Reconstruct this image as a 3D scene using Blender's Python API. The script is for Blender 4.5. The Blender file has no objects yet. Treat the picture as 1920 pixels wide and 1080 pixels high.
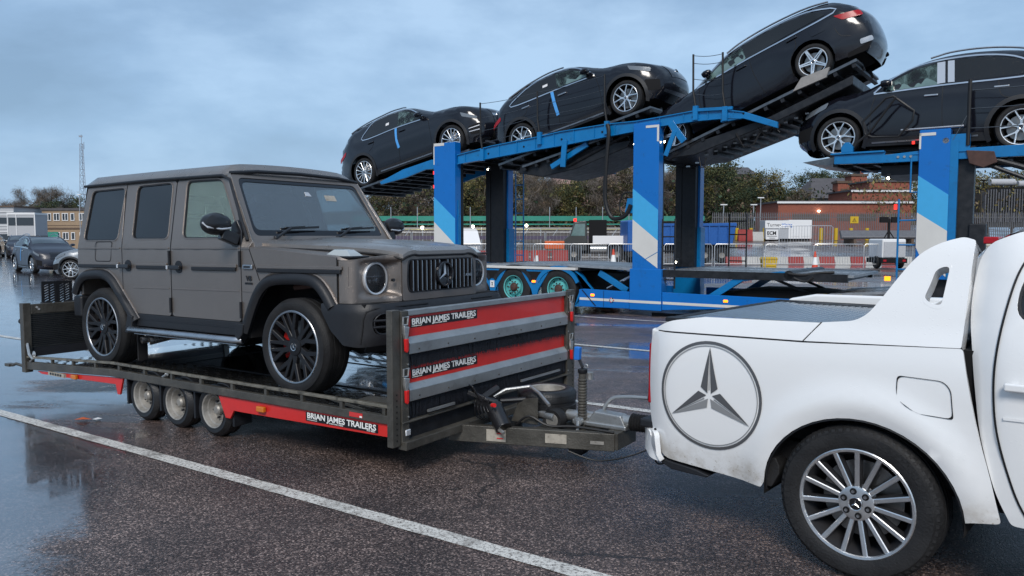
import bpy, bmesh, math, random
import numpy as np
from mathutils import Vector, Matrix, Euler
from mathutils.geometry import delaunay_2d_cdt
R = math.radians
random.seed(7)
sc = bpy.context.scene
col = sc.collection

# ------------------------------------------------------------------ camera, sky, sun, exposure
cam_d = bpy.data.cameras.new('camera'); cam = bpy.data.objects.new('camera', cam_d); col.objects.link(cam)
cam.location = (0, 0, 1.69)
cam.rotation_euler = (R(90) - math.atan((540 - 443) / 1447), 0, 0)
cam_d.sensor_width = 36; cam_d.lens = 36 * 1447 / 1920
cam_d.clip_start = .05; cam_d.clip_end = 6000
sc.camera = cam

SUN_EL, SUN_AZ = R(42), R(188)
w = bpy.data.worlds.new('World'); sc.world = w; w.use_nodes = True
nt = w.node_tree; nt.nodes.clear()
def wn(t, **k):
    n = nt.nodes.new(t)
    for a, v in k.items(): setattr(n, a, v)
    return n
out = wn('ShaderNodeOutputWorld'); bg = wn('ShaderNodeBackground'); nt.links.new(bg.outputs[0], out.inputs[0])
bg.inputs[1].default_value = .12
sky = wn('ShaderNodeTexSky', sky_type='NISHITA', sun_disc=False, sun_elevation=SUN_EL, sun_rotation=SUN_AZ)
sky.air_density = 1.3; sky.dust_density = 1.5
tc = wn('ShaderNodeTexCoord')
mp = wn('ShaderNodeMapping'); mp.inputs['Scale'].default_value = (1, 1, 2.4); nt.links.new(tc.outputs['Generated'], mp.inputs[0])
n1 = wn('ShaderNodeTexNoise'); n1.inputs['Scale'].default_value = 1.5; n1.inputs['Detail'].default_value = 6; n1.inputs['Roughness'].default_value = .5; n1.inputs['Distortion'].default_value = .35
nt.links.new(mp.outputs[0], n1.inputs[0])
n2 = wn('ShaderNodeTexNoise'); n2.inputs['Scale'].default_value = 4.2; n2.inputs['Detail'].default_value = 7; n2.inputs['Roughness'].default_value = .55
nt.links.new(mp.outputs[0], n2.inputs[0])
cr = wn('ShaderNodeValToRGB')       # overcast sheet: slate blue with paler rifts
e = cr.color_ramp.elements
e[0].position = .39; e[0].color = (.95, 1.42, 2.08, 1)
e[1].position = .61; e[1].color = (2.35, 3.2, 4.25, 1)
m = e.new(.5); m.color = (1.42, 2.1, 3.05, 1)
mx0 = wn('ShaderNodeMix', data_type='FLOAT'); mx0.inputs[0].default_value = .45
nt.links.new(n1.outputs['Fac'], mx0.inputs[2]); nt.links.new(n2.outputs['Fac'], mx0.inputs[3])
nt.links.new(mx0.outputs[0], cr.inputs[0])
# overall gradient: a little paler and bluer towards the horizon
sp = wn('ShaderNodeSeparateXYZ'); nt.links.new(tc.outputs['Generated'], sp.inputs[0])
mr = wn('ShaderNodeMapRange'); mr.inputs[1].default_value = 0; mr.inputs[2].default_value = .45; mr.inputs[3].default_value = 1; mr.inputs[4].default_value = 0
nt.links.new(sp.outputs[2], mr.inputs[0])
hz = wn('ShaderNodeMix', data_type='RGBA'); hz.inputs[7].default_value = (1.25, 2.35, 3.85, 1)
mul = wn('ShaderNodeMath', operation='MULTIPLY'); mul.inputs[1].default_value = .5; nt.links.new(mr.outputs[0], mul.inputs[0])
nt.links.new(mul.outputs[0], hz.inputs[0]); nt.links.new(cr.outputs[0], hz.inputs[6])
mx = wn('ShaderNodeMix', data_type='RGBA'); mx.inputs[0].default_value = .9
nt.links.new(sky.outputs[0], mx.inputs[6]); nt.links.new(hz.outputs[2], mx.inputs[7])
nt.links.new(mx.outputs[2], bg.inputs[0])

sd = bpy.data.lights.new('sun', 'SUN'); sd.energy = 1.5; sd.angle = R(20); sd.color = (1, .95, .89)
sun = bpy.data.objects.new('sun', sd); col.objects.link(sun)
sdir = Vector((math.sin(SUN_AZ) * math.cos(SUN_EL), math.cos(SUN_AZ) * math.cos(SUN_EL), math.sin(SUN_EL)))
sun.rotation_euler = sdir.to_track_quat('Z', 'Y').to_euler()
sun.location = (0, -20, 60)

vs = sc.view_settings
vs.view_transform = 'Standard'; vs.look = 'None'; vs.gamma = 1; vs.use_curve_mapping = False; vs.exposure = 0.82

# ------------------------------------------------------------------ materials
MATS = {}
def mat(name, base, rough=.5, metal=0., coat=0., spec=.5, noise=0., nscale=8., bump=0., bscale=60., trans=0., ior=1.45, emit=None, est=0., dirt=None, dscale=3., drops=0., anis=0., alpha=1.):
    if name in MATS: return MATS[name]
    m = bpy.data.materials.new(name); m.use_nodes = True; t = m.node_tree; b = t.nodes['Principled BSDF']
    b.inputs['Base Color'].default_value = (*base, 1); b.inputs['Roughness'].default_value = rough
    b.inputs['Metallic'].default_value = metal; b.inputs['Coat Weight'].default_value = coat; b.inputs['Coat Roughness'].default_value = .03
    b.inputs['Specular IOR Level'].default_value = spec; b.inputs['Transmission Weight'].default_value = trans; b.inputs['IOR'].default_value = ior
    b.inputs['Alpha'].default_value = alpha
    if emit: b.inputs['Emission Color'].default_value = (*emit, 1); b.inputs['Emission Strength'].default_value = est
    L = t.links.new; N = t.nodes.new
    tcn = N('ShaderNodeTexCoord')
    csock = None
    if noise > 0:
        n = N('ShaderNodeTexNoise'); n.inputs['Scale'].default_value = nscale; n.inputs['Detail'].default_value = 6; n.inputs['Roughness'].default_value = .65; L(tcn.outputs['Object'], n.inputs[0])
        r = N('ShaderNodeMapRange'); r.inputs[1].default_value = .3; r.inputs[2].default_value = .7; r.inputs[3].default_value = 1 - noise; r.inputs[4].default_value = 1 + noise; L(n.outputs['Fac'], r.inputs[0])
        x = N('ShaderNodeVectorMath'); x.operation = 'SCALE'; x.inputs[0].default_value = base; L(r.outputs[0], x.inputs['Scale']); csock = x.outputs[0]
        r2 = N('ShaderNodeMapRange'); r2.inputs[1].default_value = .3; r2.inputs[2].default_value = .7; r2.inputs[3].default_value = max(.02, rough * (1 - noise * .6)); r2.inputs[4].default_value = min(1, rough * (1 + noise * .6)); L(n.outputs['Fac'], r2.inputs[0]); L(r2.outputs[0], b.inputs['Roughness'])
    if dirt:
        n = N('ShaderNodeTexNoise'); n.inputs['Scale'].default_value = dscale; n.inputs['Detail'].default_value = 9; n.inputs['Roughness'].default_value = .7; n.inputs['Distortion'].default_value = .4; L(tcn.outputs['Object'], n.inputs[0])
        r = N('ShaderNodeMapRange'); r.inputs[1].default_value = dirt[3]; r.inputs[2].default_value = dirt[3] + .12; r.inputs[4].default_value = dirt[4]; L(n.outputs['Fac'], r.inputs[0])
        x = N('ShaderNodeMix'); x.data_type = 'RGBA'; x.inputs[6].default_value = (*base, 1); x.inputs[7].default_value = (*dirt[:3], 1); L(r.outputs[0], x.inputs[0])
        if csock: L(csock, x.inputs[6])
        csock = x.outputs[2]
    if csock: L(csock, b.inputs['Base Color'])
    prev = None
    if bump > 0:
        n = N('ShaderNodeTexNoise'); n.inputs['Scale'].default_value = bscale; n.inputs['Detail'].default_value = 4; L(tcn.outputs['Object'], n.inputs[0])
        bn = N('ShaderNodeBump'); bn.inputs['Strength'].default_value = bump; bn.inputs['Distance'].default_value = .01; L(n.outputs['Fac'], bn.inputs['Height']); prev = bn
    if drops > 0:     # beaded rain on paint and glass
        v = N('ShaderNodeTexVoronoi'); v.inputs['Scale'].default_value = 85; L(tcn.outputs['Object'], v.inputs[0])
        wv = N('ShaderNodeTexWhiteNoise'); L(v.outputs['Position'], wv.inputs[0])
        a = N('ShaderNodeMapRange'); a.inputs[1].default_value = .55; a.inputs[2].default_value = 1.; a.inputs[3].default_value = 0; a.inputs[4].default_value = .42; L(wv.outputs['Value'], a.inputs[0])
        s = N('ShaderNodeMath'); s.operation = 'SUBTRACT'; L(a.outputs[0], s.inputs[0]); L(v.outputs['Distance'], s.inputs[1]); s.use_clamp = True
        q = N('ShaderNodeMath'); q.operation = 'POWER'; q.inputs[1].default_value = .5; L(s.outputs[0], q.inputs[0])
        bn = N('ShaderNodeBump'); bn.inputs['Strength'].default_value = drops; bn.inputs['Distance'].default_value = .006; L(q.outputs[0], bn.inputs['Height'])
        if prev: L(prev.outputs[0], bn.inputs['Normal'])
        prev = bn
        geo = N('ShaderNodeNewGeometry')
    if prev: L(prev.outputs[0], b.inputs['Normal'])
    MATS[name] = m; return m
M = lambda n: MATS[n]
mat('g_paint', (.232, .202, .182), .36, .7, 0, .5, .05, 3, .18, 260, drops=.45)
mat('g_paint_toplit', (.262, .238, .22), .28, .65, .25, .5, .08, 5, .2, 200, drops=.8)  # rain-wet body paint, sky sheen on top faces painted in as a paler base
mat('black_plastic', (.012, .013, .016), .5, 0, 0, .5, .15, 12, .15, 160)
mat('satin_black', (.012, .012, .014), .32, 0, .2, .5, .1, 10)
mat('gloss_black', (.008, .008, .01), .08, 0, .6)
mat('deep_black', (.004, .004, .005), .9)
mat('rubber', (.016, .016, .017), .62, 0, 0, .4, .3, 9, .3, 90)
mat('rubber_wet', (.013, .013, .014), .4, 0, 0, .5, .3, 9, .3, 90)
mat('chrome', (.75, .75, .76), .12, 1)
mat('dull_chrome', (.5, .5, .51), .28, 1, noise=.1)
mat('polished_alloy', (.80, .80, .80), .30, 1, noise=.06, nscale=20)
mat('dark_alloy', (.05, .05, .055), .35, .7)
mat('pocket_alloy', (.11, .11, .12), .38, .8)
mat('matt_wheel', (.014, .014, .016), .42, .3)
mat('rotor', (.28, .27, .26), .38, 1, noise=.2)
mat('red_caliper', (.5, .015, .012), .3, 0, .4)
mat('headlamp_glass', (.25, .27, .30), .03, 0, 0, .6, trans=.9, ior=1.2)
mat('lamp_inner', (.34, .35, .37), .2, .8)
mat('led_ring', (.62, .63, .65), .2, .5)
mat('tinted_glass', (.012, .013, .014), .06, 0, .12, .55, drops=.2)
mat('car_headlamp', (.16, .18, .20), .12, .2, .5)
mat('indicator', (.36, .39, .39), .15, 0, .6)
mat('pink_brick', (.30, .19, .17), .9, noise=.1)
mat('worn_rail', (.22, .20, .16), .4, .5, 0, .5, .3, 12, dirt=(.07, .065, .055, .5, .8), dscale=10)
mat('clear_glass', (.6, .76, .72), .03, 0, 0, .9, trans=.85, ior=1.2, drops=.3)
mat('wind_glass', (.34, .42, .48), .02, 0, 0, 1.0, trans=.8, ior=1.75, drops=.3)
mat('car_glass', (.022, .03, .032), .04, 0, .8, 1.)
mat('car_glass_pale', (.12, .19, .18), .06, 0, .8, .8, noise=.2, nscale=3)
mat('interior', (.03, .03, .032), .7)
mat('seat', (.05, .048, .046), .6, noise=.15)
mat('car_black', (.006, .0065, .0105), .12, 0, .5, .4)
mat('car_slate', (.022, .026, .04), .38, 0, .15)
mat('car_cream', (.42, .40, .36), .25, .3, .8)
mat('car_silver', (.32, .33, .34), .25, .7, .8)
mat('car_clad', (.02, .021, .024), .5)
mat('red_lamp', (.35, .012, .02), .25, 0, 0, .3)
mat('blue_tape', (.08, .33, .72), .5)
mat('white_film', (.36, .41, .48), .35)
mat('sticker_white', (.7, .7, .7), .5)
mat('white_paint', (.78, .785, .785), .16, 0, .9, .5, noise=.015, nscale=1.5, drops=.12)
mat('white_paint_wet', (.78, .785, .785), .14, 0, .9, .5, drops=.22)
mat('white_low', (.78, .78, .78), .2, 0, .8, .5, dirt=(.36, .30, .22, .60, .45), dscale=5)
mat('seam', (.006, .006, .007), .6)
mat('emblem_grey', (.11, .112, .118), .35, .3)
mat('emblem_mid', (.30, .305, .31), .35, .3)
mat('roller', (.36, .40, .44), .26, .8, 0, .5, noise=.1, nscale=2)
mat('trailer_steel', (.085, .08, .07), .42, .35, 0, .5, .35, 6, .35, 70, dirt=(.16, .15, .12, .60, .5), dscale=7)
mat('galv', (.38, .39, .39), .38, .75, 0, .5, .15, 5, .15, 90, dirt=(.14, .13, .11, .61, .5), dscale=9)
mat('trailer_red', (.55, .022, .018), .3, 0, .3, .5, .1, 4, dirt=(.18, .04, .03, .62, .5), dscale=6)
mat('deck_wet', (.022, .023, .024), .09, 0, 1., 1., .3, 2.2, .22, 9)
mat('deck_grip', (.035, .036, .036), .3, .5, 0, .5, .3, 20)
mat('tail_board', (.12, .115, .10), .55, .1, 0, .5, .25, 6)
mat('bristle', (.012, .013, .018), .55, bump=.6, bscale=200)
mat('latch', (.5, .5, .49), .35, .8, noise=.2, nscale=30)
mat('latch_red', (.6, .02, .02), .35)
mat('rim_grey', (.30, .285, .26), .5, .4, noise=.25, nscale=14, dirt=(.1, .08, .06, .56, .7), dscale=16)
mat('label_board', (.36, .33, .28), .6, noise=.2, nscale=20, dirt=(.15, .12, .1, .55, .7), dscale=25)
mat('print_black', (.008, .008, .01), .4)
mat('print_white', (.78, .78, .76), .5)
mat('print_red', (.55, .04, .04), .5)
mat('blue_grip', (.02, .16, .55), .4)
mat('amber', (.8, .25, .01), .3, emit=(1, .2, .01), est=1.3)
mat('amber_hot', (.9, .35, .02), .3, emit=(1, .15, .002), est=2.2)
mat('amber_dull', (.55, .16, .01), .3, 0, .5)
mat('lamp_white', (.9, .9, .85), .3, emit=(1, .93, .72), est=16)
mat('lamp_red', (.6, .01, .01), .3, emit=(1, .03, .02), est=1.1)
mat('cr_blue', (.003, .155, .40), .3, 0, .3, .4, .12, 3, dirt=(.012, .06, .12, .58, .6), dscale=5)
mat('cr_blue_royal', (.002, .135, .47), .28, 0, .3, .4, .05, 2, dirt=(.02, .07, .16, .59, .55), dscale=5)  # purer royal blue of the towers and skirts
mat('cr_light', (.045, .36, .68), .3, 0, .5, noise=.04)
mat('cr_white', (.62, .61, .58), .35, 0, .4, noise=.05, nscale=3)
mat('cr_dark', (.022, .024, .028), .45, .4, 0, .5, .35, 8, .2, 50)
mat('cr_track', (.14, .15, .16), .33, .8, 0, .5, .3, 10)
mat('perf_plate', (.34, .36, .38), .42, .6, 0, .5, .25, 8)
mat('cr_rust', (.07, .035, .028), .6, .1, noise=.3)
mat('turquoise', (.10, .42, .42), .4, 0, .3, noise=.15, nscale=10, dirt=(.05, .06, .06, .58, .6), dscale=15)
mat('hose', (.01, .01, .011), .5)
mat('wire', (.12, .13, .14), .4, .8)
mat('brick', (.26, .085, .055), .85, noise=.22, nscale=5, dirt=(.13, .05, .04, .55, .6), dscale=1.2)
mat('tan_brick', (.31, .225, .15), .85, noise=.1, nscale=3)
mat('dark_brown', (.11, .075, .055), .8, noise=.15)
mat('roof_dark', (.085, .08, .085), .8, noise=.2, nscale=2)
mat('trim_white', (.72, .72, .72), .5)
mat('concrete', (.28, .27, .26), .85, noise=.15)
mat('grey_clad', (.40, .41, .43), .6, noise=.08)
mat('window_dark', (.03, .04, .05), .1, 0, 0, .8)
mat('mast_steel', (.30, .33, .38), .6, .3)
mat('palisade', (.15, .15, .16), .55, .5, noise=.2)
mat('galv_rail', (.48, .49, .50), .4, .7, noise=.1)
mat('yellow', (.55, .36, .02), .45)
mat('barrier_red', (.27, .032, .028), .6, noise=.2)
mat('barrier_white', (.42, .41, .39), .5, noise=.12)
mat('cone_red', (.6, .07, .035), .5)
mat('stone_wall', (.13, .12, .115), .9, noise=.3, nscale=2, bump=.5, bscale=8)
mat('green_net', (.03, .22, .165), .7, noise=.12, nscale=2)
mat('pale_yellow', (.5, .47, .25), .7)
mat('purple', (.085, .07, .11), .8)
mat('bark', (.10, .082, .065), .9, noise=.3)
mat('scrub', (.085, .07, .04), .95, noise=.4, nscale=.8)
mat('tipper_blue', (.02, .10, .34), .4, noise=.15)
mat('truck_grey', (.05, .052, .05), .35, 0, .3)
mat('orange', (.62, .12, .03), .5)
mat('tote', (.55, .52, .44), .55, noise=.1)
M('car_black').node_tree.nodes['Principled BSDF'].inputs['Coat Roughness'].default_value = .10
def foliage(name, c):
    m = mat(name, c, .75, 0, 0, .25)
    t = m.node_tree; b = t.nodes['Principled BSDF']
    oi = t.nodes.new('ShaderNodeNewGeometry'); wv = t.nodes.new('ShaderNodeMapRange'); wv.inputs[3].default_value = .45; wv.inputs[4].default_value = 1.55
    t.links.new(oi.outputs['Random Per Island'], wv.inputs[0])
    x = t.nodes.new('ShaderNodeVectorMath'); x.operation = 'SCALE'; x.inputs[0].default_value = c; t.links.new(wv.outputs[0], x.inputs['Scale']); t.links.new(x.outputs[0], b.inputs['Base Color'])
foliage('leaf_olive', (.085, .085, .035)); foliage('leaf_green', (.045, .06, .028)); foliage('leaf_brown', (.115, .085, .055)); foliage('leaf_yellow', (.17, .14, .05)); foliage('twig', (.14, .12, .105)); foliage('leaf_dark', (.025, .042, .024))

# ------------------------------------------------------------------ helpers
def tag(o, label=None, cat=None, group=None, kind=None):
    if label: o['label'] = label
    if cat: o['category'] = cat
    if group: o['group'] = group
    if kind: o['kind'] = kind
    return o
def empty(name, loc=(0, 0, 0), rz=0., label=None, cat=None, group=None):
    o = bpy.data.objects.new(name, None); col.objects.link(o); o.location = loc; o.rotation_euler = (0, 0, rz); o.empty_display_size = .2
    return tag(o, label, cat, group)
def link(name, me, par=None, kind=None):
    o = bpy.data.objects.new(name, me); col.objects.link(o); o.parent = par
    if kind: o['kind'] = kind
    return o
def copy_tree(o, parent=None):
    c = o.copy(); col.objects.link(c); c.parent = parent
    for ch in list(o.children): copy_tree(ch, c)
    return c
STUFFN = {'rail_spacer', 'stiffener', 'grip_bars', 'cross_ribs', 'corrugations', 'slot_row', 'bolt_holes', 'rivets', 'lift_chain', 'grip_perforations', 'guard_wires', 'bars', 'beam_flange', 'bolt_hole', 'lattice', 'tail_ribs', 'floor_ribs', 'panel_joint', 'small_print', 'slotted_board', 'clad_band', 'loose_cable', 'winch', 'guide_channel'}
SPLITN = {'cab_gap_seal', 'drawbar_arm', 'strut', 'tilt_link', 'hinge_plate', 'hydraulic_ram', 'tail_brush', 'keeper_bar', 'drawbar_bridge', 'mudguard', 'deck_seam', 'strap_plate', 'brake_cable', 'step_bracket', 'axles', 'wheel_well', 'chassis_rail', 'rib', 'cabin_interior', 'side_flange', 'deck_edge', 'high_brake_lamp', 'grille_crossbar', 'exhaust_pipe', 'board_hinge', 'floor_pan', 'floodlight', 'tail_lamp'}
ZOFF = [0., 0., 0.]      # builder shift, so that parts can be written in the place's own heights
class MB:
    def __init__(s): s.v = []; s.f = []; s.m = []; s.ms = []
    def _mi(s, m):
        if m not in s.ms: s.ms.append(m)
        return s.ms.index(m)
    def add(s, vs, fs, m=None):
        b = len(s.v); s.v += [tuple(v) for v in vs]; i = s._mi(m)
        for f in fs: s.f.append(tuple(b + k for k in f)); s.m.append(i)
        return s
    def box(s, x0, x1, y0, y1, z0, z1, m=None):
        vs = [(x, y, z) for x in (x0, x1) for y in (y0, y1) for z in (z0, z1)]
        return s.add(vs, [(0, 1, 3, 2), (4, 6, 7, 5), (0, 4, 5, 1), (2, 3, 7, 6), (0, 2, 6, 4), (1, 5, 7, 3)], m)
    def bar(s, p, q, w, h, m=None, up=(0, 0, 1)):
        p = Vector(p); q = Vector(q); d = (q - p).normalized(); u = Vector(up)
        if abs(d.dot(u)) > .98: u = Vector((1, 0, 0))
        a = d.cross(u).normalized() * w / 2; b = a.cross(d).normalized() * h / 2
        vs = [c + sa * a + sb * b for c in (p, q) for sa, sb in ((-1, -1), (1, -1), (1, 1), (-1, 1))]
        return s.add(vs, [(0, 3, 2, 1), (4, 5, 6, 7), (0, 1, 5, 4), (1, 2, 6, 5), (2, 3, 7, 6), (3, 0, 4, 7)], m)
    def cyl(s, p, q, r, n=12, m=None, r2=None, cap=True):
        p = Vector(p); q = Vector(q); d = (q - p).normalized(); u = Vector((0, 0, 1)) if abs(d.z) < .95 else Vector((1, 0, 0))
        a = d.cross(u).normalized(); b = d.cross(a); r2 = r if r2 is None else r2
        vs = []
        for c, rr in ((p, r), (q, r2)):
            for i in range(n): t = 2 * math.pi * i / n; vs.append(c + a * math.cos(t) * rr + b * math.sin(t) * rr)
        fs = [(i, (i + 1) % n, n + (i + 1) % n, n + i) for i in range(n)]
        if cap: fs += [tuple(range(n))[::-1], tuple(range(n, 2 * n))]
        return s.add(vs, fs, m)
    def tube(s, pts, r, n=8, m=None):
        pts = [Vector(p) for p in pts]; rings = []; prev = None
        for i, p in enumerate(pts):
            d = (pts[min(i + 1, len(pts) - 1)] - pts[max(i - 1, 0)]).normalized()
            if prev is None: u = Vector((0, 0, 1)) if abs(d.z) < .9 else Vector((1, 0, 0)); a = d.cross(u).normalized()
            else: a = (prev - d * prev.dot(d)).normalized()
            b = d.cross(a); prev = a
            rings.append([p + a * math.cos(2 * math.pi * k / n) * r + b * math.sin(2 * math.pi * k / n) * r for k in range(n)])
        vs = [v for q in rings for v in q]; fs = []
        for i in range(len(pts) - 1):
            for k in range(n): fs.append((i * n + k, i * n + (k + 1) % n, (i + 1) * n + (k + 1) % n, (i + 1) * n + k))
        fs += [tuple(range(n))[::-1], tuple(range((len(pts) - 1) * n, len(pts) * n))]
        return s.add(vs, fs, m)
    def lathe(s, prof, n=48, c=(0, 0, 0), axis='y', m=None, close=False):
        # prof: (r, a) radius and position along the axis
        vs = []; k = len(prof)
        for i in range(n):
            t = 2 * math.pi * i / n; ct, st = math.cos(t), math.sin(t)
            for r, a in prof:
                if axis == 'y': vs.append((c[0] + r * ct, c[1] + a, c[2] + r * st))
                elif axis == 'x': vs.append((c[0] + a, c[1] + r * ct, c[2] + r * st))
                else: vs.append((c[0] + r * ct, c[1] + r * st, c[2] + a))
        fs = []
        for i in range(n):
            j = (i + 1) % n
            for q in range(k - 1 if not close else k): q2 = (q + 1) % k; fs.append((i * k + q, i * k + q2, j * k + q2, j * k + q))
        return s.add(vs, fs, m)
    def prism(s, poly, a0, a1, axis='y', m=None):
        n = len(poly)
        def P(u, v, a): return {'y': (u, a, v), 'x': (a, u, v), 'z': (u, v, a)}[axis]
        vs = [P(u, v, a0) for u, v in poly] + [P(u, v, a1) for u, v in poly]
        fs = [tuple(range(n)), tuple(range(n, 2 * n))[::-1]] + [(i, n + i, n + (i + 1) % n, (i + 1) % n) for i in range(n)]
        return s.add(vs, fs, m)
    def quad(s, a, b, c, d, m=None): return s.add([a, b, c, d], [(0, 1, 2, 3)], m)
    def build(s, name, m=None, par=None, bev=0., smooth=35, kind=None, seg=2, fix=True):
        me = bpy.data.meshes.new(name)
        vv = [(v[0] + ZOFF[0], v[1] + ZOFF[1], v[2] + ZOFF[2]) for v in s.v]
        me.from_pydata(vv, [], s.f)
        mats = [q if q else m for q in s.ms]
        for q in mats: me.materials.append(M(q) if isinstance(q, str) else q)
        me.polygons.foreach_set('material_index', s.m)
        if fix:
            bm = bmesh.new(); bm.from_mesh(me); bmesh.ops.recalc_face_normals(bm, faces=bm.faces); bm.to_mesh(me); bm.free()
        if smooth: me.shade_smooth(); me.set_sharp_from_angle(angle=R(smooth))
        me.update()
        if name in STUFFN: kind = 'stuff'
        if name in SPLITN:      # one object per loose piece
            par_ = list(range(len(me.vertices)))
            def fd(i):
                while par_[i] != i: par_[i] = par_[par_[i]]; i = par_[i]
                return i
            for p_ in me.polygons:
                a_ = fd(p_.vertices[0])
                for i in p_.vertices[1:]: par_[fd(i)] = a_
            roots = {}
            for p_ in me.polygons: roots.setdefault(fd(p_.vertices[0]), []).append(p_.index)
            o = None
            for ids in roots.values():
                bm = bmesh.new(); bm.from_mesh(me); bm.faces.ensure_lookup_table(); keep = set(ids)
                bmesh.ops.delete(bm, geom=[f_ for f_ in bm.faces if f_.index not in keep], context='FACES'); m2 = me.copy(); bm.to_mesh(m2); bm.free()
                o = link(name, m2, par, kind)
                if bev > 0: md = o.modifiers.new('bevel', 'BEVEL'); md.width = bev; md.segments = seg; md.limit_method = 'ANGLE'; md.angle_limit = R(40); md.harden_normals = True
            return o
        o = link(name, me, par, kind)
        if bev > 0:
            md = o.modifiers.new('bevel', 'BEVEL'); md.width = bev; md.segments = seg; md.limit_method = 'ANGLE'; md.angle_limit = R(40); md.harden_normals = True
        return o

def rpoly(pts, r=.03, n=4):
    """round the corners of a polygon; a point may carry its own radius as a third value"""
    o = []; k = len(pts)
    for i in range(k):
        p = pts[i]; rr = p[2] if len(p) > 2 else r
        p = Vector(p[:2]); a = Vector(pts[i - 1][:2]); b = Vector(pts[(i + 1) % k][:2])
        if rr <= 0: o.append(tuple(p)); continue
        da = (a - p); db = (b - p); la, lb = da.length, db.length
        if la < 1e-6 or lb < 1e-6: continue
        t = min(rr, la * .48, lb * .48)
        p0 = p + da / la * t; p1 = p + db / lb * t
        for j in range(n + 1):
            q = j / n; o.append(tuple((1 - q) ** 2 * p0 + 2 * q * (1 - q) * p + q * q * p1))
    return o
def resample(pts, step):
    o = []
    for i in range(len(pts)):
        a = Vector(pts[i]); b = Vector(pts[(i + 1) % len(pts)]); n = max(1, int((b - a).length / step))
        for k in range(n): o.append(tuple(a + (b - a) * k / n))
    return o
def inside(px, py, poly):
    c = False; n = len(poly); j = n - 1
    for i in range(n):
        xi, yi = poly[i]; xj, yj = poly[j]
        if (yi > py) != (yj > py) and px < (xj - xi) * (py - yi) / (yj - yi) + xi: c = not c
        j = i
    return c
def skin_geo(outer, holes=(), step=.08, f=None, thick=0., off=0.):
    """sheet with outline `outer` and `holes` in (x, z), mapped to 3-D by f (right-hand side of the vehicle), optional thickness inwards"""
    loops = [resample(l, step) for l in [outer] + list(holes)]
    V = []; E = []
    for l in loops:
        b = len(V); V += l; E += [(b + i, b + (i + 1) % len(l)) for i in range(len(l))]
    xs = [v[0] for v in loops[0]]; zs = [v[1] for v in loops[0]]
    B = np.array(V)
    x = min(xs) + step * .5; row = 0
    while x < max(xs):
        z = min(zs) + step * .5 + (row % 2) * step * .5
        while z < max(zs):
            if np.min((B[:, 0] - x) ** 2 + (B[:, 1] - z) ** 2) > (step * .45) ** 2 and inside(x, z, loops[0]) and not any(inside(x, z, h) for h in loops[1:]): V.append((x, z))
            z += step
        x += step; row += 1
    r = delaunay_2d_cdt([Vector(v) for v in V], E, [], 0, 1e-6)
    v2, f2 = r[0], r[2]
    tris = []
    for t in f2:
        cx = sum(v2[i][0] for i in t) / 3; cz = sum(v2[i][1] for i in t) / 3
        if inside(cx, cz, loops[0]) and not any(inside(cx, cz, h) for h in loops[1:]):
            a, b, c = [v2[i] for i in t]
            if (b - a).cross(c - a) < 0: t = t[::-1]
            tris.append(tuple(t))
    P = np.array([f(v[0], v[1]) for v in v2], float)
    T_ = np.array(tris)
    nrm = np.zeros_like(P); fn = np.cross(P[T_[:, 1]] - P[T_[:, 0]], P[T_[:, 2]] - P[T_[:, 0]])
    for k in range(3): np.add.at(nrm, T_[:, k], fn)
    ln = np.linalg.norm(nrm, axis=1); ln[ln == 0] = 1; nrm /= ln[:, None]
    P = P + nrm * off
    faces = list(tris)
    if thick > 0:
        n = len(P); Q = P - nrm * thick; cnt = {}
        for t in tris:
            for i in range(3):
                e_ = (t[i], t[(i + 1) % 3]); cnt[e_] = 1
        faces += [(t[2] + n, t[1] + n, t[0] + n) for t in tris]
        for (a, b) in cnt:
            if (b, a) not in cnt: faces.append((b, a, a + n, b + n))
        P = np.vstack([P, Q])
    return P, faces
def skin(name, outer, holes=(), step=.08, f=None, thick=0., off=0., m=None, par=None, sides=(-1, 1), one=False, smooth=40, bev=0., shift=True, kind=None):
    P, F = skin_geo(outer, holes, step, f, thick, off)
    objs = []; mb = MB()
    for s in sides:
        Q = P.copy(); G = F
        if s > 0: Q[:, 1] *= -1; G = [tuple(reversed(t)) for t in F]
        if not one: mb = MB()
        mb.add([tuple(q) for q in Q], G)
        if not one: objs.append(mb.build(name, m, par, bev, smooth, kind, fix=False))
    if one: objs.append(mb.build(name, m, par, bev, smooth, kind, fix=False))
    return objs[0]
def pchip(xs, ys):
    xs = np.array(xs, float); ys = np.array(ys, float); h = np.diff(xs); d = np.diff(ys) / h; m_ = np.zeros(len(xs))
    for i in range(1, len(xs) - 1):
        if d[i - 1] * d[i] > 0: w1 = 2 * h[i] + h[i - 1]; w2 = h[i] + 2 * h[i - 1]; m_[i] = (w1 + w2) / (w1 / d[i - 1] + w2 / d[i])
    m_[0] = d[0]; m_[-1] = d[-1]
    def g(x):
        x = min(max(x, xs[0]), xs[-1]); i = int(min(max(np.searchsorted(xs, x) - 1, 0), len(h) - 1)); t = (x - xs[i]) / h[i]
        return (2 * t**3 - 3 * t**2 + 1) * ys[i] + (t**3 - 2 * t**2 + t) * h[i] * m_[i] + (-2 * t**3 + 3 * t**2) * ys[i + 1] + (t**3 - t**2) * h[i] * m_[i + 1]
    return g
def smoothline(pts, n=6):
    """Catmull-Rom through open polyline"""
    o = []; P = [Vector(p) for p in pts]
    for i in range(len(P) - 1):
        p0 = P[max(i - 1, 0)]; p1 = P[i]; p2 = P[i + 1]; p3 = P[min(i + 2, len(P) - 1)]
        for k in range(n):
            t = k / n; o.append(.5 * ((2 * p1) + (p2 - p0) * t + (2 * p0 - 5 * p1 + 4 * p2 - p3) * t * t + (3 * p1 - p0 - 3 * p2 + p3) * t**3))
    o.append(P[-1]); return [tuple(v) for v in o]
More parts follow.
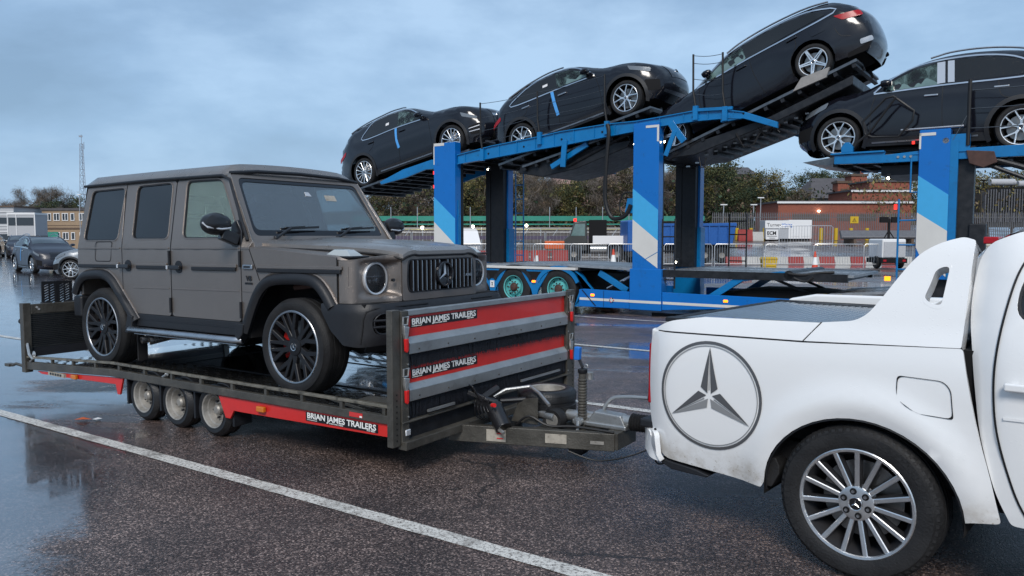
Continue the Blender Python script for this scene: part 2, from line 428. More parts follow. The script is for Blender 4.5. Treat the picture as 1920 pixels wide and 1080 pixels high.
def strip(pts, w_):
    """closed outline of a band of width w_ along an open (x,z) polyline"""
    P = [Vector(p[:2]) for p in pts]; a = []; b = []
    for i, p in enumerate(P):
        d = (P[min(i + 1, len(P) - 1)] - P[max(i - 1, 0)]).normalized(); n = Vector((-d.y, d.x)) * w_ / 2
        a.append(tuple(p + n)); b.append(tuple(p - n))
    return a + b[::-1]
def band(name, pts, w_, f, off, m, par, sides=(-1, 1), step=.1, thick=.003): return skin(name, strip(pts, w_), (), step, f, thick, off, m, par, sides)
def text_mesh(body, size, m, par, loc, rot, ext=.0015, name='lettering', sx=1., bold=0.):
    c = bpy.data.curves.new('txt', 'FONT'); c.body = body; c.size = size; c.extrude = ext; c.offset = bold; c.resolution_u = 3
    o = bpy.data.objects.new('txt', c); col.objects.link(o)
    dg = bpy.context.evaluated_depsgraph_get(); me = bpy.data.meshes.new_from_object(o.evaluated_get(dg)); bpy.data.objects.remove(o)
    me.materials.clear(); me.materials.append(M(m)); me.transform(Matrix.Diagonal((sx, 1, 1, 1)))
    t = link(name, me, par); t.location = loc; t.rotation_euler = rot; return t
ORD = ['first', 'second', 'third', 'fourth', 'fifth', 'sixth', 'seventh', 'eighth', 'ninth', 'tenth', 'eleventh', 'twelfth', 'thirteenth', 'fourteenth', 'fifteenth', 'sixteenth', 'seventeenth', 'eighteenth', 'nineteenth', 'twentieth']
def text_fit(body, width, h, m, par, loc, rot, ext=.001, bold=0.):
    """lettering scaled to a given width"""
    o = text_mesh(body, h, m, par, loc, rot, ext, 'lettering', 1., bold)
    w_ = max(v.co.x for v in o.data.vertices); o.data.transform(Matrix.Diagonal((width / w_, 1, 1, 1))); return o
def ordn(i):
    if i < 20: return ORD[i]
    return ['twenty', 'thirty', 'forty', 'fifty', 'sixty'][i // 10 - 2] + '-' + ORD[i % 10] if (i + 1) % 10 else ['thirtieth', 'fortieth', 'fiftieth', 'sixtieth'][i // 10 - 2]
# ------------------------------------------------------------------ ground
def gz(x, y):
    def ss(a, b, t): t = min(max((t - a) / (b - a), 0), 1); return t * t * (3 - 2 * t)
    h = 1.35 * ss(50, 67, y) * ss(9, 15, x)
    h += 3.5 * ss(84, 120, y) * ss(-60, -30, x)
    return h
xs_ = sorted(set([-1800, -900, -500, -300] + list(range(-200, 201, 12)) + [8, 10, 11, 12, 13, 14, 16] + [300, 500, 900, 1800]))
ys_ = sorted(set([-1500, -500, -150, -40] + list(range(0, 49, 8)) + list(range(50, 70, 2)) + list(range(72, 130, 6)) + [160, 220, 320, 500, 900, 2500, 5000]))
V_ = [(x, y, gz(x, y)) for y in ys_ for x in xs_]; nx = len(xs_)
F_ = [(j * nx + i, j * nx + i + 1, (j + 1) * nx + i + 1, (j + 1) * nx + i) for j in range(len(ys_) - 1) for i in range(nx - 1)]
gm = bpy.data.materials.new('wet_asphalt'); gm.use_nodes = True; t = gm.node_tree; b = t.nodes['Principled BSDF']; L = t.links.new
def N(k, **a):
    n = t.nodes.new(k)
    for q, v in a.items(): setattr(n, q, v)
    return n
def rng(src, a, b_, c, d, smooth=False):
    r = N('ShaderNodeMapRange'); r.inputs[1].default_value = a; r.inputs[2].default_value = b_; r.inputs[3].default_value = c; r.inputs[4].default_value = d
    if smooth: r.interpolation_type = 'SMOOTHSTEP'
    L(src, r.inputs[0]); return r.outputs[0]
def math_(op, a, b_=None):
    n = N('ShaderNodeMath', operation=op)
    for i, v in enumerate((a, b_)):
        if v is None: continue
        if isinstance(v, (int, float)): n.inputs[i].default_value = v
        else: L(v, n.inputs[i])
    return n.outputs[0]
def noise_(scale, detail=4, rough=.55, vec=None, dist=0.):
    n = N('ShaderNodeTexNoise'); n.inputs['Scale'].default_value = scale; n.inputs['Detail'].default_value = detail; n.inputs['Roughness'].default_value = rough; n.inputs['Distortion'].default_value = dist
    L(vec if vec else geo.outputs['Position'], n.inputs[0]); return n.outputs['Fac']
geo = N('ShaderNodeNewGeometry')
mpn = N('ShaderNodeMapping'); mpn.inputs['Rotation'].default_value = (0, 0, R(34)); mpn.inputs['Scale'].default_value = (.55, 1.25, 1); L(geo.outputs['Position'], mpn.inputs[0])
sep = N('ShaderNodeSeparateXYZ'); L(geo.outputs['Position'], sep.inputs[0])
# standing water: broad shallow sheets
pud = math_('ADD', noise_(.26, 9, .62, mpn.outputs[0], .6), rng(sep.outputs[0], -3.9, -1.6, .12, -.03, True))
far = rng(sep.outputs[1], 6.5, 17, 0, .105, True)
pud = math_('ADD', pud, far)
agg = noise_(38, 3, .6); pud = math_('ADD', pud, math_('MULTIPLY', agg, .11))
wet = rng(pud, .595, .665, 0, 1, True)
damp = rng(noise_(.5, 5, .6, mpn.outputs[0], .3), .38, .62, 0, 1, True)
# aggregate
vor = N('ShaderNodeTexVoronoi'); vor.inputs['Scale'].default_value = 105; L(geo.outputs['Position'], vor.inputs[0])
wno = N('ShaderNodeTexWhiteNoise'); L(vor.outputs['Position'], wno.inputs[0])
crp = N('ShaderNodeValToRGB'); L(wno.outputs['Value'], crp.inputs[0]); el = crp.color_ramp.elements
el[0].position = 0; el[0].color = (.030, .022, .019, 1); el[1].position = 1; el[1].color = (.44, .37, .33, 1)
q = el.new(.55); q.color = (.072, .057, .051, 1); q = el.new(.86); q.color = (.19, .155, .14, 1)
tint = N('ShaderNodeMix', data_type='RGBA', blend_type='MULTIPLY'); tint.inputs[0].default_value = 1
L(crp.outputs[0], tint.inputs[6])
ramp2 = N('ShaderNodeMix', data_type='RGBA'); ramp2.inputs[6].default_value = (.38, .34, .345, 1); ramp2.inputs[7].default_value = (1.08, .96, .93, 1); L(rng(noise_(.75, 9, .68, None, .4), .36, .60, 0, 1), ramp2.inputs[0]); L(ramp2.outputs[2], tint.inputs[7])
dk = N('ShaderNodeMix', data_type='RGBA', blend_type='MULTIPLY'); dk.inputs[7].default_value = (.62, .60, .62, 1); L(wet, dk.inputs[0]); L(tint.outputs[2], dk.inputs[6])
ved = N('ShaderNodeTexVoronoi', feature='DISTANCE_TO_EDGE'); ved.inputs['Scale'].default_value = .42
wrp = N('ShaderNodeVectorMath', operation='ADD'); wsc = N('ShaderNodeVectorMath', operation='SCALE'); wsc.inputs['Scale'].default_value = .55; wnz = N('ShaderNodeTexNoise'); wnz.inputs['Scale'].default_value = 1.6; wnz.inputs['Detail'].default_value = 8; L(geo.outputs['Position'], wnz.inputs[0]); L(wnz.outputs['Color'], wsc.inputs[0]); L(geo.outputs['Position'], wrp.inputs[0]); L(wsc.outputs[0], wrp.inputs[1]); L(wrp.outputs[0], ved.inputs[0])
crk = math_('MULTIPLY', rng(ved.outputs['Distance'], .002, .009, 1, 0, True), rng(noise_(.33, 3), .50, .56, 0, .8))
sta = rng(noise_(1.35, 4, .5, None, .8), .665, .70, 0, .7, True)
dk2 = N('ShaderNodeMix', data_type='RGBA'); dk2.inputs[7].default_value = (.012, .010, .010, 1); L(math_('MAXIMUM', crk, sta), dk2.inputs[0]); L(dk.outputs[2], dk2.inputs[6]); L(dk2.outputs[2], b.inputs['Base Color'])
rdry = rng(damp, 0, 1, .46, .26)
rm = N('ShaderNodeMix', data_type='FLOAT'); L(wet, rm.inputs[0]); L(rdry, rm.inputs[2]); rm.inputs[3].default_value = .20; L(rm.outputs[0], b.inputs['Roughness'])
b.inputs['Specular IOR Level'].default_value = .7; L(rng(wet, 0, 1, .0, 1.), b.inputs['Coat Weight']); b.inputs['Coat IOR'].default_value = 1.95; L(rng(noise_(3.1, 6, .65), .35, .65, .03, .16), b.inputs['Coat Roughness'])
bh = math_('ADD', rng(vor.outputs['Distance'], 0, .6, 1, 0), math_('MULTIPLY', noise_(420, 2), .35))
bmp = N('ShaderNodeBump'); bmp.inputs['Distance'].default_value = .006; L(bh, bmp.inputs['Height'])
fade = rng(sep.outputs[1], 5, 16, 1, .35, True)
L(math_('MULTIPLY', rng(wet, 0, 1, .85, .10), fade), bmp.inputs['Strength'])
rip = N('ShaderNodeBump'); rip.inputs['Distance'].default_value = .02; rip.inputs['Strength'].default_value = .12; L(noise_(7, 4, .6), rip.inputs['Height']); L(rip.outputs[0], bmp.inputs['Normal'])
L(bmp.outputs[0], b.inputs['Normal'])
me = bpy.data.meshes.new('ground'); me.from_pydata(V_, [], F_); me.shade_smooth(); me.materials.append(gm)
link('ground', me, None, 'structure')

# worn white bay lines, sheets 4 mm above the ground
lm = bpy.data.materials.new('worn_line'); lm.use_nodes = True; t = lm.node_tree; b = t.nodes['Principled BSDF']; L = t.links.new
geo = N('ShaderNodeNewGeometry')
wear = rng(noise_(48, 6, .8), .42, .50, 0, 1); big = rng(noise_(2.6, 7, .7), .36, .5, .35, 1)
cm = N('ShaderNodeMix', data_type='RGBA'); cm.inputs[6].default_value = (.10, .085, .075, 1); cm.inputs[7].default_value = (.66, .64, .59, 1); L(math_('MULTIPLY', rng(wear, 0, 1, .15, 1), big), cm.inputs[0]); L(cm.outputs[2], b.inputs['Base Color'])
b.inputs['Roughness'].default_value = .38
bp = N('ShaderNodeBump'); bp.inputs['Strength'].default_value = .5; bp.inputs['Distance'].default_value = .004; L(noise_(120, 3), bp.inputs['Height']); L(bp.outputs[0], b.inputs['Normal'])
rl = random.Random(3)
def line(p, q, w_):
    p = Vector(p); q = Vector(q); d = (q - p); n = int(d.length / .12); d.normalize(); s = Vector((-d.y, d.x)) * w_ / 2
    vs = []; 
    for i in range(n + 1):
        c = p + (q - p) * i / n
        vs += [(c + s * (1 + rl.uniform(-.07, .07))).to_3d() + Vector((0, 0, .004)), (c - s * (1 + rl.uniform(-.07, .07))).to_3d() + Vector((0, 0, .004))]
    me = bpy.data.meshes.new('painted_line'); me.from_pydata(vs, [], [(2 * i, 2 * i + 1, 2 * i + 3, 2 * i + 2) for i in range(n)]); me.materials.append(lm)
    link('painted_line', me, None, 'structure')
dl = Vector((math.cos(R(-34)), math.sin(R(-34))))
line(Vector((-4.92, 7.31)) - dl * 6, Vector((-1.39, 4.94)) + dl * 4.2, .115)
c0 = Vector((.62, 7.84)); line(c0 - dl * 4, c0 + dl * 1.1, .11)
c0 = Vector((.92, 12.05)); line(c0 - dl * 7, c0 + dl * 3, .11)
c0 = Vector((1.25, 16.37)); line(c0 - dl * 3, c0 + dl * 5, .11)
c0 = Vector((-8.42, 12.85)); line(c0 - dl * 6, c0 + dl * 3, .11)
# dark patched repairs and a scrap of litter on the asphalt
lit = MB(); lit.add([(-4.02, 6.98, .012), (-3.9, 6.92, .03), (-3.86, 7.0, .012), (-3.97, 7.05, .02)], [(0, 1, 2, 3)], 'orange')
lit.add([(-3.86, 7.0, .012), (-3.8, 6.95, .02), (-3.78, 7.03, .012), (-3.84, 7.06, .015)], [(0, 1, 2, 3)], 'print_white')
tag(lit.build('litter'), 'scrap of orange and white litter lying on the wet asphalt beside the white line', 'litter')

# ------------------------------------------------------------------ background
def AT(px, d): return (px - 960) / 1447 * d
def ZT(py, d): return 1.69 + (443 - py) / 1447 * d
rb = random.Random(11)
# --- trees
def tree_meshes(seed, h, wd, mats, dens, bare):
    r = random.Random(seed); tr = MB(); cr_ = MB(); tips = []
    top = h * .8
    pts = [(0, 0, 0)]; x = y = 0
    for i in range(1, 6): x += r.uniform(-.25, .25) * h / 12; y += r.uniform(-.25, .25) * h / 12; pts.append((x, y, top * i / 5))
    for i in range(5): tr.cyl(pts[i], pts[i + 1], h * .018 * (1 - i / 6), 6, None, h * .018 * (1 - (i + 1) / 6), False)
    for k in range(22):
        z0 = r.uniform(.18, .98); i = min(int(z0 * 5), 4); b0 = Vector(pts[i]).lerp(Vector(pts[i + 1]), z0 * 5 - i)
        a = r.uniform(0, 6.28); ln = wd * (.55 + .45 * math.sin(z0 * 3.1)) * r.uniform(.7, 1.1)
        e1 = b0 + Vector((math.cos(a) * ln * .55, math.sin(a) * ln * .55, ln * r.uniform(.35, .6))); e2 = b0 + Vector((math.cos(a) * ln, math.sin(a) * ln, ln * r.uniform(.6, 1.1)))
        tr.cyl(b0, e1, h * .0055, 4, None, h * .004, False); tr.cyl(e1, e2, h * .004, 4, None, h * .0012, False)
        tips += [e1, e2, e1.lerp(e2, .5)]
        for j in range(3):
            e3 = e1.lerp(e2, r.random()) + Vector((r.uniform(-1, 1), r.uniform(-1, 1), r.uniform(.1, 1))) * wd * .25; tr.cyl(e1.lerp(e2, r.random() * .6), e3, h * .002, 3, None, h * .0008, False); tips.append(e3)
    tips.append(Vector(pts[-1]))
    for tp in tips:
        cm_ = r.choice(mats); rad = wd * r.uniform(.12, .30)
        for j in range(int(dens * r.uniform(.4, 1.5))):
            d = Vector((r.gauss(0, 1), r.gauss(0, 1), r.gauss(0, .8))) * rad * .6; c = tp + d
            if c.z < .3: continue
            s = h * .0095 * r.uniform(.6, 1.6)
            if bare: u = Vector((r.uniform(-1, 1), r.uniform(-1, 1), r.uniform(0, 1.6))).normalized() * s * 5; v = Vector((r.uniform(-1, 1), r.uniform(-1, 1), r.uniform(-1, 1))).normalized() * s * .16
            else: u = Vector((r.uniform(-1, 1), r.uniform(-1, 1), r.uniform(-1, 1))).normalized() * s; v = Vector((r.uniform(-1, 1), r.uniform(-1, 1), r.uniform(-1, 1))).normalized() * s
            cr_.add([c - u, c - v, c + u, c + v], [(0, 1, 2, 3)], cm_)
    def fin(mb, nm):
        me = bpy.data.meshes.new(nm); me.from_pydata(mb.v, [], mb.f)
        for q in mb.ms: me.materials.append(M(q or 'bark'))
        me.polygons.foreach_set('material_index', mb.m); return me
    return fin(tr, 'trunk'), fin(cr_, 'crown')
KINDS = {'bare grey': [tree_meshes(i, 12, 3.6, ['twig', 'leaf_brown', 'twig'], 44, True) for i in (1, 2)],
         'olive': [tree_meshes(i, 12, 4.2, ['leaf_olive', 'leaf_green', 'leaf_olive', 'leaf_yellow'], 40, False) for i in (3, 4)],
         'dark green': [tree_meshes(i, 12, 4.4, ['leaf_green', 'leaf_dark', 'leaf_olive'], 50, False) for i in (5, 6)],
         'brown': [tree_meshes(i, 12, 4.0, ['leaf_brown', 'leaf_olive', 'twig'], 32, False) for i in (7, 8)],
         'yellowish': [tree_meshes(i, 12, 3.6, ['leaf_yellow', 'leaf_olive'], 36, False) for i in (9, 10)]}
def tree(kind, px, d, topy, label, group, wide=1.):
    tm, cm_ = KINDS[kind][rb.randrange(2)]; x = AT(px, d); z0 = gz(x, d)
    h = ZT(topy, d) - z0; s = h / 12
    e_ = empty('tree', (x, d, z0 - .1), rb.uniform(0, 6.28), label, 'tree', group); e_.scale = (s * wide, s * wide, s)
    link('trunk', tm, e_); link('crown', cm_, e_)
strip_trees = []
px = 690
tops = pchip([690, 760, 840, 900, 960, 1010, 1060, 1100, 1150, 1200, 1260, 1330, 1380, 1440, 1500, 1560], [352, 342, 330, 308, 322, 312, 350, 325, 312, 320, 318, 296, 330, 325, 345, 340])
i = 0
while px < 1500:
    k = rb.choice(['olive', 'bare grey', 'dark green', 'brown', 'olive', 'bare grey'] if px < 1150 else ['bare grey', 'olive', 'dark green', 'yellowish', 'brown', 'dark green'])
    d = rb.uniform(88, 104); ty = tops(px) + rb.uniform(-8, 22) - (8 if k == 'bare grey' else 0)
    strip_trees.append((px, d, ty, k)); px += rb.uniform(11, 19); i += 1
cnt = {}
for px, d, ty, k in strip_trees:
    cnt[k] = cnt.get(k, 0) + 1
    tree(k, px, d, ty, '%s autumn tree beyond the scaffolded wall, %s of its kind from the left' % (k, ordn(cnt[k] - 1)), 'trees in the belt behind the yard')
for i, (px, d, ty, k, lb) in enumerate([(1520, 108, 318, 'dark green', 'dense dark evergreen tree rising left of the dark roofed house'), (1548, 110, 322, 'dark green', 'second dense evergreen overlapping the roof ridge of the house'), (1585, 112, 320, 'yellowish', 'yellowing tree above the chimney of the house'),
        (1660, 96, 322, 'yellowish', 'yellow bush under the lit lamp of the transporter truck'), (1690, 90, 330, 'olive', 'olive bush behind the brick building near the blue ladder'), (1815, 78, 322, 'yellowish', 'tawny thicket left of the transformer'), (1850, 84, 326, 'brown', 'brown thicket behind the transformer drum'), (1895, 80, 322, 'yellowish', 'tawny thicket at the right edge of the picture'), (1940, 84, 322, 'olive', 'olive thicket just past the right edge'),
        (58, 160, 352, 'bare grey', 'bare tree behind the white gatehouse, left of two'), (100, 158, 350, 'bare grey', 'tall bare tree behind the tan office block'), (35, 165, 372, 'bare grey', 'low bare tree by the antenna-side roof far left'), (78, 150, 375, 'dark green', 'ivy clad dark tree between the gatehouse and the tan block'), (140, 165, 368, 'dark green', 'dark spreading pine above the tan office block'), (128, 160, 380, 'dark green', 'lower dark pine bough mass above the tan block roof')]):
    tree(k, px, d, ty, lb, 'single trees around the yard', 1.1)
# undergrowth bank that closes the belt
ug = MB(); r = random.Random(5)
for i in range(15000):
    px = r.uniform(660, 1570); d = r.uniform(84, 100); x = AT(px, d); z0 = gz(x, d); z = z0 + abs(r.gauss(0, 2.3)); s = r.uniform(.10, .26)
    u = Vector((r.uniform(-1, 1), r.uniform(-1, 1), r.uniform(-1, 1))).normalized() * s; v = Vector((r.uniform(-1, 1), r.uniform(-1, 1), r.uniform(-1, 1))).normalized() * s; c = Vector((x, d, z))
    ug.add([c - u, c - v, c + u, c + v], [(0, 1, 2, 3)], r.choice(['leaf_green', 'leaf_dark', 'leaf_olive', 'leaf_brown', 'leaf_dark']))
ug.build('undergrowth', smooth=0, kind='stuff', fix=False)
bank = MB()
prf = [(-22, 0)] + [(x, 4.2 + 1.2 * math.sin(x * .31) + .8 * math.sin(x * .83 + 1)) for x in range(-22, 62, 2)] + [(60, 0)]
bank.prism([(x, z) for x, z in prf], 104, 112, 'y', 'scrub'); bank.build('scrub_bank', smooth=0, kind='structure')
bk2 = MB(); bk2.prism([(-260, 0), (-260, 8), (-150, 11), (-60, 9), (0, 12), (60, 14), (150, 13), (300, 10), (300, 0)], 240, 300, 'y', 'scrub'); bk2.build('distant_hill', smooth=0, kind='structure')
ug2 = MB()
for i in range(5000):
    x = r.uniform(34, 58); d = r.uniform(72, 82); z0 = gz(x, d); z = z0 + 2 + abs(r.gauss(0, 2.2)); s = r.uniform(.08, .22)
    u = Vector((r.uniform(-.4, .4), r.uniform(-.4, .4), r.uniform(-1, 1))).normalized() * s; v = Vector((r.uniform(-1, 1), r.uniform(-1, 1), r.uniform(-1, 1))).normalized() * s * .5; c = Vector((x, d, z))
    ug2.add([c - u, c - v, c + u, c + v], [(0, 1, 2, 3)], r.choice(['leaf_yellow', 'leaf_brown', 'leaf_olive']))
ug2.build('tall_scrub', smooth=0, kind='stuff', fix=False)
# houses glimpsed through the belt
for px, d, wdt, zt, zr, lb in [(890, 118, 9, 8.2, 11.0, 'pink brick house with a pale roof glimpsed through the trees behind the middle tower'), (1135, 122, 16, 8.8, 11.5, 'long reddish house roof above the trees beside the central tower'), (1030, 126, 8, 8.0, 10.2, 'small reddish gable showing left of the bare trees'), (1380, 120, 5, 10.2, 11.4, 'brown gable end among the dark green trees')]:
    x = AT(px, d); e_ = empty('house', (x, d, gz(x, d) - .2), 0, lb, 'house', 'houses beyond the trees')
    a = MB(); a.box(-wdt / 2, wdt / 2, 0, 8, 0, zt - 3.6); a.build('wall', 'pink_brick', e_)
    a = MB(); a.prism([(-.4, zt - 3.62), (4, zr - 3.4), (8.4, zt - 3.62)], -wdt / 2 - .3, wdt / 2 + .3, 'x'); a.build('roof', 'pink_brick' if px != 1380 else 'roof_dark', e_)
    for k in (-.28, .28): a = MB(); a.box(wdt * k - .5, wdt * k + .5, -.06, .02, 2, 3.4); a.build('window', 'window_dark', e_)
# --- retaining wall with courses, netting, scaffold
WY = 64.
e_ = empty('retaining_wall', (0, WY, 0), 0, 'dark stone block retaining wall behind the scaffold and barriers', 'wall')
x0, x1 = AT(660, WY), AT(1345, WY)
a = MB(); a.box(x0, x1, .12, .7, 0, 2.25); a.build('core', 'stone_wall', e_)
blk = MB(); blk.box(0, .92, 0, .16, 0, .36); bo = blk.build('stone', 'stone_wall', e_, bev=.02); bo.location = (x0, 0, 0); first = True
blocks = MB(); rr = random.Random(9)
for j in range(6):
    x = x0 - (j % 2) * .5
    while x < x1: blocks.box(x, x + .93, -rr.uniform(0, .05), .14, j * .38, j * .38 + .355); x += .96
blocks.build('stone_courses', 'stone_wall', e_, kind='stuff')
bpy.data.objects.remove(bo)
a = MB(); a.box(x0, x1, -.1, .75, 2.26, 2.42); a.build('coping', 'concrete', e_)
e_ = empty('green_hoarding', (0, WY + .5, 2.42), 0, 'long green netting hoarding along the top of the retaining wall', 'hoarding')
a = MB(); a.box(x0, x1 - 1, 0, .04, .55, .95); a.build('netting', 'green_net', e_)
a = MB(); a.box(x0, x1 - 1, -.03, .02, .22, .32); a.build('netting', 'green_net', e_)
for k in range(int((x1 - x0) / 2.2)): a = MB(); a.cyl((x0 + 1 + k * 2.2, -.06, -.3), (x0 + 1 + k * 2.2, -.06, 1.7), .035, 6); a.build('post', 'galv_rail', e_)
e_ = empty('scaffold', (0, WY - 1.1, 0), 0, 'tube scaffold with sloping props in front of the retaining wall', 'scaffold')
n = int((x1 - x0) / 2.4)
for k in range(n):
    x = x0 + 1.2 + k * 2.4
    a = MB(); a.cyl((x, 0, 0), (x, 0, 2.4), .035, 6); a.build('upright', 'galv_rail', e_)
    a = MB(); a.cyl((x - .1, 0, .1), (x + 1.4, -.1, 2.3), .035, 6); a.build('prop', 'galv_rail', e_)
a = MB(); a.cyl((x0, 0, 2.25), (x1, 0, 2.25), .035, 6); a.build('ledger', 'pale_yellow', e_)
# --- tall mesh fencing with purple banner
e_ = empty('site_fence', (0, WY - 5, 0), 0, 'see-through site fence panels with a purple band behind the barriers', 'fence')
k = AT(690, WY - 5)
while k < AT(1190, WY - 5):
    a = MB()
    for q in ((k, .1, k, 2.0), (k + 3.3, .1, k + 3.3, 2.0), (k, 2.0, k + 3.3, 2.0), (k, .1, k + 3.3, .1)): a.cyl((q[0], 0, q[1]), (q[2], 0, q[3]), .025, 6)
    for j in range(1, 12): a.cyl((k + j * .275, 0, .1), (k + j * .275, 0, 2.0), .006, 3)
    a.build('panel', 'galv_rail', e_)
    a = MB(); a.box(k + .05, k + 3.25, .01, .03, 1.45, 1.72); a.build('banner', 'purple', e_)
    k += 3.4
# --- crowd control barriers
def barrier(par):
    a = MB(); a.tube([(-1.1, 0, .02), (-1.1, 0, 1.0), (-1.03, 0, 1.1), (1.03, 0, 1.1), (1.1, 0, 1.0), (1.1, 0, .02)], .022, 6); a.cyl((-1.1, 0, .2), (1.1, 0, .2), .018, 6); a.build('frame', 'galv_rail', par)
    a = MB()
    for k in range(1, 19): a.cyl((-1.1 + k * .1158, 0, .2), (-1.1 + k * .1158, 0, 1.1), .008, 4)
    a.build('bars', 'galv_rail', par)
    for x in (-.9, .9): a = MB(); a.bar((x, -.28, .02), (x, .28, .02), .05, .02); a.build('foot', 'galv_rail', par)
proto = None
bpx = [795 + 0, 880, 960, 1045, 1115, 1185, 1290, 1385, 1480, 1572, 1665]
for i, px in enumerate(bpx):
    d = 41.5 - (px - 800) * .0012; x = AT(px, d)
    lb = '%s crowd control barrier from the left in the row behind the transporter' % ordn(i)
    if proto is None: proto = empty('crowd_barrier', (x, d, 0), 0, lb, 'barrier', 'steel crowd barriers in a row'); barrier(proto); o = proto
    else: o = copy_tree(proto); o['label'] = lb; o.location = (x, d, 0)
    o.scale = (1.16, 1, 1.16); o.rotation_euler.z = rb.uniform(-.08, .08)
o = copy_tree(proto); o['label'] = 'crowd control barrier standing further back near the yellow bollards'; o.location = (AT(1510, 60), 60, gz(AT(1510, 60), 60)); o.scale = (1.9, 1, 1.5)
# --- water filled barriers red and white
def wbar(m):
    a = MB(); a.prism([(-.22, 0), (.22, 0), (.2, .25), (.1, .55), (.07, .8), (-.07, .8), (-.1, .55), (-.2, .25)], -.75, .75, 'x'); return a
wb = wbar('barrier_red').build('water_barrier', 'barrier_red', None, .03).data
wbw = bpy.data.meshes.new_from_object(bpy.data.objects['water_barrier']); 
bpy.data.objects.remove(bpy.data.objects['water_barrier'])
wbw = wb.copy(); wbw.materials.clear(); wbw.materials.append(M('barrier_white'))
lst = [(900, 44, 'r'), (935, 44.5, 'r'), (975, 45, 'r'), (1012, 45, 'r'), (1050, 45.5, 'r')] + [(1375 + i * 29, 46.5, 'rw'[(i + 0) % 2] if i not in (2,) else 'w') for i in range(12)]
cr_, cw_ = 0, 0
for px, d, c in lst:
    if c == 'r': cr_ += 1; lb = '%s red plastic water barrier from the left behind the crowd barriers' % ordn(cr_ - 1)
    else: cw_ += 1; lb = '%s dirty white plastic water barrier from the left behind the crowd barriers' % ordn(cw_ - 1)
    o = link('water_barrier', wb if c == 'r' else wbw); tag(o, lb, 'barrier', 'red and white water barriers'); o.location = (AT(px, d), d, 0); o.scale = (.62, 1, .58 if px > 1300 else 1.1); o.rotation_euler.z = rb.uniform(-.1, .1)
# red chapter fencing further left
e_ = empty('red_fence_panel', (AT(975, 50), 50, 0), 0, 'row of low red plastic fence panels with slots left of the grey works truck', 'barrier')
for k in range(5):
    a = MB(); x = (k - 2) * 1.25
    a.box(x - .6, x + .6, 0, .05, .85, 1.0); a.box(x - .6, x + .6, 0, .05, .1, .25)
    for j in range(6): a.box(x - .6 + j * .23, x - .53 + j * .23, 0, .05, .25, .85)
    a.build('panel', 'barrier_red', e_); e_.scale = (.8, 1, .75)
# --- cones
def cone(px, d, lb, s=1.):
    e_ = empty('traffic_cone', (AT(px, d), d, gz(AT(px, d), d)), 0, lb, 'traffic cone', 'traffic cones'); e_.scale = (s, s, s)
    a = MB(); a.lathe([(.13, .03), (.03, .75), (0, .75)], 16, axis='z'); a.box(-.2, .2, -.2, .2, 0, .04); a.build('body', 'cone_red', e_)
    a = MB(); a.lathe([(.112, .22), (.066, .52)], 16, axis='z'); a.build('sleeve', 'print_white', e_)
cone(1419 // 1, 44, 'dummy') if False else None
cone(1150, 41, 'traffic cone in front of the grey works truck', 1.35); cone(1006, 43, 'pale faded traffic cone beside the red barriers', 1.2); cone(1528, 38.5, 'traffic cone standing before the barriers right of the central tower', 1.25)
# --- yellow bollards
for i, px in enumerate([1381, 1407, 1432, 1538, 1566, 1594, 1624]):
    d = 66; x = AT(px, d); a = MB(); a.cyl((0, 0, 0), (0, 0, 1.05), .15, 12); o = a.build('bollard', 'yellow', None, .02); o.location = (x, d, gz(x, d)); tag(o, '%s yellow bollard from the left in front of the palisade fence' % ordn(i), 'bollard', 'yellow bollards')
# --- palisade fence
FY = 69.
e_ = empty('palisade_fence', (0, FY, 1.35), 0, 'grey steel palisade fence with spiked pales around the brick building', 'fence')
x0, x1 = AT(1335, FY), AT(1990, FY)
pm_ = bpy.data.meshes.new('pale'); q = MB(); q.add([(-.035, 0, 0), (.035, 0, 0), (.035, 0, 2.35), (0, 0, 2.5), (-.035, 0, 2.35), (-.035, .02, 0), (.035, .02, 0), (.035, .02, 2.35), (0, .02, 2.5), (-.035, .02, 2.35)], [(0, 1, 2, 3, 4), (9, 8, 7, 6, 5), (0, 5, 6, 1), (1, 6, 7, 2), (4, 3, 8, 9), (4, 9, 5, 0), (2, 7, 8, 3)])
po = q.build('pale', 'palisade'); pm_ = po.data; bpy.data.objects.remove(po)
k = x0; nn = 0
while k < x1:
    o = link('pale', pm_, e_); o.location = (k, 0, 0); o.scale.z = 1.0; k += .165; nn += 1
    if nn >= 290: break
if k < x1:
    a = MB()
    while k < x1: a.box(k - .035, k + .035, 0, .02, 0, 2.45); k += .165
    a.build('pales', 'palisade', e_, kind='stuff')
for z in (.5, 2.0): a = MB(); a.box(x0, x1, .03, .08, z, z + .06); a.build('rail', 'palisade', e_)
a = MB(); a.box(-.35, .35, -.03, -.01, 1.45, 2.0); o = a.build('warning_sign', 'yellow', None); o.location = (AT(1599, FY), FY - .05, 1.35 - .1); o.scale = (1.05, 1, 1.1); tag(o, 'yellow electrical warning sign fixed to the palisade fence', 'sign')
a = MB(); a.prism([(-.17, 1.56), (.17, 1.56), (0, 1.88)], -.045, -.033, 'y'); a.build('triangle', 'print_black', o)
a = MB(); a.prism([(-.12, 1.585), (.12, 1.585), (0, 1.82)], -.055, -.047, 'y'); a.build('triangle', 'yellow', o)
a = MB(); a.prism([(.01, 1.79), (-.04, 1.69), (.0, 1.69), (-.02, 1.6), (.04, 1.71), (.0, 1.71)], -.065, -.058, 'y'); a.build('bolt_symbol', 'print_black', o)
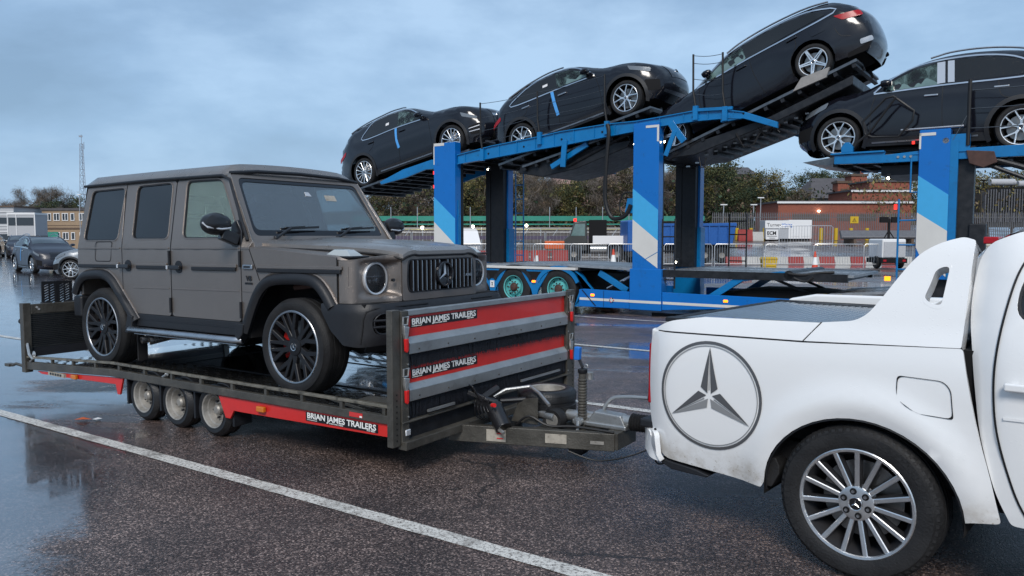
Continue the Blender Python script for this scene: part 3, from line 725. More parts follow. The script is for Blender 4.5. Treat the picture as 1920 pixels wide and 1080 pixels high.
# --- brick substation building
def brick_box(name, px0, px1, yt, yb_h, d, lb, depth=7, trim=True, wmat='brick'):
    x0, x1 = AT(px0, d), AT(px1, d); zt = ZT(yt, d); zg = gz((x0 + x1) / 2, d)
    e_ = empty(name, ((x0 + x1) / 2, d, zg), 0, lb, 'building'); h = zt - zg; w2 = (x1 - x0) / 2
    a = MB(); a.box(-w2, w2, 0, depth, -.3, h - .12); a.build('wall', wmat, e_)
    a = MB(); a.box(-w2 - .15, w2 + .15, -.15, depth + .15, h - .12, h + .06); a.build('roof', 'roof_dark', e_)
    if trim: a = MB(); a.box(-w2 - .18, w2 + .18, -.19, -.152, h - .2, h - .02); a.build('fascia', 'trim_white', e_)
    return e_, w2, h
e_, w2, h = brick_box('substation', 1457, 1706, 378, 0, 76, 'long low red brick building with a white roof edge behind the palisade fence')
for x in (-4.2, -2.4, .1, 2.2, 4.3): a = MB(); a.box(x - .9, x + .9, -.04, .05, h - 1.9, h - 1.25); a.build('louvre', 'dark_brown', e_)
a = MB(); a.cyl((-2.6, -.2, h - .95), (-2.6, -.05, h - .95), .07, 10); a.build('bulkhead_lamp', 'lamp_white', e_)
brick_box('upper_block', 1594, 1702, 357, 0, 80, 'taller red brick block rising behind the low brick building', 6)
brick_box('high_block', 1626, 1704, 340, 0, 84, 'higher brick block with a flat brown top behind the two brick blocks', 5, False)
# house with hipped dark roof and brick tower
d = 100; x0, x1 = AT(1517, d), AT(1670, d); zg = gz(x0, d); zt = ZT(331, d) - zg; ze = ZT(372, d) - zg
e_ = empty('dark_roofed_house', ((x0 + x1) / 2, d, zg), 0, 'old house with a steep dark slate roof behind the brick substation', 'house'); w2 = (x1 - x0) / 2
a = MB(); a.box(-w2 + .3, w2, .5, 8, 0, ze); a.build('wall', 'concrete', e_)
a = MB(); a.add([(-w2, 0, ze), (w2, 0, ze), (w2, 8.5, ze), (-w2, 8.5, ze), (-w2 + 1.6, 4, zt), (w2, 4, zt)], [(0, 1, 5, 4), (2, 3, 4, 5), (0, 4, 3), (1, 2, 5), (0, 3, 2, 1)]); a.build('roof', 'roof_dark', e_)
for (pa, pb, ya, yb, dd, lb) in [(1592, 1621, 328, 378, 92, 'square red brick tower with louvred openings in front of the dark roof'), (1567, 1591, 341, 378, 90, 'shorter brick tower with louvres left of the taller brick tower')]:
    xa, xb = AT(pa, dd), AT(pb, dd); z0 = gz(xa, dd); a_ = empty('brick_tower', ((xa + xb) / 2, dd, z0), 0, lb, 'tower'); ww = (xb - xa) / 2; h = ZT(ya, dd) - z0
    a = MB(); a.box(-ww, ww, 0, 2 * ww, 0, h - .2); a.build('wall', 'brick', a_)
    a = MB(); a.box(-ww - .12, ww + .12, -.12, 2 * ww + .12, h - .2, h + .05); a.build('cap', 'dark_brown', a_)
    for j in range(3): a = MB(); a.box(-ww * .55, ww * .55, -.05, .03, h - 1.9 + j * .4, h - 1.65 + j * .4); a.build('louvre', 'dark_brown', a_)
a = MB(); a.box(-.35, .35, -.35, .35, 0, 1.4); a.box(-.42, .42, -.42, .42, 1.4, 1.55); o = a.build('chimney_stack', 'brick'); o.location = (AT(1607, 104), 104, ZT(333, 104)); tag(o, 'brick chimney stack on the ridge of the dark roofed house', 'chimney')
# --- generator container with lettering, sign board
def letters(body, size, m, par, x, y, z, sx=1., bold=0.): return text_mesh(body, size, m, par, (x, y, z), (R(90), 0, 0), .004, 'lettering', sx, bold)
d = 65.5; x0, x1 = AT(1434, d), AT(1520, d); zg = gz(x0, d)
e_ = empty('generator', (x0, d, zg), 0, 'large white generator set with lettering parked against the palisade fence', 'generator'); W_ = x1 - x0
a = MB(); a.box(0, W_, 0, 1.5, .15, 1.72); a.build('cabinet', 'grey_clad', e_, .03)
a = MB(); a.box(W_ * .5, W_ + .02, -.03, 1.55, .15, 1.75); a.build('cover', 'trim_white', e_, .03)
a = MB(); a.box(.1, W_ - .1, .1, 1.4, 0, .15); a.build('skid', 'deep_black', e_)
for x in (W_ * .56, W_ * .78): a = MB(); a.box(x, x + .7, -.05, -.03, .35, 1.3); a.build('door', 'trim_white', e_)
a = MB(); a.box(-.05, W_ * .5, -.05, -.01, 1.05, 1.68); a.build('name_board', 'trim_white', e_)
letters('Turney', .42, 'emblem_grey', e_, .1, -.06, 1.2); letters('Vijaing', .42, 'blue_grip', e_, 1.35, -.06, 1.2, .8)
a = MB(); a.box(.02, 1.05, -.08, -.04, .1, .92); a.build('notice_board', 'trim_white', e_); letters('ECM', .42, 'print_black', e_, .1, -.09, .5, .95, .012); a = MB(); a.box(.12, .95, -.1, -.082, .36, .4); a.box(.3, .8, -.1, -.082, .2, .24); a.build('small_print', 'emblem_grey', e_)
# red white stacked barriers near bollards
for i, (px, s) in enumerate([(1396, 1.0), (1416, .8)]):
    d = 65.; o = link('water_barrier', wb if i == 0 else wbw); tag(o, ['red water barrier standing by the first yellow bollard', 'white water barrier lying between the first two yellow bollards'][i], 'barrier'); o.location = (AT(px, d), d, gz(AT(px, d), d)); o.scale = (.8, 1, 1.2 * s)
e_ = empty('grit_bin', (AT(1441, 43.5), 43.5, 0), 0, 'yellow grit bin behind the crowd barriers', 'bin')
a = MB(); a.prism([(-.5, 0), (.5, 0), (.58, .62), (-.58, .62)], -.3, .3, 'y'); a.build('body', 'yellow', e_, .03); a = MB(); a.prism([(-.62, .62), (.62, .62), (.5, .85), (-.5, .85)], -.34, .34, 'y'); a.build('lid', 'yellow', e_, .03); e_.scale = (.75, .75, .62)
# pipes and plant by the lighting trailer
e_ = empty('steel_pipes', (AT(1655, 62), 62, gz(AT(1655, 62), 62)), 0, 'stack of long grey steel pipes lying in front of the fence', 'pipes')
for j in range(5): a = MB(); a.cyl((-3.4 + j * .1, j * .3, .55 + .1 * j), (3.2, j * .3, .55 + .1 * j), .16, 10); a.build('pipe', 'palisade', e_)
for x in (-2.4, 2.2): a = MB(); a.box(x - .1, x + .1, -.3, 1.6, 0, .4); a.build('bearer', 'dark_brown', e_)
# lighting tower trailer
d = 40; e_ = empty('lighting_tower', (AT(1676, d), d, 0), 0, 'white mobile lighting tower trailer behind the last crowd barrier', 'lighting tower')
a = MB(); a.box(-.62, .62, 0, 1.6, .55, 1.55); a.build('canopy', 'trim_white', e_, .08)
a = MB(); a.box(-.55, .55, -.04, .02, .62, 1.4); a.build('grille', 'grey_clad', e_)
a = MB(); a.box(-.66, .66, -.05, 1.7, .3, .55); a.build('chassis', 'deep_black', e_)
for x in (-.6, .6): a = MB(); a.lathe([(.1, -.1), (.3, -.1), (.33, -.06), (.33, .06), (.3, .1), (.1, .1)], 20, (x, .6, .33), 'x'); a.build('wheel', 'rubber', e_)
a = MB(); a.box(-.05, .05, .6, .7, 1.55, 2.6); a.cyl((0, .65, 2.0), (.25, .6, 1.6), .03, 6); a.cyl((0, .65, 2.0), (-.25, .6, 1.6), .03, 6); a.build('mast', 'deep_black', e_)
for x in (-.3, .3): a = MB(); a.box(x - .22, x + .22, .5, .66, 2.4, 2.7); a.build('floodlight', 'deep_black', e_, .02); 
for x in (-.5, .5): a = MB(); a.box(x - .08, x + .08, -.07, -.03, .38, .48); a.build('tail_lamp', 'red_lamp', e_)
# transformer
d = 74; x0 = AT(1838, d); zg = gz(x0, d) + .2
e_ = empty('transformer', (AT(1878, d), d, zg), 0, 'grey electrical transformer with vertical cooling fins and a horizontal drum', 'transformer')
for j in range(17):
    a = MB(); x = -2.0 + j * .25; a.box(x, x + .1, -.3, 1.2, 1.5, 4.6 - (.3 if j % 5 == 0 else 0)); a.build('cooling_fin', 'palisade', e_)
a = MB(); a.box(-2.1, 2.2, .2, 1.6, 1.0, 4.5); a.build('tank', 'trailer_steel', e_)
a = MB(); a.cyl((-1.2, .4, 5.3), (1.2, .4, 5.3), .32, 18); a.build('drum', 'grey_clad', e_, .05)
a = MB(); a.cyl((1.45, .4, 5.15), (2.2, .4, 5.15), .3, 14); a.build('drum', 'grey_clad', e_, .05)
a = MB(); a.box(-2.2, 2.4, .1, .9, 4.6, 4.8); a.cyl((-1.8, .4, 4.8), (-1.8, .4, 5.5), .07, 6); a.box(-2.1, -1.4, .3, .5, 5.45, 5.55); a.cyl((.9, .4, 4.8), (.5, .4, 6.0), .09, 6); a.build('bracket', 'deep_black', e_)
# ibc totes
for i, px in enumerate([1817, 1845]):
    d = 52; x = AT(px, d); e_ = empty('plastic_tote', (x, d, gz(x, d)), 0, ['cream plastic container stack, left one beside the blue tower', 'cream plastic container stack, right one with a black latch'][i], 'container', 'cream plastic containers')
    for j in range(3):
        a = MB(); a.box(-.48, .48, 0, .9, .1 + j * .42, .48 + j * .42); a.build('crate', 'tote', e_, .03)
        a = MB(); a.box(-.42, -.12, -.03, 0, .18 + j * .42, .4 + j * .42); a.box(.1, .42, -.03, 0, .18 + j * .42, .4 + j * .42); a.build('rib', 'tote', e_)
    a = MB(); a.box(-.52, .5, -.05, .95, 1.36, 1.42); a.build('cover', 'deep_black' if i else 'trim_white', e_)
# --- lamp posts
for px, d, yt, lb in [(1355, 70, 385, 'slim lamp post behind the palisade fence beside the dark tower'), (1411, 72, 385, 'lamp post with two heads left of the brick building'), (1424, 74, 372, 'tall thin pole left of the brick building'), (153, 110, 366, 'lamp post in front of the tan office block')]:
    x = AT(px, d); z0 = gz(x, d); h = ZT(yt, d) - z0; e_ = empty('lamp_post', (x, d, z0), 0, lb, 'lamp post', 'lamp posts'); a = MB(); a.cyl((0, 0, 0), (0, 0, h), .06, 8, None, .04); a.build('pole', 'galv_rail', e_)
    a = MB(); a.box(-.3, .3, -.1, .1, h - .02, h + .08); a.build('head', 'trim_white', e_, .02)
# --- works floodlights seen lit on the scaffold
for px, py, lb in [(792, 427, 'lit floodlight on the scaffold left of the first tower'), (887, 425, 'lit floodlight above the white van'), (987, 423, 'small lit lamp on the scaffold right of the dark tower')]:
    d = 62.5; a = MB(); a.lathe([(0, -.05), (.08, -.05), (.11, .05), (0, .08)], 12, (0, 0, 0), 'y'); o = a.build('floodlight', 'lamp_white'); o.location = (AT(px, d), d, ZT(py, d)); tag(o, lb, 'floodlight', 'lit site floodlights')
# --- white van (front view)
d = 56; e_ = empty('white_van', (AT(881, d), d, 0), R(12), 'white panel van facing the yard beneath the scaffold', 'van')
a = MB(); sec = [(-1.0, .35), (-1.02, 1.3), (-.88, 2.4), (-.7, 2.62), (.7, 2.62), (.88, 2.4), (1.02, 1.3), (1.0, .35)]
a.prism(sec, .9, 5.5, 'y'); a.add([(x, 0.0 if z < 1.25 else (.25 if z < 1.5 else .9), z) for x, z in sec[:2] + sec[-2:]] + [(-1.02, .9, 1.3), (1.02, .9, 1.3), (-1.0, .9, .35), (1.0, .9, .35)], [(0, 1, 2, 3), (1, 4, 5, 2), (0, 6, 4, 1), (3, 2, 5, 7), (0, 3, 7, 6)]); a.build('body', 'trim_white', e_, .05)
a = MB(); a.add([(-.88, .05, 1.32), (.88, .05, 1.32), (.74, .86, 2.15), (-.74, .86, 2.15)], [(0, 1, 2, 3)]); a.add([(-1.0, 0, 1.28), (1.0, 0, 1.28), (.86, .9, 2.4), (-.86, .9, 2.4)], [(0, 1, 2, 3)], 'trim_white'); a.build('windscreen', 'window_dark', e_)
for x in (-.8, .8): a = MB(); a.box(x - .14, x + .14, -.04, .02, .85, 1.1); a.build('headlight', 'led_ring', e_)
a = MB(); a.box(-.5, .5, -.04, .02, .7, 1.0); a.build('grille', 'deep_black', e_)
for x in (-.85, .85):
    for y in (.9, 4.4): a = MB(); a.lathe([(.1, -.12), (.32, -.12), (.34, 0), (.32, .12), (.1, .12)], 16, (x, y, .34), 'x'); a.build('wheel', 'rubber', e_)
e_.scale = (.82, .82, .86)
# --- grey works truck with white dropsides, cab to the left
d = 50; e_ = empty('works_truck', (AT(1127, d), d, 0), R(-6), 'small grey works truck with white dropside body behind the barriers', 'truck')
a = MB(); a.prism([(-2.35, .75), (-2.4, 1.5), (-2.05, 1.75), (-1.75, 2.62), (-.95, 2.7), (-.9, .75)], 0, 2.0, 'y'); a.build('cab', 'truck_grey', e_, .06)
a = MB(); a.prism([(-1.95, 1.72), (-1.68, 2.5), (-1.05, 2.5), (-1.05, 1.72)], -.02, .02, 'y'); a.build('window', 'car_glass_pale', e_)
a = MB(); a.box(-.8, .35, .1, 1.9, 1.2, 2.75); a.build('rear_frame', 'deep_black', e_, .03)
a = MB(); a.box(-.55, 2.5, -.05, 2.05, 1.2, 1.72); a.build('dropside', 'trim_white', e_, .03)
a = MB(); a.box(-2.3, 2.6, .3, 1.7, .55, 1.15); a.build('chassis', 'deep_black', e_)
a = MB(); a.cyl((-.7, .15, .85), (.35, .15, .85), .27, 14); a.build('tank', 'galv', e_)
for x in (-1.75, 1.0, 1.85):
    a = MB(); a.lathe([(.2, -.13), (.48, -.13), (.53, -.05), (.53, .1), (.2, .1)], 24, (x, .12, .53), 'y'); w_ = a.build('wheel', 'rubber', e_); a = MB(); a.lathe([(0, -.05), (.22, -.08), (.25, -.12)], 20, (x, .12, .53), 'y'); a.build('rim', 'rim_grey', w_)
a = MB(); a.cyl((-1.7, .5, 2.65), (-1.7, .5, 2.85), .1, 10); a.build('beacon', 'lamp_red', e_)
# --- blue tipper
d = 49; e_ = empty('blue_tipper_truck', (AT(1310, d), d, 0), R(5), 'blue tipper truck body behind the central tower and its ladder', 'truck')
a = MB(); a.prism([(-2.6, 1.15), (2.2, 1.15), (2.45, 2.55), (-2.6, 2.45)], 0, 2.2, 'y'); a.build('tipper_body', 'tipper_blue', e_, .04)
for j in range(8): a = MB(); a.box(-2.5 + j * .62, -2.42 + j * .62, -.08, 0, 1.15, 2.45); a.build('rib', 'tipper_blue', e_)
a = MB(); a.box(-2.6, 2.42, -.09, 0, 2.35, 2.5); a.build('top_rail', 'tipper_blue', e_)
a = MB(); a.box(-2.6, 2.1, .3, 1.9, .6, 1.12); a.build('chassis', 'deep_black', e_)
a = MB(); a.box(-4.6, -2.75, 0, 2.2, .7, 2.7); a.build('cab', 'tipper_blue', e_, .1)
for x in (-3.7, .4, 1.5):
    a = MB(); a.lathe([(.2, -.13), (.46, -.13), (.5, -.05), (.5, .1), (.2, .1)], 24, (x, .1, .5), 'y'); w_ = a.build('wheel', 'rubber', e_); a = MB(); a.lathe([(0, -.05), (.22, -.08), (.25, -.12)], 20, (x, .1, .5), 'y'); a.build('rim', 'rim_grey', w_)
a = MB(); a.box(-.6, .6, 0, .9, .5, 1.0); o = a.build('excavator_bucket', 'orange', None, .05); o.location = (AT(1040, 47), 47, .4); tag(o, 'orange machine part standing among the red barriers', 'machinery')
# --- left background: grey office, gatehouse, tan block, mast
d = 112
e_ = empty('grey_office_block', (AT(-20, d), d, 0), R(3), 'pale grey horizontal banded office block at the left edge', 'building')
hh = ZT(420, d); x0, x1 = -9.5, AT(28, d) - AT(-20, d)
a = MB(); a.box(x0, x1, 0, 9, 0, 5.9); a.build('wall', 'grey_clad', e_)
for z in (1.6, 4.0): a = MB(); a.box(x0, x1 - .2, -.04, .03, z - .5, z + .4); a.build('window', 'window_dark', e_)
for z in (.6, 1.0, 2.3, 2.8, 3.2, 4.7, 5.2): a = MB(); a.box(x0, x1 + .05, -.1, 0, z, z + .09); a.build('clad_band', 'trim_white', e_)
a = MB(); a.box(x0 - .2, x1 + .2, -.2, 9, 5.9, 6.1); a.box(x0, x0 + 3, 1, 6, 6.1, 8.3); a.build('roof', 'dark_brown', e_)
d = 98; e_ = empty('gatehouse', (AT(45, d), d, 0), R(6), 'white cladding gatehouse with a dark strip window on a brown brick base', 'building')
a = MB(); a.box(-1.6, 1.65, .25, 3, 0, 1.75); a.build('base', 'dark_brown', e_)
a = MB(); a.box(-.55, .6, .18, .3, 0, 1.7); a.build('opening', 'deep_black', e_)
a = MB(); a.box(-1.75, 1.5, 0, 3.2, 1.75, 4.6); a.build('cabin', 'grey_clad', e_)
a = MB(); a.box(-.65, 1.35, -.03, .02, 3.05, 4.05); a.build('window', 'window_dark', e_); a = MB(); a.box(-1.65, -.8, -.03, .02, 3.05, 4.05); a.build('window', 'window_dark', e_)
a = MB(); a.box(-1.8, 1.55, -.06, 3.25, 4.42, 4.68); a.box(-.76, -.68, -.05, 0, 1.75, 4.42); a.box(-1.8, -1.72, -.05, 0, 1.75, 4.42); a.box(1.45, 1.55, -.05, 0, 1.75, 4.42); a.build('frame', 'trim_white', e_)
d = 118; e_ = empty('tan_office_block', (AT(82, d), d, 0), R(-4), 'two storey tan office block with white windows at the left', 'building')
a = MB(); a.box(0, 16, 0, 8, 0, 5.6); a.build('wall', 'tan_brick', e_)
a = MB(); a.box(-.1, 16.1, -.08, 0, 2.75, 3.0); a.box(-.1, 16.1, -.05, 0, 3.3, 3.36); a.build('floor_band', 'dark_brown', e_)
a = MB(); a.box(-.1, 16.1, -.15, 8.1, 5.6, 5.95); a.build('roof', 'roof_dark', e_)
for j in range(9):
    x = .6 + j * 1.35; wd_ = .85 if j % 4 != 3 else .5
    for z in (1.2, 4.1):
        a = MB(); a.box(x, x + wd_, -.05, .03, z, z + 1.05); f_ = a.build('window', 'window_dark', e_)
        a = MB(); a.box(x - .06, x + wd_ + .06, -.1, -.05, z + 1.0, z + 1.1); a.box(x - .06, x + wd_ + .06, -.1, -.05, z - .06, z + .04); a.box(x - .06, x + .03, -.1, -.05, z + .04, z + 1.0); a.box(x + wd_ - .03, x + wd_ + .06, -.1, -.05, z + .04, z + 1.0)
        if wd_ > .6: a.box(x + wd_ / 2 - .05, x + wd_ / 2 + .05, -.1, -.05, z + .04, z + 1.0)
        a.build('frame', 'trim_white', f_)
a = MB(); a.cyl((8.2, -.4, 2.5), (8.2, -.2, 2.5), .14, 10); a.build('wall_lamp', 'lamp_white', e_)
a = MB(); a.box(0, 3.2, 0, .1, 0, 2.3); o = a.build('green_container', 'green_net'); o.location = (AT(68, 108), 108, 0); tag(o, 'green and grey low hut between the gatehouse and the tan block', 'hut'); a = MB(); a.box(0, 3.2, -.03, 0, 0, 1.6); a.build('lower_panel', 'grey_clad', o)
d = 150; e_ = empty('antenna_mast', (AT(161, d), d, 0), R(20), 'tall slim lattice antenna mast rising behind the tan block', 'mast')
ht = ZT(272, d)
a = MB()
for sx, sy in ((-.6, -.6), (.6, -.6), (0, .7)): a.cyl((sx * 1.3, sy * 1.3, 0), (sx * .45, sy * .45, ht), .05, 5)
a.build('leg', 'mast_steel', e_)
a = MB(); nb = 16
for k in range(nb):
    z0 = ht * k / nb; z1 = ht * (k + 1) / nb
    def s_(z): return 1.3 - .85 * z / ht
    P = lambda i, z: (((-.6, .6, 0)[i]) * s_(z), ((-.6, -.6, .7)[i]) * s_(z), z)
    for i in range(3): a.cyl(P(i, z0), P((i + 1) % 3, z1), .03, 4); a.cyl(P(i, z1), P((i + 1) % 3, z1), .03, 4)
a.build('lattice', 'mast_steel', e_)
a = MB(); a.cyl((0, 0, ht), (0, 0, ht + 1.8), .05, 5); a.box(-.4, .2, -.1, .1, ht + 1.3, ht + 1.6); a.cyl((.4, 0, ht - 1), (.4, 0, ht + .4), .05, 5); a.build('aerial', 'mast_steel', e_)
# ------------------------------------------------------------------ wheels
def spoke_mesh(r0, a0, w0, r1, a1, w1, y0, y1, dep, fm, sm):
    """one spoke of a wheel with axis y; polar ends (radius, angle), widths, face heights, depth"""
    p = Vector((r0 * math.cos(a0), 0, r0 * math.sin(a0))); q = Vector((r1 * math.cos(a1), 0, r1 * math.sin(a1))); d = (q - p).normalized(); n = Vector((-d.z, 0, d.x))
    A = [p + n * w0 / 2, p - n * w0 / 2, q - n * w1 / 2, q + n * w1 / 2]; ys = [y0, y0, y1, y1]
    top = [Vector((v.x, y, v.z)) for v, y in zip(A, ys)]; bev = [Vector((v.x, y + .004, v.z)) + (v - (p + q) / 2) * 0 for v, y in zip([p + n * (w0 / 2 + .004), p - n * (w0 / 2 + .004), q - n * (w1 / 2 + .004), q + n * (w1 / 2 + .004)], ys)]
    bot = [Vector((v.x * 1.0, y + dep, v.z)) + (n * s * dep * .12) for v, y, s in zip(A, ys, (1, -1, -1, 1))]
    mb = MB(); mb.add(top, [(0, 1, 2, 3)], fm); mb.add(top + bev, [(i, i + 4, (i + 1) % 4 + 4, (i + 1) % 4) for i in range(4)], fm); mb.add(bev + bot, [(i, i + 4, (i + 1) % 4 + 4, (i + 1) % 4) for i in range(4)] + [(7, 6, 5, 4)], sm)
    return mb
def star_mb(r, a0, y, th, m, w_=.16):
    mb = MB()
    for k in range(3):
        t_ = a0 + k * 2.0944; tip = (r * math.cos(t_), y, r * math.sin(t_)); c = (0, y - th, 0)
        l = (r * w_ * math.cos(t_ + 1.047), y, r * w_ * math.sin(t_ + 1.047)); rr_ = (r * w_ * math.cos(t_ - 1.047), y, r * w_ * math.sin(t_ - 1.047))
        mb.add([tip, l, c, rr_], [(0, 1, 2), (0, 2, 3)], m)
    return mb
WHEELS = {}
def wheel(par, loc, side, r, w_, rr, style, caliper=None, simple=False):
    key = (r, w_, rr, style)
    sv = list(ZOFF); ZOFF[:] = [0, 0, 0]
    if key in WHEELS:
        o = copy_tree(WHEELS[key], par); o.location = (loc[0] + sv[0], loc[1] + sv[1], loc[2] + sv[2]); o.rotation_euler.z = 0 if side < 0 else math.pi; ZOFF[:] = sv; return o
    h = w_ / 2; mb = MB(); big = style in ('fan15', 'amg'); lug = style == 'fan15'
    prof = [(rr - .004, -h + .030), (rr + .006, -h + .004), (rr + .016, -h - .001), (rr + (r - rr) * .45, -h - .009), (rr + (r - rr) * .72, -h - .005), (r - .022, -h + .010), (r - .010, -h + .022), (r - .003, -h + .036)]
    if big:
        g = (w_ - .075) / 4; a_ = -h + .0375
        for k in range(4): prof += [(r, a_ + k * g + .003), (r, a_ + (k + 1) * g - .007), (r - .008, a_ + (k + 1) * g - .006), (r - .008, a_ + (k + 1) * g)] if k < 3 else [(r, a_ + k * g + .003), (r, a_ + (k + 1) * g - .003)]
    else: prof += [(r, -h + .05), (r, h - .05)]
    prof += [(r - .006, h - .03), (r - .03, h - .004), (rr + .01, h), (rr - .01, h - .03)]
    mb.lathe(prof, 72 if big else 40)
    if lug:      # shoulder lugs and sidewall lettering ribs
        n = 64
        for k in range(n):
            t_ = 2 * math.pi * k / n; c, s_ = math.cos(t_), math.sin(t_); t2 = t_ + .055
            def P(rad, a, tt): return (rad * math.cos(tt), a, rad * math.sin(tt))
            for sg in (-1, 1):
                y0, y1 = (sg * (h - .003), sg * (h - .045))
                vs = [P(r - .032, y0, t_), P(r - .032, y0, t2), P(r - .012, sg * (h - .012), t_), P(r - .012, sg * (h - .012), t2), P(r + .002, y1, t_), P(r + .002, y1, t2), P(r - .02, y1, t_), P(r - .02, y1, t2)]
                mb.add(vs, [(0, 1, 3, 2), (2, 3, 5, 4), (0, 2, 4, 6), (1, 7, 5, 3)])
        for (ra, k0, k1) in ((.5, 0, 14), (.5, 30, 42)):
            for k in range(k0, k1):
                t_ = k * .1; rad = rr + (r - rr) * .55; q = MB()
                a1, b1 = t_, t_ + .055
                mb.add([((rad - .014) * math.cos(a1), -h - .0105, (rad - .014) * math.sin(a1)), ((rad - .014) * math.cos(b1), -h - .0105, (rad - .014) * math.sin(b1)), ((rad + .014) * math.cos(b1), -h - .0102, (rad + .014) * math.sin(b1)), ((rad + .014) * math.cos(a1), -h - .0102, (rad + .014) * math.sin(a1))], [(0, 1, 2, 3)])
    root = mb.build('wheel', 'rubber', par, fix=True, smooth=38)
    lipm, facem, pockm = {'fan15': ('polished_alloy', 'polished_alloy', 'pocket_alloy'), 'amg': ('dull_chrome', 'matt_wheel', 'matt_wheel')}.get(style, ('polished_alloy', 'polished_alloy', 'dark_alloy'))
    mb = MB(); mb.lathe([(rr + .006, -h + .003), (rr + .001, -h - .001), (rr - .010, -h + .001), (rr - .014, -h + .008)], 64, m=lipm if not simple else lipm)
    mb.lathe([(rr - .014, -h + .008), (rr - .022, -h + .035), (rr - .034, -h + .06), (rr - .045, h - .05), (rr - .05, h - .02)], 56, m=pockm if style != 'amg' else 'matt_wheel')
    mb.build('rim', facem, root)
    ya, yb = -h + .006, -h + .022; H2 = rr - .012
    T = 2 * math.pi
    if style == 'fan15':
        bm_ = spoke_mesh(.085, 0, .016, H2, 0, .017, yb, ya, .055, facem, pockm).build('spoke', None, root, smooth=30)
        for k in range(15):
            o = bm_ if k == 0 else bm_.copy()
            if k: col.objects.link(o)
            o.rotation_euler.y = -T * k / 15 - T / 4
    elif style == 'fan14':
        mb = MB()
        for k in range(14): s_ = spoke_mesh(.06, T * k / 14, .013, H2, T * k / 14 + .03, .017, yb, ya, .03, facem, pockm); mb.add(s_.v, s_.f, facem)
        mb.build('spokes', facem, root, smooth=30)
    elif style == 'y5':
        for k in range(5):
            a0 = T * k / 5 + T / 4; mb = MB()
            for (q0, q1, w0, w1) in [((.05, a0), (.13, a0 + .1), .03, .02), ((.05, a0), (.13, a0 - .1), .03, .02), ((.12, a0 + .11), (H2, a0 + .34), .02, .017), ((.12, a0 - .11), (H2, a0 - .34), .02, .017)]:
                s_ = spoke_mesh(q0[0], q0[1], w0, q1[0], q1[1], w1, yb if q0[0] < .1 else yb - .006, ya if q1[0] > .2 else yb - .006, .03, facem, pockm)
                for f__, mi in zip(s_.f, s_.m): pass
                b_ = len(mb.v); mb.v += s_.v
                for f__, mi in zip(s_.f, s_.m): mb.f.append(tuple(b_ + i for i in f__)); mb.m.append(mb._mi(s_.ms[mi]))
            mb.build('spoke', facem, root, smooth=30)
    elif style == 'star5':
        for k in range(5):
            a0 = T * k / 5 + T / 4 + .2; mb = MB()
            for sg in (-1, 1):
                s_ = spoke_mesh(.05, a0 + sg * .45, .022, H2, a0 + sg * .055, .02, yb, ya, .03, facem, pockm); b_ = len(mb.v); mb.v += s_.v
                for f__, mi in zip(s_.f, s_.m): mb.f.append(tuple(b_ + i for i in f__)); mb.m.append(mb._mi(s_.ms[mi]))
            mb.build('spoke', facem, root, smooth=30)
    elif style == 'amg':
        for k in range(5):
            a0 = T * k / 5 + T / 4 + .35
            for sg in (-1, 1):
                mb = MB()
                for (q0, q1, w0, w1, da, db) in [((.055, a0 + sg * .28), (.15, a0 + sg * .22), .044, .034, yb + .004, yb), ((.14, a0 + sg * .23), (H2, a0 + sg * .46), .032, .024, yb, ya), ((.145, a0 + sg * .19), (H2, a0 + sg * .12), .026, .020, yb, ya)]:
                    s_ = spoke_mesh(q0[0], q0[1], w0, q1[0], q1[1], w1, da, db, .035, facem, pockm); mb.add(s_.v, s_.f, facem)
                mb.build('spoke', facem, root, smooth=30)
    hub_r = {'fan15': .088, 'amg': .075}.get(style, .058)
    mb = MB(); mb.lathe([(0, yb - .006), (hub_r - .02, yb - .006), (hub_r - .004, yb - .003), (hub_r, yb + .006), (hub_r, yb + .05)], 36); mb.build('hub', facem, root)
    if style == 'fan15':
        bo = MB(); bo.cyl((.060, yb - .004, 0), (.060, yb - .0085, 0), .0165, 16, 'deep_black'); bo.cyl((.060, yb - .004, 0), (.060, yb - .016, 0), .008, 6, 'dull_chrome'); b0 = bo.build('wheel_bolt', None, root)
        for k in range(6):
            o = b0 if k == 0 else b0.copy()
            if k: col.objects.link(o)
            o.rotation_euler.y = T * k / 6 + .3
        mb = MB(); mb.lathe([(0, yb - .017), (.026, yb - .016), (.032, yb - .008), (.032, yb)], 28); cap = mb.build('hub_cap', 'gloss_black', root)
        s_ = star_mb(.024, T / 4, yb - .018, .003, 'chrome'); mb = MB(); mb.add(s_.v, s_.f, 'chrome'); mb.lathe([(.029, yb - .017), (.0315, yb - .0185), (.0325, yb - .012)], 28, m='chrome'); mb.build('star_emblem', None, root, smooth=0)
    else:
        mb = MB(); mb.lathe([(0, yb - .012), (.026, yb - .011), (.031, yb - .004)], 20); mb.build('hub_cap', 'gloss_black' if style == 'amg' else 'dark_alloy', root)
        s_ = star_mb(.025, T / 4, yb - .014, .003, 'chrome'); mb = MB(); mb.add(s_.v, s_.f, 'chrome'); mb.lathe([(.027, yb - .013), (.031, yb - .0145), (.033, yb - .006)], 24, m='chrome'); mb.build('star_emblem', None, root, smooth=0)
    mb = MB(); rd = rr * .72; mb.lathe([(.05, .0), (rd, .0), (rd, .025), (.05, .025)], 40)
    if style == 'amg':
        for k in range(24): t_ = k * T / 24; mb.cyl((rd * .85 * math.cos(t_), -.001, rd * .85 * math.sin(t_)), (rd * .85 * math.cos(t_), -.004, rd * .85 * math.sin(t_)), .006, 6, 'deep_black')
    mb.build('brake_disc', 'rotor', root)
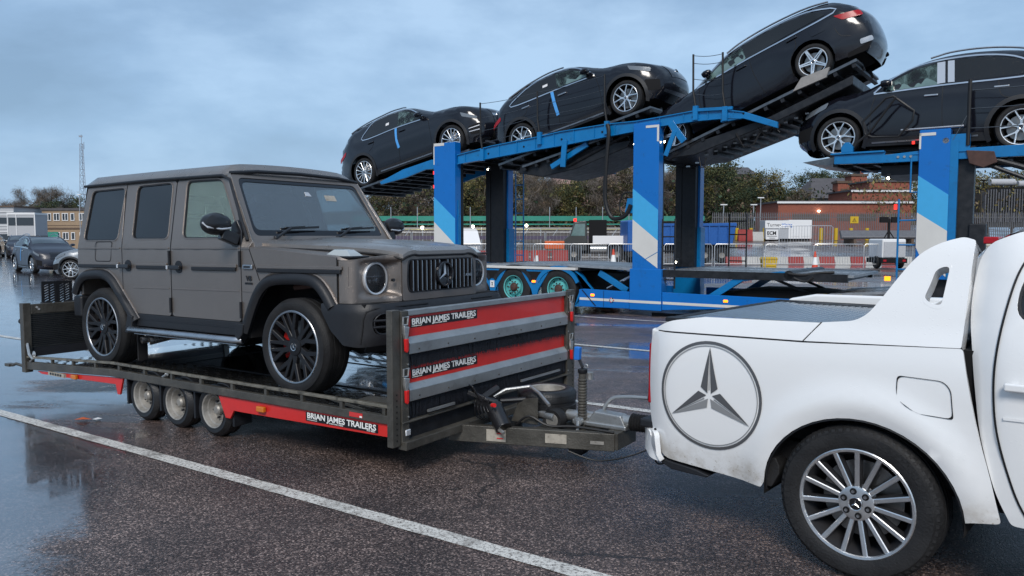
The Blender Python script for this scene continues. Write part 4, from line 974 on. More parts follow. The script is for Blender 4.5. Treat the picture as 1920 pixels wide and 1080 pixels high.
    if caliper:
        mb = MB(); pr = []
        for k in range(9): t_ = 2.65 + k * .13; pr.append((rd * 1.08 * math.cos(t_), rd * 1.08 * math.sin(t_)))
        for k in range(9)[::-1]: t_ = 2.65 + k * .13; pr.append((rd * .62 * math.cos(t_), rd * .62 * math.sin(t_)))
        mb.prism(pr, -.045, .05, 'y'); mb.build('brake_caliper', caliper, root, .008)
    mb = MB(); mb.lathe([(0, h - .03), (rr - .04, h - .03)], 30); mb.build('inner_shield', 'deep_black', root)
    WHEELS[key] = root; root.location = (loc[0] + sv[0], loc[1] + sv[1], loc[2] + sv[2]); root.rotation_euler.z = 0 if side < 0 else math.pi
    ZOFF[:] = sv
    return root

# ------------------------------------------------------------------ modern cars (smooth-bodied)
def make_car(root, P):
    W_ = P.get('W', .97); zb = P['belt']; wb = P['wb']; ra = P['arch']; r = P['r']; paint = P['paint']
    edge = smoothline(P['edge'], 5); NE = len(edge)
    up = sorted([(x, z) for x, z in edge if z > .3], key=lambda q: q[0]); ux = np.array([q[0] for q in up]); uz = np.array([q[1] for q in up])
    x0, x1 = P['edge'][0][0], P['edge'][-1][0]; xr = min(q[0] for q in edge); xf = max(q[0] for q in edge)
    def Y(x, z, lo=False):
        zz = min(z, zb); y = W_ - (.07 * max(0, (zz - .35) / .5) ** 2) - .07 * max(0, (.1 - zz) / .35) ** 2
        if z > zb: y -= (z - zb) * .36
        for (cx) in (0, wb):      # haunches
            d = math.hypot(x - cx, z); y += .022 * math.exp(-((d - ra) / .16) ** 2) if z > -.05 else 0
        t = max(0, (x - (xf - .85)) / .85); y -= .26 * t ** 2.2
        t = max(0, ((xr + .8) - x) / .8); y -= .17 * t ** 2.2
        d = float(np.interp(x, ux, uz)) - z
        if 0 <= d < .06: y -= .06 - math.sqrt(max(0, .06 ** 2 - (.06 - d) ** 2))
        elif d < 0: y -= .06
        return y
    f = lambda x, z: (x, -Y(x, z), z)
    # side outline with wheel arches
    zlo = P.get('sill', -.2)
    def arch(cx, n=14):
        a0 = math.asin((zlo) / ra) if abs(zlo) < ra else -math.pi / 2
        return [(cx + ra * math.cos(a0 + (math.pi - 2 * a0) * k / n), ra * math.sin(a0 + (math.pi - 2 * a0) * k / n)) for k in range(n + 1)]
    outl = edge + arch(wb) + arch(0)
    body = MB(); Pg, F = skin_geo(outl, (), .13, f)
    body.add([tuple(q) for q in Pg], F); Q = Pg.copy(); Q[:, 1] *= -1; body.add([tuple(q) for q in Q], [tuple(reversed(t_)) for t_ in F])
    def SP(i, t, off=0.):
        i = min(max(i, 0), NE - 1); i0 = int(min(i, NE - 2)); fr = i - i0
        a = Vector(edge[i0]); b_ = Vector(edge[i0 + 1]); p = a.lerp(b_, fr)
        da = Vector(edge[min(i0 + 1, NE - 1)]) - Vector(edge[max(i0 - 1, 0)]); db = Vector(edge[min(i0 + 2, NE - 1)]) - Vector(edge[i0]); d = da.normalized().lerp(db.normalized(), fr).normalized(); n = Vector((-d.y, d.x))
        bl = .045 + (.14 if n.x > 0 else .07) * abs(n.x) ** 3; y = (Y(p.x, p.y)) * t; h = bl * (1 - abs(t) ** 2.4) + off
        return (p.x + n.x * h, y, p.y + n.y * h)
    NT = 12; vs = []; fs = []
    for i in range(NE):
        for k in range(NT + 1): vs.append(SP(i, -1 + 2 * k / NT))
    for i in range(NE - 1):
        for k in range(NT): q = i * (NT + 1) + k; fs.append((q, q + 1, q + NT + 2, q + NT + 1))
    fs = [tuple(reversed(q)) for q in fs]
    body.add(vs, fs); bo = body.build('body', paint, root, fix=False, smooth=45)
    md = bo.modifiers.new('weld', 'WELD'); md.merge_threshold = .004
    def spatch(name, xa, xb, ta, tb, m, off=.006, front=None, n=8, nt_=10):
        """patch on the nose, screen, roof or tail between two edge positions"""
        vs = []; fs = []
        for i in range(n + 1):
            for k in range(nt_ + 1): vs.append(SP(xa + (xb - xa) * i / n, ta + (tb - ta) * k / nt_, off))
        for i in range(n):
            for k in range(nt_): q = i * (nt_ + 1) + k; fs.append((q + nt_ + 1, q + nt_ + 2, q + 1, q))
        mb = MB(); mb.add(vs, fs); return mb.build(name, m, root, fix=False, smooth=50)
    def near(x, z): return min(range(NE), key=lambda i: (edge[i][0] - x) ** 2 + (edge[i][1] - z) ** 2)
    # dark core: floor, wheel housings
    mb = MB(); mb.box(xr + .25, xf - .25, -.60, .60, zlo + .02, .45); mb.box(ra, wb - ra, -.85, .85, zlo + .01, 0); mb.build('underbody', 'deep_black', root, .02)
    mb = MB()
    for y in (-.35, .35): mb.bar((ra, y, zlo - .01), (wb - ra, y, zlo - .01), .16, .05)
    mb.bar((-.4, .2, zlo), (wb - .4, .1, zlo), .1, .08); mb.box(-.25, .35, -.5, .5, zlo - .03, zlo); mb.build('floor_ribs', 'satin_black', root)
    # cladding round arches and sills
    if P.get('clad', True):
        for cx in (0, wb):
            ring = [(cx + (ra + .07) * math.cos(a), (ra + .07) * math.sin(a)) for a in np.linspace(-.45, math.pi + .45, 22)] + [(cx + ra * math.cos(a), ra * math.sin(a)) for a in np.linspace(math.pi + .45, -.45, 22)]
            ring = [(min(max(x, xr + .02), xf - .02), z) for x, z in ring]
            skin('wheel_arch_trim', ring, (), .1, f, .006, .010, P.get('cladm', 'car_clad'), root)
        skin('sill_trim', [(ra + .02, zlo), (wb - ra - .02, zlo), (wb - ra - .05, zlo + .14), (ra + .05, zlo + .14)], (), .2, f, .006, .008, 'car_clad', root)
    if P.get('sillchrome'): band('sill_strip', P['sillchrome'], .028, f, .014, 'dull_chrome', root)
    # glass
    for g in P['glass']:
        skin('side_window', rpoly(g[0], .05), (), .12, f, .004, .005, g[1], root)
    if 'chrome' in P: band('window_trim', smoothline(P['chrome'], 4), .026, f, .012, 'chrome', root, step=.15)
    ia, ib = near(*P['screen'][0]), near(*P['screen'][1]); spatch('windscreen', ia, ib, -.9, .9, 'car_glass')
    ia, ib = near(*P['rear'][0]), near(*P['rear'][1]); spatch('tailgate_window', ia, ib, -.84, .84, 'car_glass')
    for s_ in P['seams']: band('door_seam', smoothline(s_, 4), .010, f, .003, 'seam', root, thick=.001)
    for x, z in P['handles']:
        for s in (-1, 1): mb = MB(); y = s * (Y(x, z) + .02); mb.box(x - .11, x + .11, y - .014, y + .014, z - .018, z + .016); mb.build('door_handle', P.get('handlem', paint), root, .012)
    x, z = P['mirror']
    for s in (-1, 1):
        mb = MB(); y = s * (Y(x, z) + .12); mb.lathe([(0, -.09), (.05, -.085), (.075, -.04), (.08, .03), (.06, .09), (0, .1)], 14, (0, 0, 0), 'x')
        mb.v = [(v[0] * 1.0 + x - .02, v[1] * 1.35 + y, v[2] * .85 + z + .05) for v in mb.v]; mb.bar((x + .02, s * (Y(x, z) - .03), z - .03), (x, y, z + .02), .06, .04); mb.build('door_mirror', 'satin_black' if P.get('mirror_black') else paint, root)
    for nm, poly, m_, of in P['patches']:
        skin(nm, rpoly(poly, .03), (), .08, f, .005, of, m_, root)
    for nm, poly, m_, sd_ in P.get('decals', []): skin(nm, poly, (), .1, f, .002, .008, m_, root, sides=(sd_,))
    for nm, a, b_, ta, tb, m_ in P.get('spatches', []):
        spatch(nm, near(*a), near(*b_), ta, tb, m_, .008)
    if 'rails' in P:
        for s in (-1, 1): mb = MB(); mb.tube([(x, s * (Y(x, z - .03) - .07), z + .03) for x, z in smoothline(P['rails'], 4)], .018, 6); mb.build('roof_rail', 'dull_chrome', root)
    if P.get('star'):
        i, tq, rad = near(*P['star'][0]), P['star'][1], P['star'][2]; c = Vector(SP(i, 0, .02)); d = Vector(SP(i + 1, 0)) - Vector(SP(i - 1, 0)); ang = math.atan2(-d.x, -d.z) if False else math.atan2(d.z, d.x)
        mb = MB(); s_ = star_mb(rad * .95, math.pi / 2, 0, .02, 'chrome'); mb.add(s_.v, s_.f, 'chrome'); mb.lathe([(rad * .92, .0), (rad, -.015), (rad * 1.08, .0), (rad, .012)], 24, m='chrome', close=True)
        o = mb.build('star_emblem', None, root, smooth=0); o.location = c - Vector((.01, 0, .07)); o.rotation_euler = (0, math.radians(-12), math.pi / 2)
    for cx in (0, wb):
        for s in (-1, 1): wheel(root, (cx, s * (W_ - .14), 0), s, r, .25, P['rim'], P['style'])
# ------------------------------------------------------------------ frames of the vehicles
def frame(ox, oy, yaw):
    a = R(yaw); return (ox, oy, a, Vector((math.cos(a), math.sin(a), 0)), Vector((-math.sin(a), math.cos(a), 0)))
TF = frame(-1.252, 7.032, -33.7)
PF = frame(2.301, 4.413, -41)
CF = frame(3.597, 17.318, -35.5)

# ------------------------------------------------------------------ car transporters
CYAW = R(-35.5)
tt = empty('car_transporter_trailer', (CF[0], CF[1], 0), CYAW, 'blue two deck car transporter trailer with white and light blue chevrons on its towers', 'car transporter')
tk = empty('car_transporter_truck', (CF[0], CF[1], 0), CYAW, 'blue car transporter truck section at the right with one chevron tower', 'car transporter')
def tower(par, xa, xb, zb, zt, near, pats=None):
    y0, y1 = (-1.25, -1.02) if near else (1.02, 1.25)
    a = MB(); a.box(xa, xb, y0, y1, zb, zt); col_ = a.build('tower', 'cr_blue_royal', par, .012)
    yi0, yi1 = (-1.02, -.86) if near else (.86, 1.02)
    a = MB(); a.box(xa + .05, xa + .2, yi0, yi1, zb, zt - .05); a.box(xb - .2, xb - .05, yi0, yi1, zb, zt - .05); a.box(xa + .2, xb - .2, yi0 + .02, yi1 - .02, zb, zt - .1); a.build('guide_channel', 'cr_dark', col_)
    a = MB()
    for k in range(int((zt - zb - .3) / .09)): a.box(xa + .27, xb - .27, yi0 - .02 if near else yi1, yi0 if near else yi1 + .02, zb + .1 + k * .09, zb + .15 + k * .09)
    a.build('lift_chain', 'cr_rust', col_)
    if pats:
        for i, (poly, m) in enumerate(pats):
            a = MB(); a.prism([(min(max(x, xa + .002), xb - .002), z) for x, z in poly], y0 - .0045, y0 - .001, 'y'); a.build('chevron_panel', m, col_)
        s = 1 if pats[0][1] == 'L' else 1
    return col_
def chev(xa, xb, l1, r1, l2, r2, l3, r3): return [([(xa, l1), (xb, r1), (xb, r2), (xa, l2)], 'cr_light'), ([(xa, l2), (xb, r2), (xb, r3), (xa, l3)], 'cr_white')]
T1, T2, T3 = (-5.97, -5.27), (-.37, .22), (5.05, 5.52)
c1_ = tower(tt, *T1, .98, 4.03, True, chev(*T1, 2.69, 2.13, 2.06, 1.48, 1.40, .99))
a = MB(); a.box(T1[0], T1[0] + .03, -1.256, -1.251, 3.5, 4.03); a.box(T1[0], T1[0] + .35, -1.256, -1.251, 3.96, 4.03); a.build('corner_mark', 'cr_white', c1_)
c2_ = tower(tt, *T2, .98, 4.06, True, chev(*T2, 2.70, 2.24, 2.05, 1.60, 1.42, 1.02))
a = MB(); a.box(T2[1] - .045, T2[1], -1.256, -1.251, 3.66, 4.0); a.box(T2[1] - .3, T2[1] - .045, -1.256, -1.251, 3.95, 4.0); a.build('corner_mark', 'cr_white', c2_)
a = MB(); a.box(T2[0] - .05, T2[1] + .1, -1.27, -1.0, .12, 1.0); a.build('tower_foot', 'cr_blue_royal', tt, .015)
a = MB(); a.bar((T2[0] + .3, -1.257, 1.2), (T2[1], -1.257, 1.36), .003, .012); a.build('panel_line', 'cr_blue', c2_)
for T_ in (T1, T2): 
    f_ = tower(tt, *T_, .98, 4.03, False); a = MB(); a.box(T_[0] - .04, T_[1] + .04, 1.0, 1.27, .13, 1.9); a.build('lower_sleeve', 'cr_blue', tt, .01)
    a = MB(); a.cyl((T_[0] + .22, .98, 1.0), (T_[0] + .22, .98, 2.1), .015, 6); a.build('grab_rail', 'trim_white', tt)
a = MB(); a.box(T1[1], T1[1] + .02, -1.15, -1.1, 1.0, 2.6); a.tube([(T1[1] + .02, -1.14, 2.2), (T1[1] + .07, -1.14, 2.2), (T1[1] + .07, -1.14, 1.5), (T1[1] + .02, -1.14, 1.5)], .012, 6); a.build('latch_bar', 'cr_blue', tt)
c3_ = tower(tk, *T3, .95, 3.5, True, [([(T3[0], 2.73), (T3[1], 2.39), (T3[1], 1.78), (T3[0], 2.10)], 'cr_light'), ([(T3[0], 2.10), (T3[1], 1.78), (T3[1], 1.0), (T3[0] + .06, 1.37), (T3[0], 1.5)], 'cr_white')])
a = MB(); a.box(T3[0], T3[0] + .03, -1.256, -1.251, 3.18, 3.45); a.box(T3[0], T3[0] + .25, -1.256, -1.251, 3.4, 3.45); a.build('corner_mark', 'cr_white', c3_)
tower(tk, *T3, .95, 3.5, False)
a = MB(); a.box(T3[1] + .02, T3[1] + .35, -1.1, -.85, .95, 3.2); a.build('mast_inner', 'cr_dark', tk); a = MB(); a.box(T3[1], T3[1] + .12, -1.24, -1.12, .95, 3.3); a.build('mast_edge', 'cr_blue', tk)
a = MB(); a.box(T3[1] + .3, T3[1] + .55, -1.15, -.9, .95, 1.9); a.build('control_box', 'cr_dark', tk, .02)
# upper deck side beams
topl = [(-5.25, 3.71), (-4.16, 3.86), (-2.92, 3.97), (-2.23, 4.05), (-1.02, 4.12), (-.37, 4.12), (.22, 4.16), (.99, 4.22), (1.64, 4.17), (1.98, 4.10)]
botl = [(-5.25, 3.49), (-4.16, 3.58), (-2.92, 3.69), (-2.23, 3.74), (-1.02, 3.86), (-.37, 3.92), (.22, 3.98), (.99, 4.02), (1.64, 4.02), (1.9, 3.99)]
for s in (-1, 1):
    y0, y1 = sorted((s * 1.235, s * 1.15))
    if s < 0: y0, y1 = -1.17, -1.09
    a = MB(); a.prism(topl + botl[::-1], y0, y1, 'y'); bm_ = a.build('deck_beam', 'cr_blue', tt, .008)
    a = MB()
    for k in range(len(topl) - 1): a.bar((topl[k][0], s * 1.13, topl[k][1]), (topl[k + 1][0], s * 1.13, topl[k + 1][1]), .15, .02); a.bar((botl[k][0], s * 1.13, botl[k][1]), (botl[k + 1][0], s * 1.13, botl[k + 1][1]), .13, .02)
    a.build('beam_flange', 'cr_blue', tt)
    a = MB()
    for k in range(14):
        x = -5.0 + k * .52; z = float(np.interp(x, [p[0] for p in topl], [p[1] for p in topl])); zb = float(np.interp(x, [p[0] for p in botl], [p[1] for p in botl])); a.box(x - .008, x + .008, s * 1.17 - .02, s * 1.17 + .02, zb, z)
        if k % 2: a.cyl((x + .2, s * 1.165, (z + zb) / 2), (x + .2, s * 1.185, (z + zb) / 2), .022, 8, 'deep_black')
    a.build('stiffener', 'cr_blue', bm_)
    a = MB(); a.prism([(-7.95, 3.15), (-7.1, 3.44), (-6.1, 3.64), (-5.97, 3.64), (-5.97, 3.40), (-6.3, 3.40), (-7.0, 3.22), (-7.9, 3.08)], s * 1.17 - .03, s * 1.17 + .03, 'y'); a.build('rear_ramp_arm', 'cr_blue', tt, .01)
# run boards: trays following the cars, with cross ribs and perforations below
def tray(par, p, q, name='deck_tray', flange='cr_dark', full=True, th=.05, rust=False):
    p = Vector((p[0], 0, p[1])); q = Vector((q[0], 0, q[1])); ln = (q - p).length; ang = math.atan2(q.z - p.z, q.x - p.x)
    g = bpy.data.objects.new(name, None); bpy.data.objects.remove(g)
    rot = Matrix.Rotation(-ang, 4, 'Y'); n_ = int(ln / .34); out_ = []
    parts = []
    for s in (-1, 1):
        a = MB(); a.box(0, ln, min(s * .42, s * 1.02), max(s * .42, s * 1.02), -th, 0); parts.append((a, 'run_board', 'cr_track'))
        a = MB(); a.box(0, ln, s * 1.02 - .015, s * 1.02 + .015, -.14, .06); a.box(0, ln, s * .42 - .015, s * .42 + .015, -.12, .05); parts.append((a, 'side_flange', flange))
        a = MB()
        for k in range(n_ * 3): a.box(k * .113 + .03, k * .113 + .06, min(s * .46, s * .98), max(s * .46, s * .98), 0, .012)
        parts.append((a, 'grip_bars', 'cr_dark'))
    a = MB()
    for k in range(n_ + 1): a.box(k * .34, k * .34 + .07, -1.0, 1.0, -.13, -.052)
    parts.append((a, 'cross_ribs', 'cr_dark'))
    if full: a = MB(); a.box(.1, ln - .1, -.405, .405, -.04, -.01); parts.append((a, 'centre_plate', 'cr_dark'))
    for a, nm, m in parts:
        o = a.build(nm, m, par); o.matrix_local = Matrix.Translation(p) @ rot
tray(tt, (-9.15, 2.99), (-5.0, 3.86))
tray(tt, (-4.1, 3.44), (-.1, 4.44))
tray(tt, (.05, 3.36), (3.95, 4.90))
tray(tt, (-3.4, 3.36), (-.9, 3.95), full=False)
for s in (-1, 1):
    a = MB(); a.prism([(2.85, 4.42), (3.0, 4.66), (3.5, 4.80), (3.45, 4.62)], s * 1.0 - .05, s * 1.0 + .02, 'y'); a.build('wheel_chock_plate', 'concrete', tt)
    a = MB(); a.prism([(1.5, 4.08), (1.95, 4.12), (2.62, 3.86), (2.62, 3.74), (1.95, 3.98), (1.5, 3.94)], s * 1.14 - .04, s * 1.14 + .04, 'y'); a.build('ramp_link', 'cr_blue', tt, .012)
    a = MB(); a.bar((-2.55, s * 1.05, 3.28), (-1.6, s * 1.05, 3.74), .07, .12); a.bar((-2.15, s * 1.2, 3.25), (-2.1, s * 1.2, 3.85), .05, .13); a.build('tilt_link', 'cr_blue', tt, .01)
    a = MB(); a.bar((.45, s * 1.19, 4.02), (.75, s * 1.19, 3.62), .05, .14); a.bar((.35, s * 1.21, 3.35), (.55, s * 1.21, 3.85), .04, .1); a.build('hinge_plate', 'cr_blue', tt, .01)
    a = MB(); a.cyl((-2.2, s * .9, 3.3), (-.6, s * .9, 3.95), .05, 10); a.cyl((.3, s * .95, 3.3), (1.6, s * .95, 3.98), .045, 10); a.build('hydraulic_ram', 'dull_chrome' if s > 0 else 'cr_dark', tt)
a = MB(); a.prism([(-3.6, 3.2), (-2.9, 3.08), (-2.0, 3.22), (-.7, 3.62), (-.6, 3.78), (-1.4, 3.72), (-2.6, 3.5), (-3.5, 3.42)], -.9, .9, 'y'); a.build('lower_pan', 'cr_dark', tt, .02)
a = MB(); a.prism([(.1, 3.3), (.9, 3.36), (2.6, 3.92), (3.9, 4.45), (3.9, 4.62), (2.4, 4.0), (.2, 3.42)], -.98, .98, 'y'); a.build('ramp_pan', 'cr_dark', tt, .02)
a = MB()
for k in range(13): x = 1.1 + k * .19; z = 3.33 + (x - .9) * .33; a.box(x, x + .09, -.5, .5, z - .035 + .02, z + .06)
a.build('corrugations', 'cr_dark', tt)
a = MB()
for k in range(16): x = .6 + k * .2; z = 3.36 + (x - .9) * .33 - .09 * (x < .9); a.box(x, x + .07, -.72, -.68, z - .03, z)
a.build('slot_row', 'galv', tt)
a = MB(); a.tube([(1.75, -1.0, 3.72), (1.9, -.95, 3.45), (2.1, -.95, 3.5), (2.3, -1.0, 3.85)], .018, 6); a.tube([(2.2, -1.05, 3.8), (2.35, -1.0, 3.62), (2.5, -1.05, 3.8), (2.62, -1.02, 3.68)], .014, 6); a.tube([(.95, -.9, 3.32), (1.0, -.9, 3.1), (1.08, -.9, 3.1), (1.1, -.9, 3.3)], .013, 6); a.build('loose_cable', 'hose', tt)
a = MB(); a.bar((1.98, -1.05, 4.05), (2.62, -1.05, 3.8), .08, .07); a.build('ramp_bracket', 'cr_rust', tt)
# guard posts and wires
posts = [(-4.50, 3.74, 4.92), (-2.84, 4.02, 5.01), (-1.09, 4.12, 5.19), (.93, 4.25, 5.34), (1.54, 4.18, 5.30)]
for x, za, zb in posts:
    a = MB(); a.cyl((x + .06, -1.2, za), (x, -1.2, za + .35), .024, 8); a.cyl((x, -1.2, za + .35), (x - .01, -1.2, zb), .022, 8); a.build('guard_post', 'hose', tt)
    a = MB(); a.box(x + .01, x + .11, -1.24, -1.16, za - .22, za + .06); a.build('post_socket', 'cr_blue', tt)
for i in range(len(posts) - 1):
    (xa, z1, z2), (xb, z3, z4) = posts[i], posts[i + 1]
    if i == 2: continue
    a = MB()
    for fr in ((.97, .62, .3, .0) if i < 2 else (.97, .8, .45, .12)):
        n = 6; sag = .03
        a.tube([(xa + (xb - xa) * k / n, -1.2, (z1 + .2 + (z2 - z1 - .2) * fr) * (1 - k / n) + (z3 + .2 + (z4 - z3 - .2) * fr) * k / n - sag * math.sin(math.pi * k / n)) for k in range(n + 1)], .006, 4)
    a.build('guard_wires', 'wire', tt)
a = MB(); a.bar((.93, -1.2, 4.23), (1.75, -1.2, 4.2), .05, .06); a.build('rail_bracket', 'cr_blue', tt)
a = MB(); a.tube(smoothline([(-1.0, -1.24, 4.1), (-.95, -1.27, 3.9), (-1.0, -1.28, 3.2), (-1.02, -1.28, 2.5), (-.88, -1.28, 2.12), (-.68, -1.28, 2.07), (-.5, -1.28, 2.16), (-.4, -1.28, 2.36)], 5), .045, 8); a.build('hanging_hose', 'hose', tt)
a = MB(); a.tube(smoothline([(-.62, -1.22, 2.1), (-.7, -1.22, 2.35), (-.6, -1.22, 2.6), (-.4, -1.22, 2.62)], 5), .02, 6); a.build('hose_loop', 'hose', tt)
a = MB(); a.prism([(-.56, 2.2), (-.37, 2.18), (-.37, 2.5), (-.5, 2.5)], -1.24, -1.1, 'y'); a.build('hose_bracket', 'cr_blue', tt)
# lower decks
def perf_deck(par, pts, y0, y1, name='lower_deck'):
    a = MB(); a.prism(pts + [(x, z - .05) for x, z in pts[::-1]], y0, y1, 'y'); o = a.build(name, 'perf_plate', par)
    a = MB()
    X = [p[0] for p in pts]; Z = [p[1] for p in pts]; n = int((X[-1] - X[0]) / .085)
    for s in (0, 1):
        for k in range(n):
            x = X[0] + .03 + k * .085; z = float(np.interp(x, X, Z)); ya, yb = (y0 + .06, (y0 + y1) / 2 - .12) if s == 0 else ((y0 + y1) / 2 + .12, y1 - .06)
            m = int((yb - ya) / .17)
            for j in range(m): yy = ya + j * .17 + (k % 2) * .08; a.add([(x, yy, z + .003), (x + .04, yy + .03, z + .006), (x + .04, yy + .12, z + .006), (x, yy + .09, z + .003)], [(0, 1, 2, 3)])
    a.build('grip_perforations', 'deep_black', o)
    return o
perf_deck(tt, [(-5.1, .99), (-4.07, 1.03), (-2.3, 1.06), (-1.75, 1.04), (-.42, 1.0)], -1.1, 1.1)
perf_deck(tt, [(.28, .98), (.83, 1.0), (4.05, .98)], -1.18, 1.1)
a = MB(); a.box(.28, 3.95, -1.2, -1.12, .84, .99); a.box(.28, 3.95, 1.02, 1.1, .84, .99); a.box(.3, 3.9, -.9, .9, .86, .92); a.build('deck_edge', 'cr_dark', tt)
a = MB(); a.tube(smoothline([(2.9, -1.2, .98), (3.15, -1.2, .96), (3.4, -1.15, 1.0), (3.7, -1.1, 1.02)], 4), .03, 6); a.tube(smoothline([(3.0, -1.2, .9), (3.2, -1.22, .84), (3.35, -1.2, .93)], 4), .025, 6); a.build('deck_cable', 'hose', tt)
a = MB(); a.prism([(1.55, .50), (2.0, .80), (2.8, .92), (2.95, .90), (2.95, 1.0), (2.75, 1.02), (1.9, .9), (1.3, .50)], -1.18, -1.08, 'y'); a.prism([(1.55, .50), (2.0, .80), (2.8, .92), (2.95, .90), (2.95, 1.0), (2.75, 1.02), (1.9, .9), (1.3, .50)], 1.08, 1.18, 'y'); a.build('drawbar_arm', 'cr_blue', tt, .012)
a = MB(); a.cyl((2.9, -1.2, .95), (2.9, 1.2, .95), .09, 14); a.build('pivot_tube', 'cr_dark', tt)
a = MB(); a.bar((2.4, -.7, .88), (3.6, -.7, .4), .05, .05); a.bar((2.4, .7, .88), (3.6, .7, .4), .05, .05); a.build('strut', 'cr_dark', tt)
a = MB(); a.prism([(1.2, .3), (3.2, .3), (4.3, .42), (4.4, .50), (3.0, .62), (1.9, .60), (1.2, .5)], -.85, .85, 'y'); a.build('lower_well', 'deep_black', tt)
perf_deck(tk, [(3.6, .62), (4.6, .70), (5.2, .72)], -1.0, 1.0, 'loading_flap')
# skirts
for (xa, xb) in ((-1.68, -.43), (.33, 3.3)):
    a = MB(); zz0, zz1 = (.12, .2) if xa < 0 else (.14, .36)
    a.prism([(xa, zz0), (xb, zz1 if xa > 0 else .13), (xb, .50), (xa + (.12 if xa < 0 else 0), .52), (xa, .5)], -1.25, -1.2, 'y'); k_ = a.build('side_skirt', 'cr_blue_royal', tt, .01)
    a = MB(); a.box(xa + .02, xb, -1.2545, -1.2505, .27, .325); a.build('white_stripe', 'cr_white', k_)
    a = MB(); a.prism([(xa, zz0), (xb, zz1 if xa > 0 else .13), (xb, .50), (xa, .5)], 1.2, 1.25, 'y'); a.build('side_skirt', 'cr_blue_royal', tt, .01)
a = MB(); a.bar((-1.6, -1.258, .50), (-1.25, -1.258, .15), .004, .02); a.bar((-1.05, -1.256, .14), (-1.05, -1.256, .5), .003, .008); a.build('panel_joint', 'deep_black', tt)
a = MB(); a.box(T2[0] - .05, T2[1] + .1, -1.2755, -1.2705, .27, .325); a.build('white_stripe', 'cr_white', tt)
a = MB(); a.cyl((-.95 + .1, -1.25, .30), (-.95 + .1, -1.262, .30), .045, 10, 'cr_white'); 
for k in range(6): t_ = k * 1.047; a.cyl((-.85 + .045 * math.cos(t_), -1.25, .30 + .045 * math.sin(t_)), (-.85 + .045 * math.cos(t_), -1.268, .30 + .045 * math.sin(t_)), .014, 6, 'deep_black' if k % 2 else 'print_red')
a.build('marker_decal', 'cr_white', tt)
# rear bogie
a = MB(); a.box(-5.3, -1.75, -1.1, 1.1, .90, .985); a.box(-5.3, -.4, -.5, .5, .45, .85); a.build('chassis', 'cr_dark', tt)
a = MB(); a.box(-5.3, -1.78, -1.25, -1.12, .925, .985); a.build('white_rail', 'cr_white', tt, .01)
for s in (-1, 1):
    AX = (-4.75, -3.52, -2.27)
    for k, x in enumerate(AX):
        a = MB(); pr = [(x + .62 * math.cos(t_), .46 + .56 * math.sin(t_)) for t_ in np.linspace(2.75, .39, 14)] + [(x + .54 * math.cos(t_), .44 + .49 * math.sin(t_)) for t_ in np.linspace(.39, 2.75, 14)]
        a.prism(pr, min(s * 1.24, s * .85), max(s * 1.24, s * .85), 'y'); a.build('mudguard', 'cr_dark' if k < 2 else 'cr_blue', tt)
        a = MB(); rr_ = .48; a.lathe([(.25, -.13), (.30, -.15), (rr_ - .06, -.155), (rr_ - .01, -.13), (rr_, -.1), (rr_, .12), (.3, .14)], 40, (x, s * 1.05, .48), 'y')
        w_ = a.build('wheel', 'rubber', tt)
        a = MB(); q = -s if False else -1
        sg = s
        a.lathe([(.27, sg * .15), (.285, sg * .158), (.265, sg * .15), (.25, sg * .05), (.19, sg * .06), (.17, sg * .12), (.11, sg * .13)], 36, (x, s * 1.05, .48), 'y', 'turquoise'); r_ = a.build('rim', 'turquoise', w_)
        a = MB()
        for j in range(10): t_ = j * .628; a.cyl((x + .14 * math.cos(t_), s * 1.05 + sg * .12, .48 + .14 * math.sin(t_)), (x + .14 * math.cos(t_), s * 1.05 + sg * .16, .48 + .14 * math.sin(t_)), .014, 6, 'cr_rust')
        for j in range(8): t_ = j * .785; a.cyl((x + .222 * math.cos(t_), s * 1.05 + sg * .055, .48 + .222 * math.sin(t_)), (x + .222 * math.cos(t_), s * 1.05 + sg * .062, .48 + .222 * math.sin(t_)), .024, 8, 'deep_black')
        a.lathe([(0, sg * .2), (.07, sg * .19), (.1, sg * .15), (.11, sg * .12)], 16, (x, s * 1.05, .48), 'y', 'cr_rust'); a.build('hub', 'cr_rust', w_)
    for x in (-4.13, -2.9):
        a = MB(); a.prism([(x - .42, .92), (x + .42, .92), (x + .1, .45), (x + .06, .3), (x - .06, .3), (x - .1, .45)], min(s * 1.22, s * 1.16), max(s * 1.22, s * 1.16), 'y'); b_ = a.build('fender_bracket', 'cr_blue', tt, .01)
        a = MB(); a.prism([(x - .22, .87), (x + .22, .87), (x + .1, .68), (x - .1, .68)], s * 1.225 - .01, s * 1.225 + .01, 'y'); a.build('bracket_recess', 'deep_black', b_)
    a = MB(); a.prism([(-1.88, .95), (-1.65, .8), (-1.35, .5), (-1.68, .45), (-1.8, .12), (-1.62, .12), (-1.6, .5), (-1.72, .78)], min(s * 1.22, s * 1.12), max(s * 1.22, s * 1.12), 'y'); a.build('front_bracket', 'cr_blue', tt, .01)
    a = MB(); a.bar((-1.3, s * 1.0, .88), (-.6, s * 1.0, .5), .06, .14); a.build('brace', 'cr_blue', tt, .01); a = MB(); a.cyl((-1.15, s * .9, .52), (-.55, s * .9, .82), .035, 8); a.build('hydraulic_ram', 'dull_chrome', tt)
a = MB(); a.box(-4.19, -4.07, -1.235, -1.222, .46, .62); a.build('axle_plate', 'trim_white', tt); a = MB(); a.prism([(-4.16, .49), (-4.13, .54), (-4.16, .59), (-4.13, .57), (-4.10, .59), (-4.12, .54), (-4.10, .49), (-4.13, .52)], -1.24, -1.236, 'y'); a.build('axle_mark', 'print_black', tt)
for x, z, m in ((-2.9, .64, 'amber_hot'), (-1.33, .39, 'amber_hot'), (1.7, .40, 'amber_hot')): a = MB(); a.box(x - .045, x + .045, -1.275, -1.245, z - .025, z + .025); a.build('side_marker', m, tt, .01)
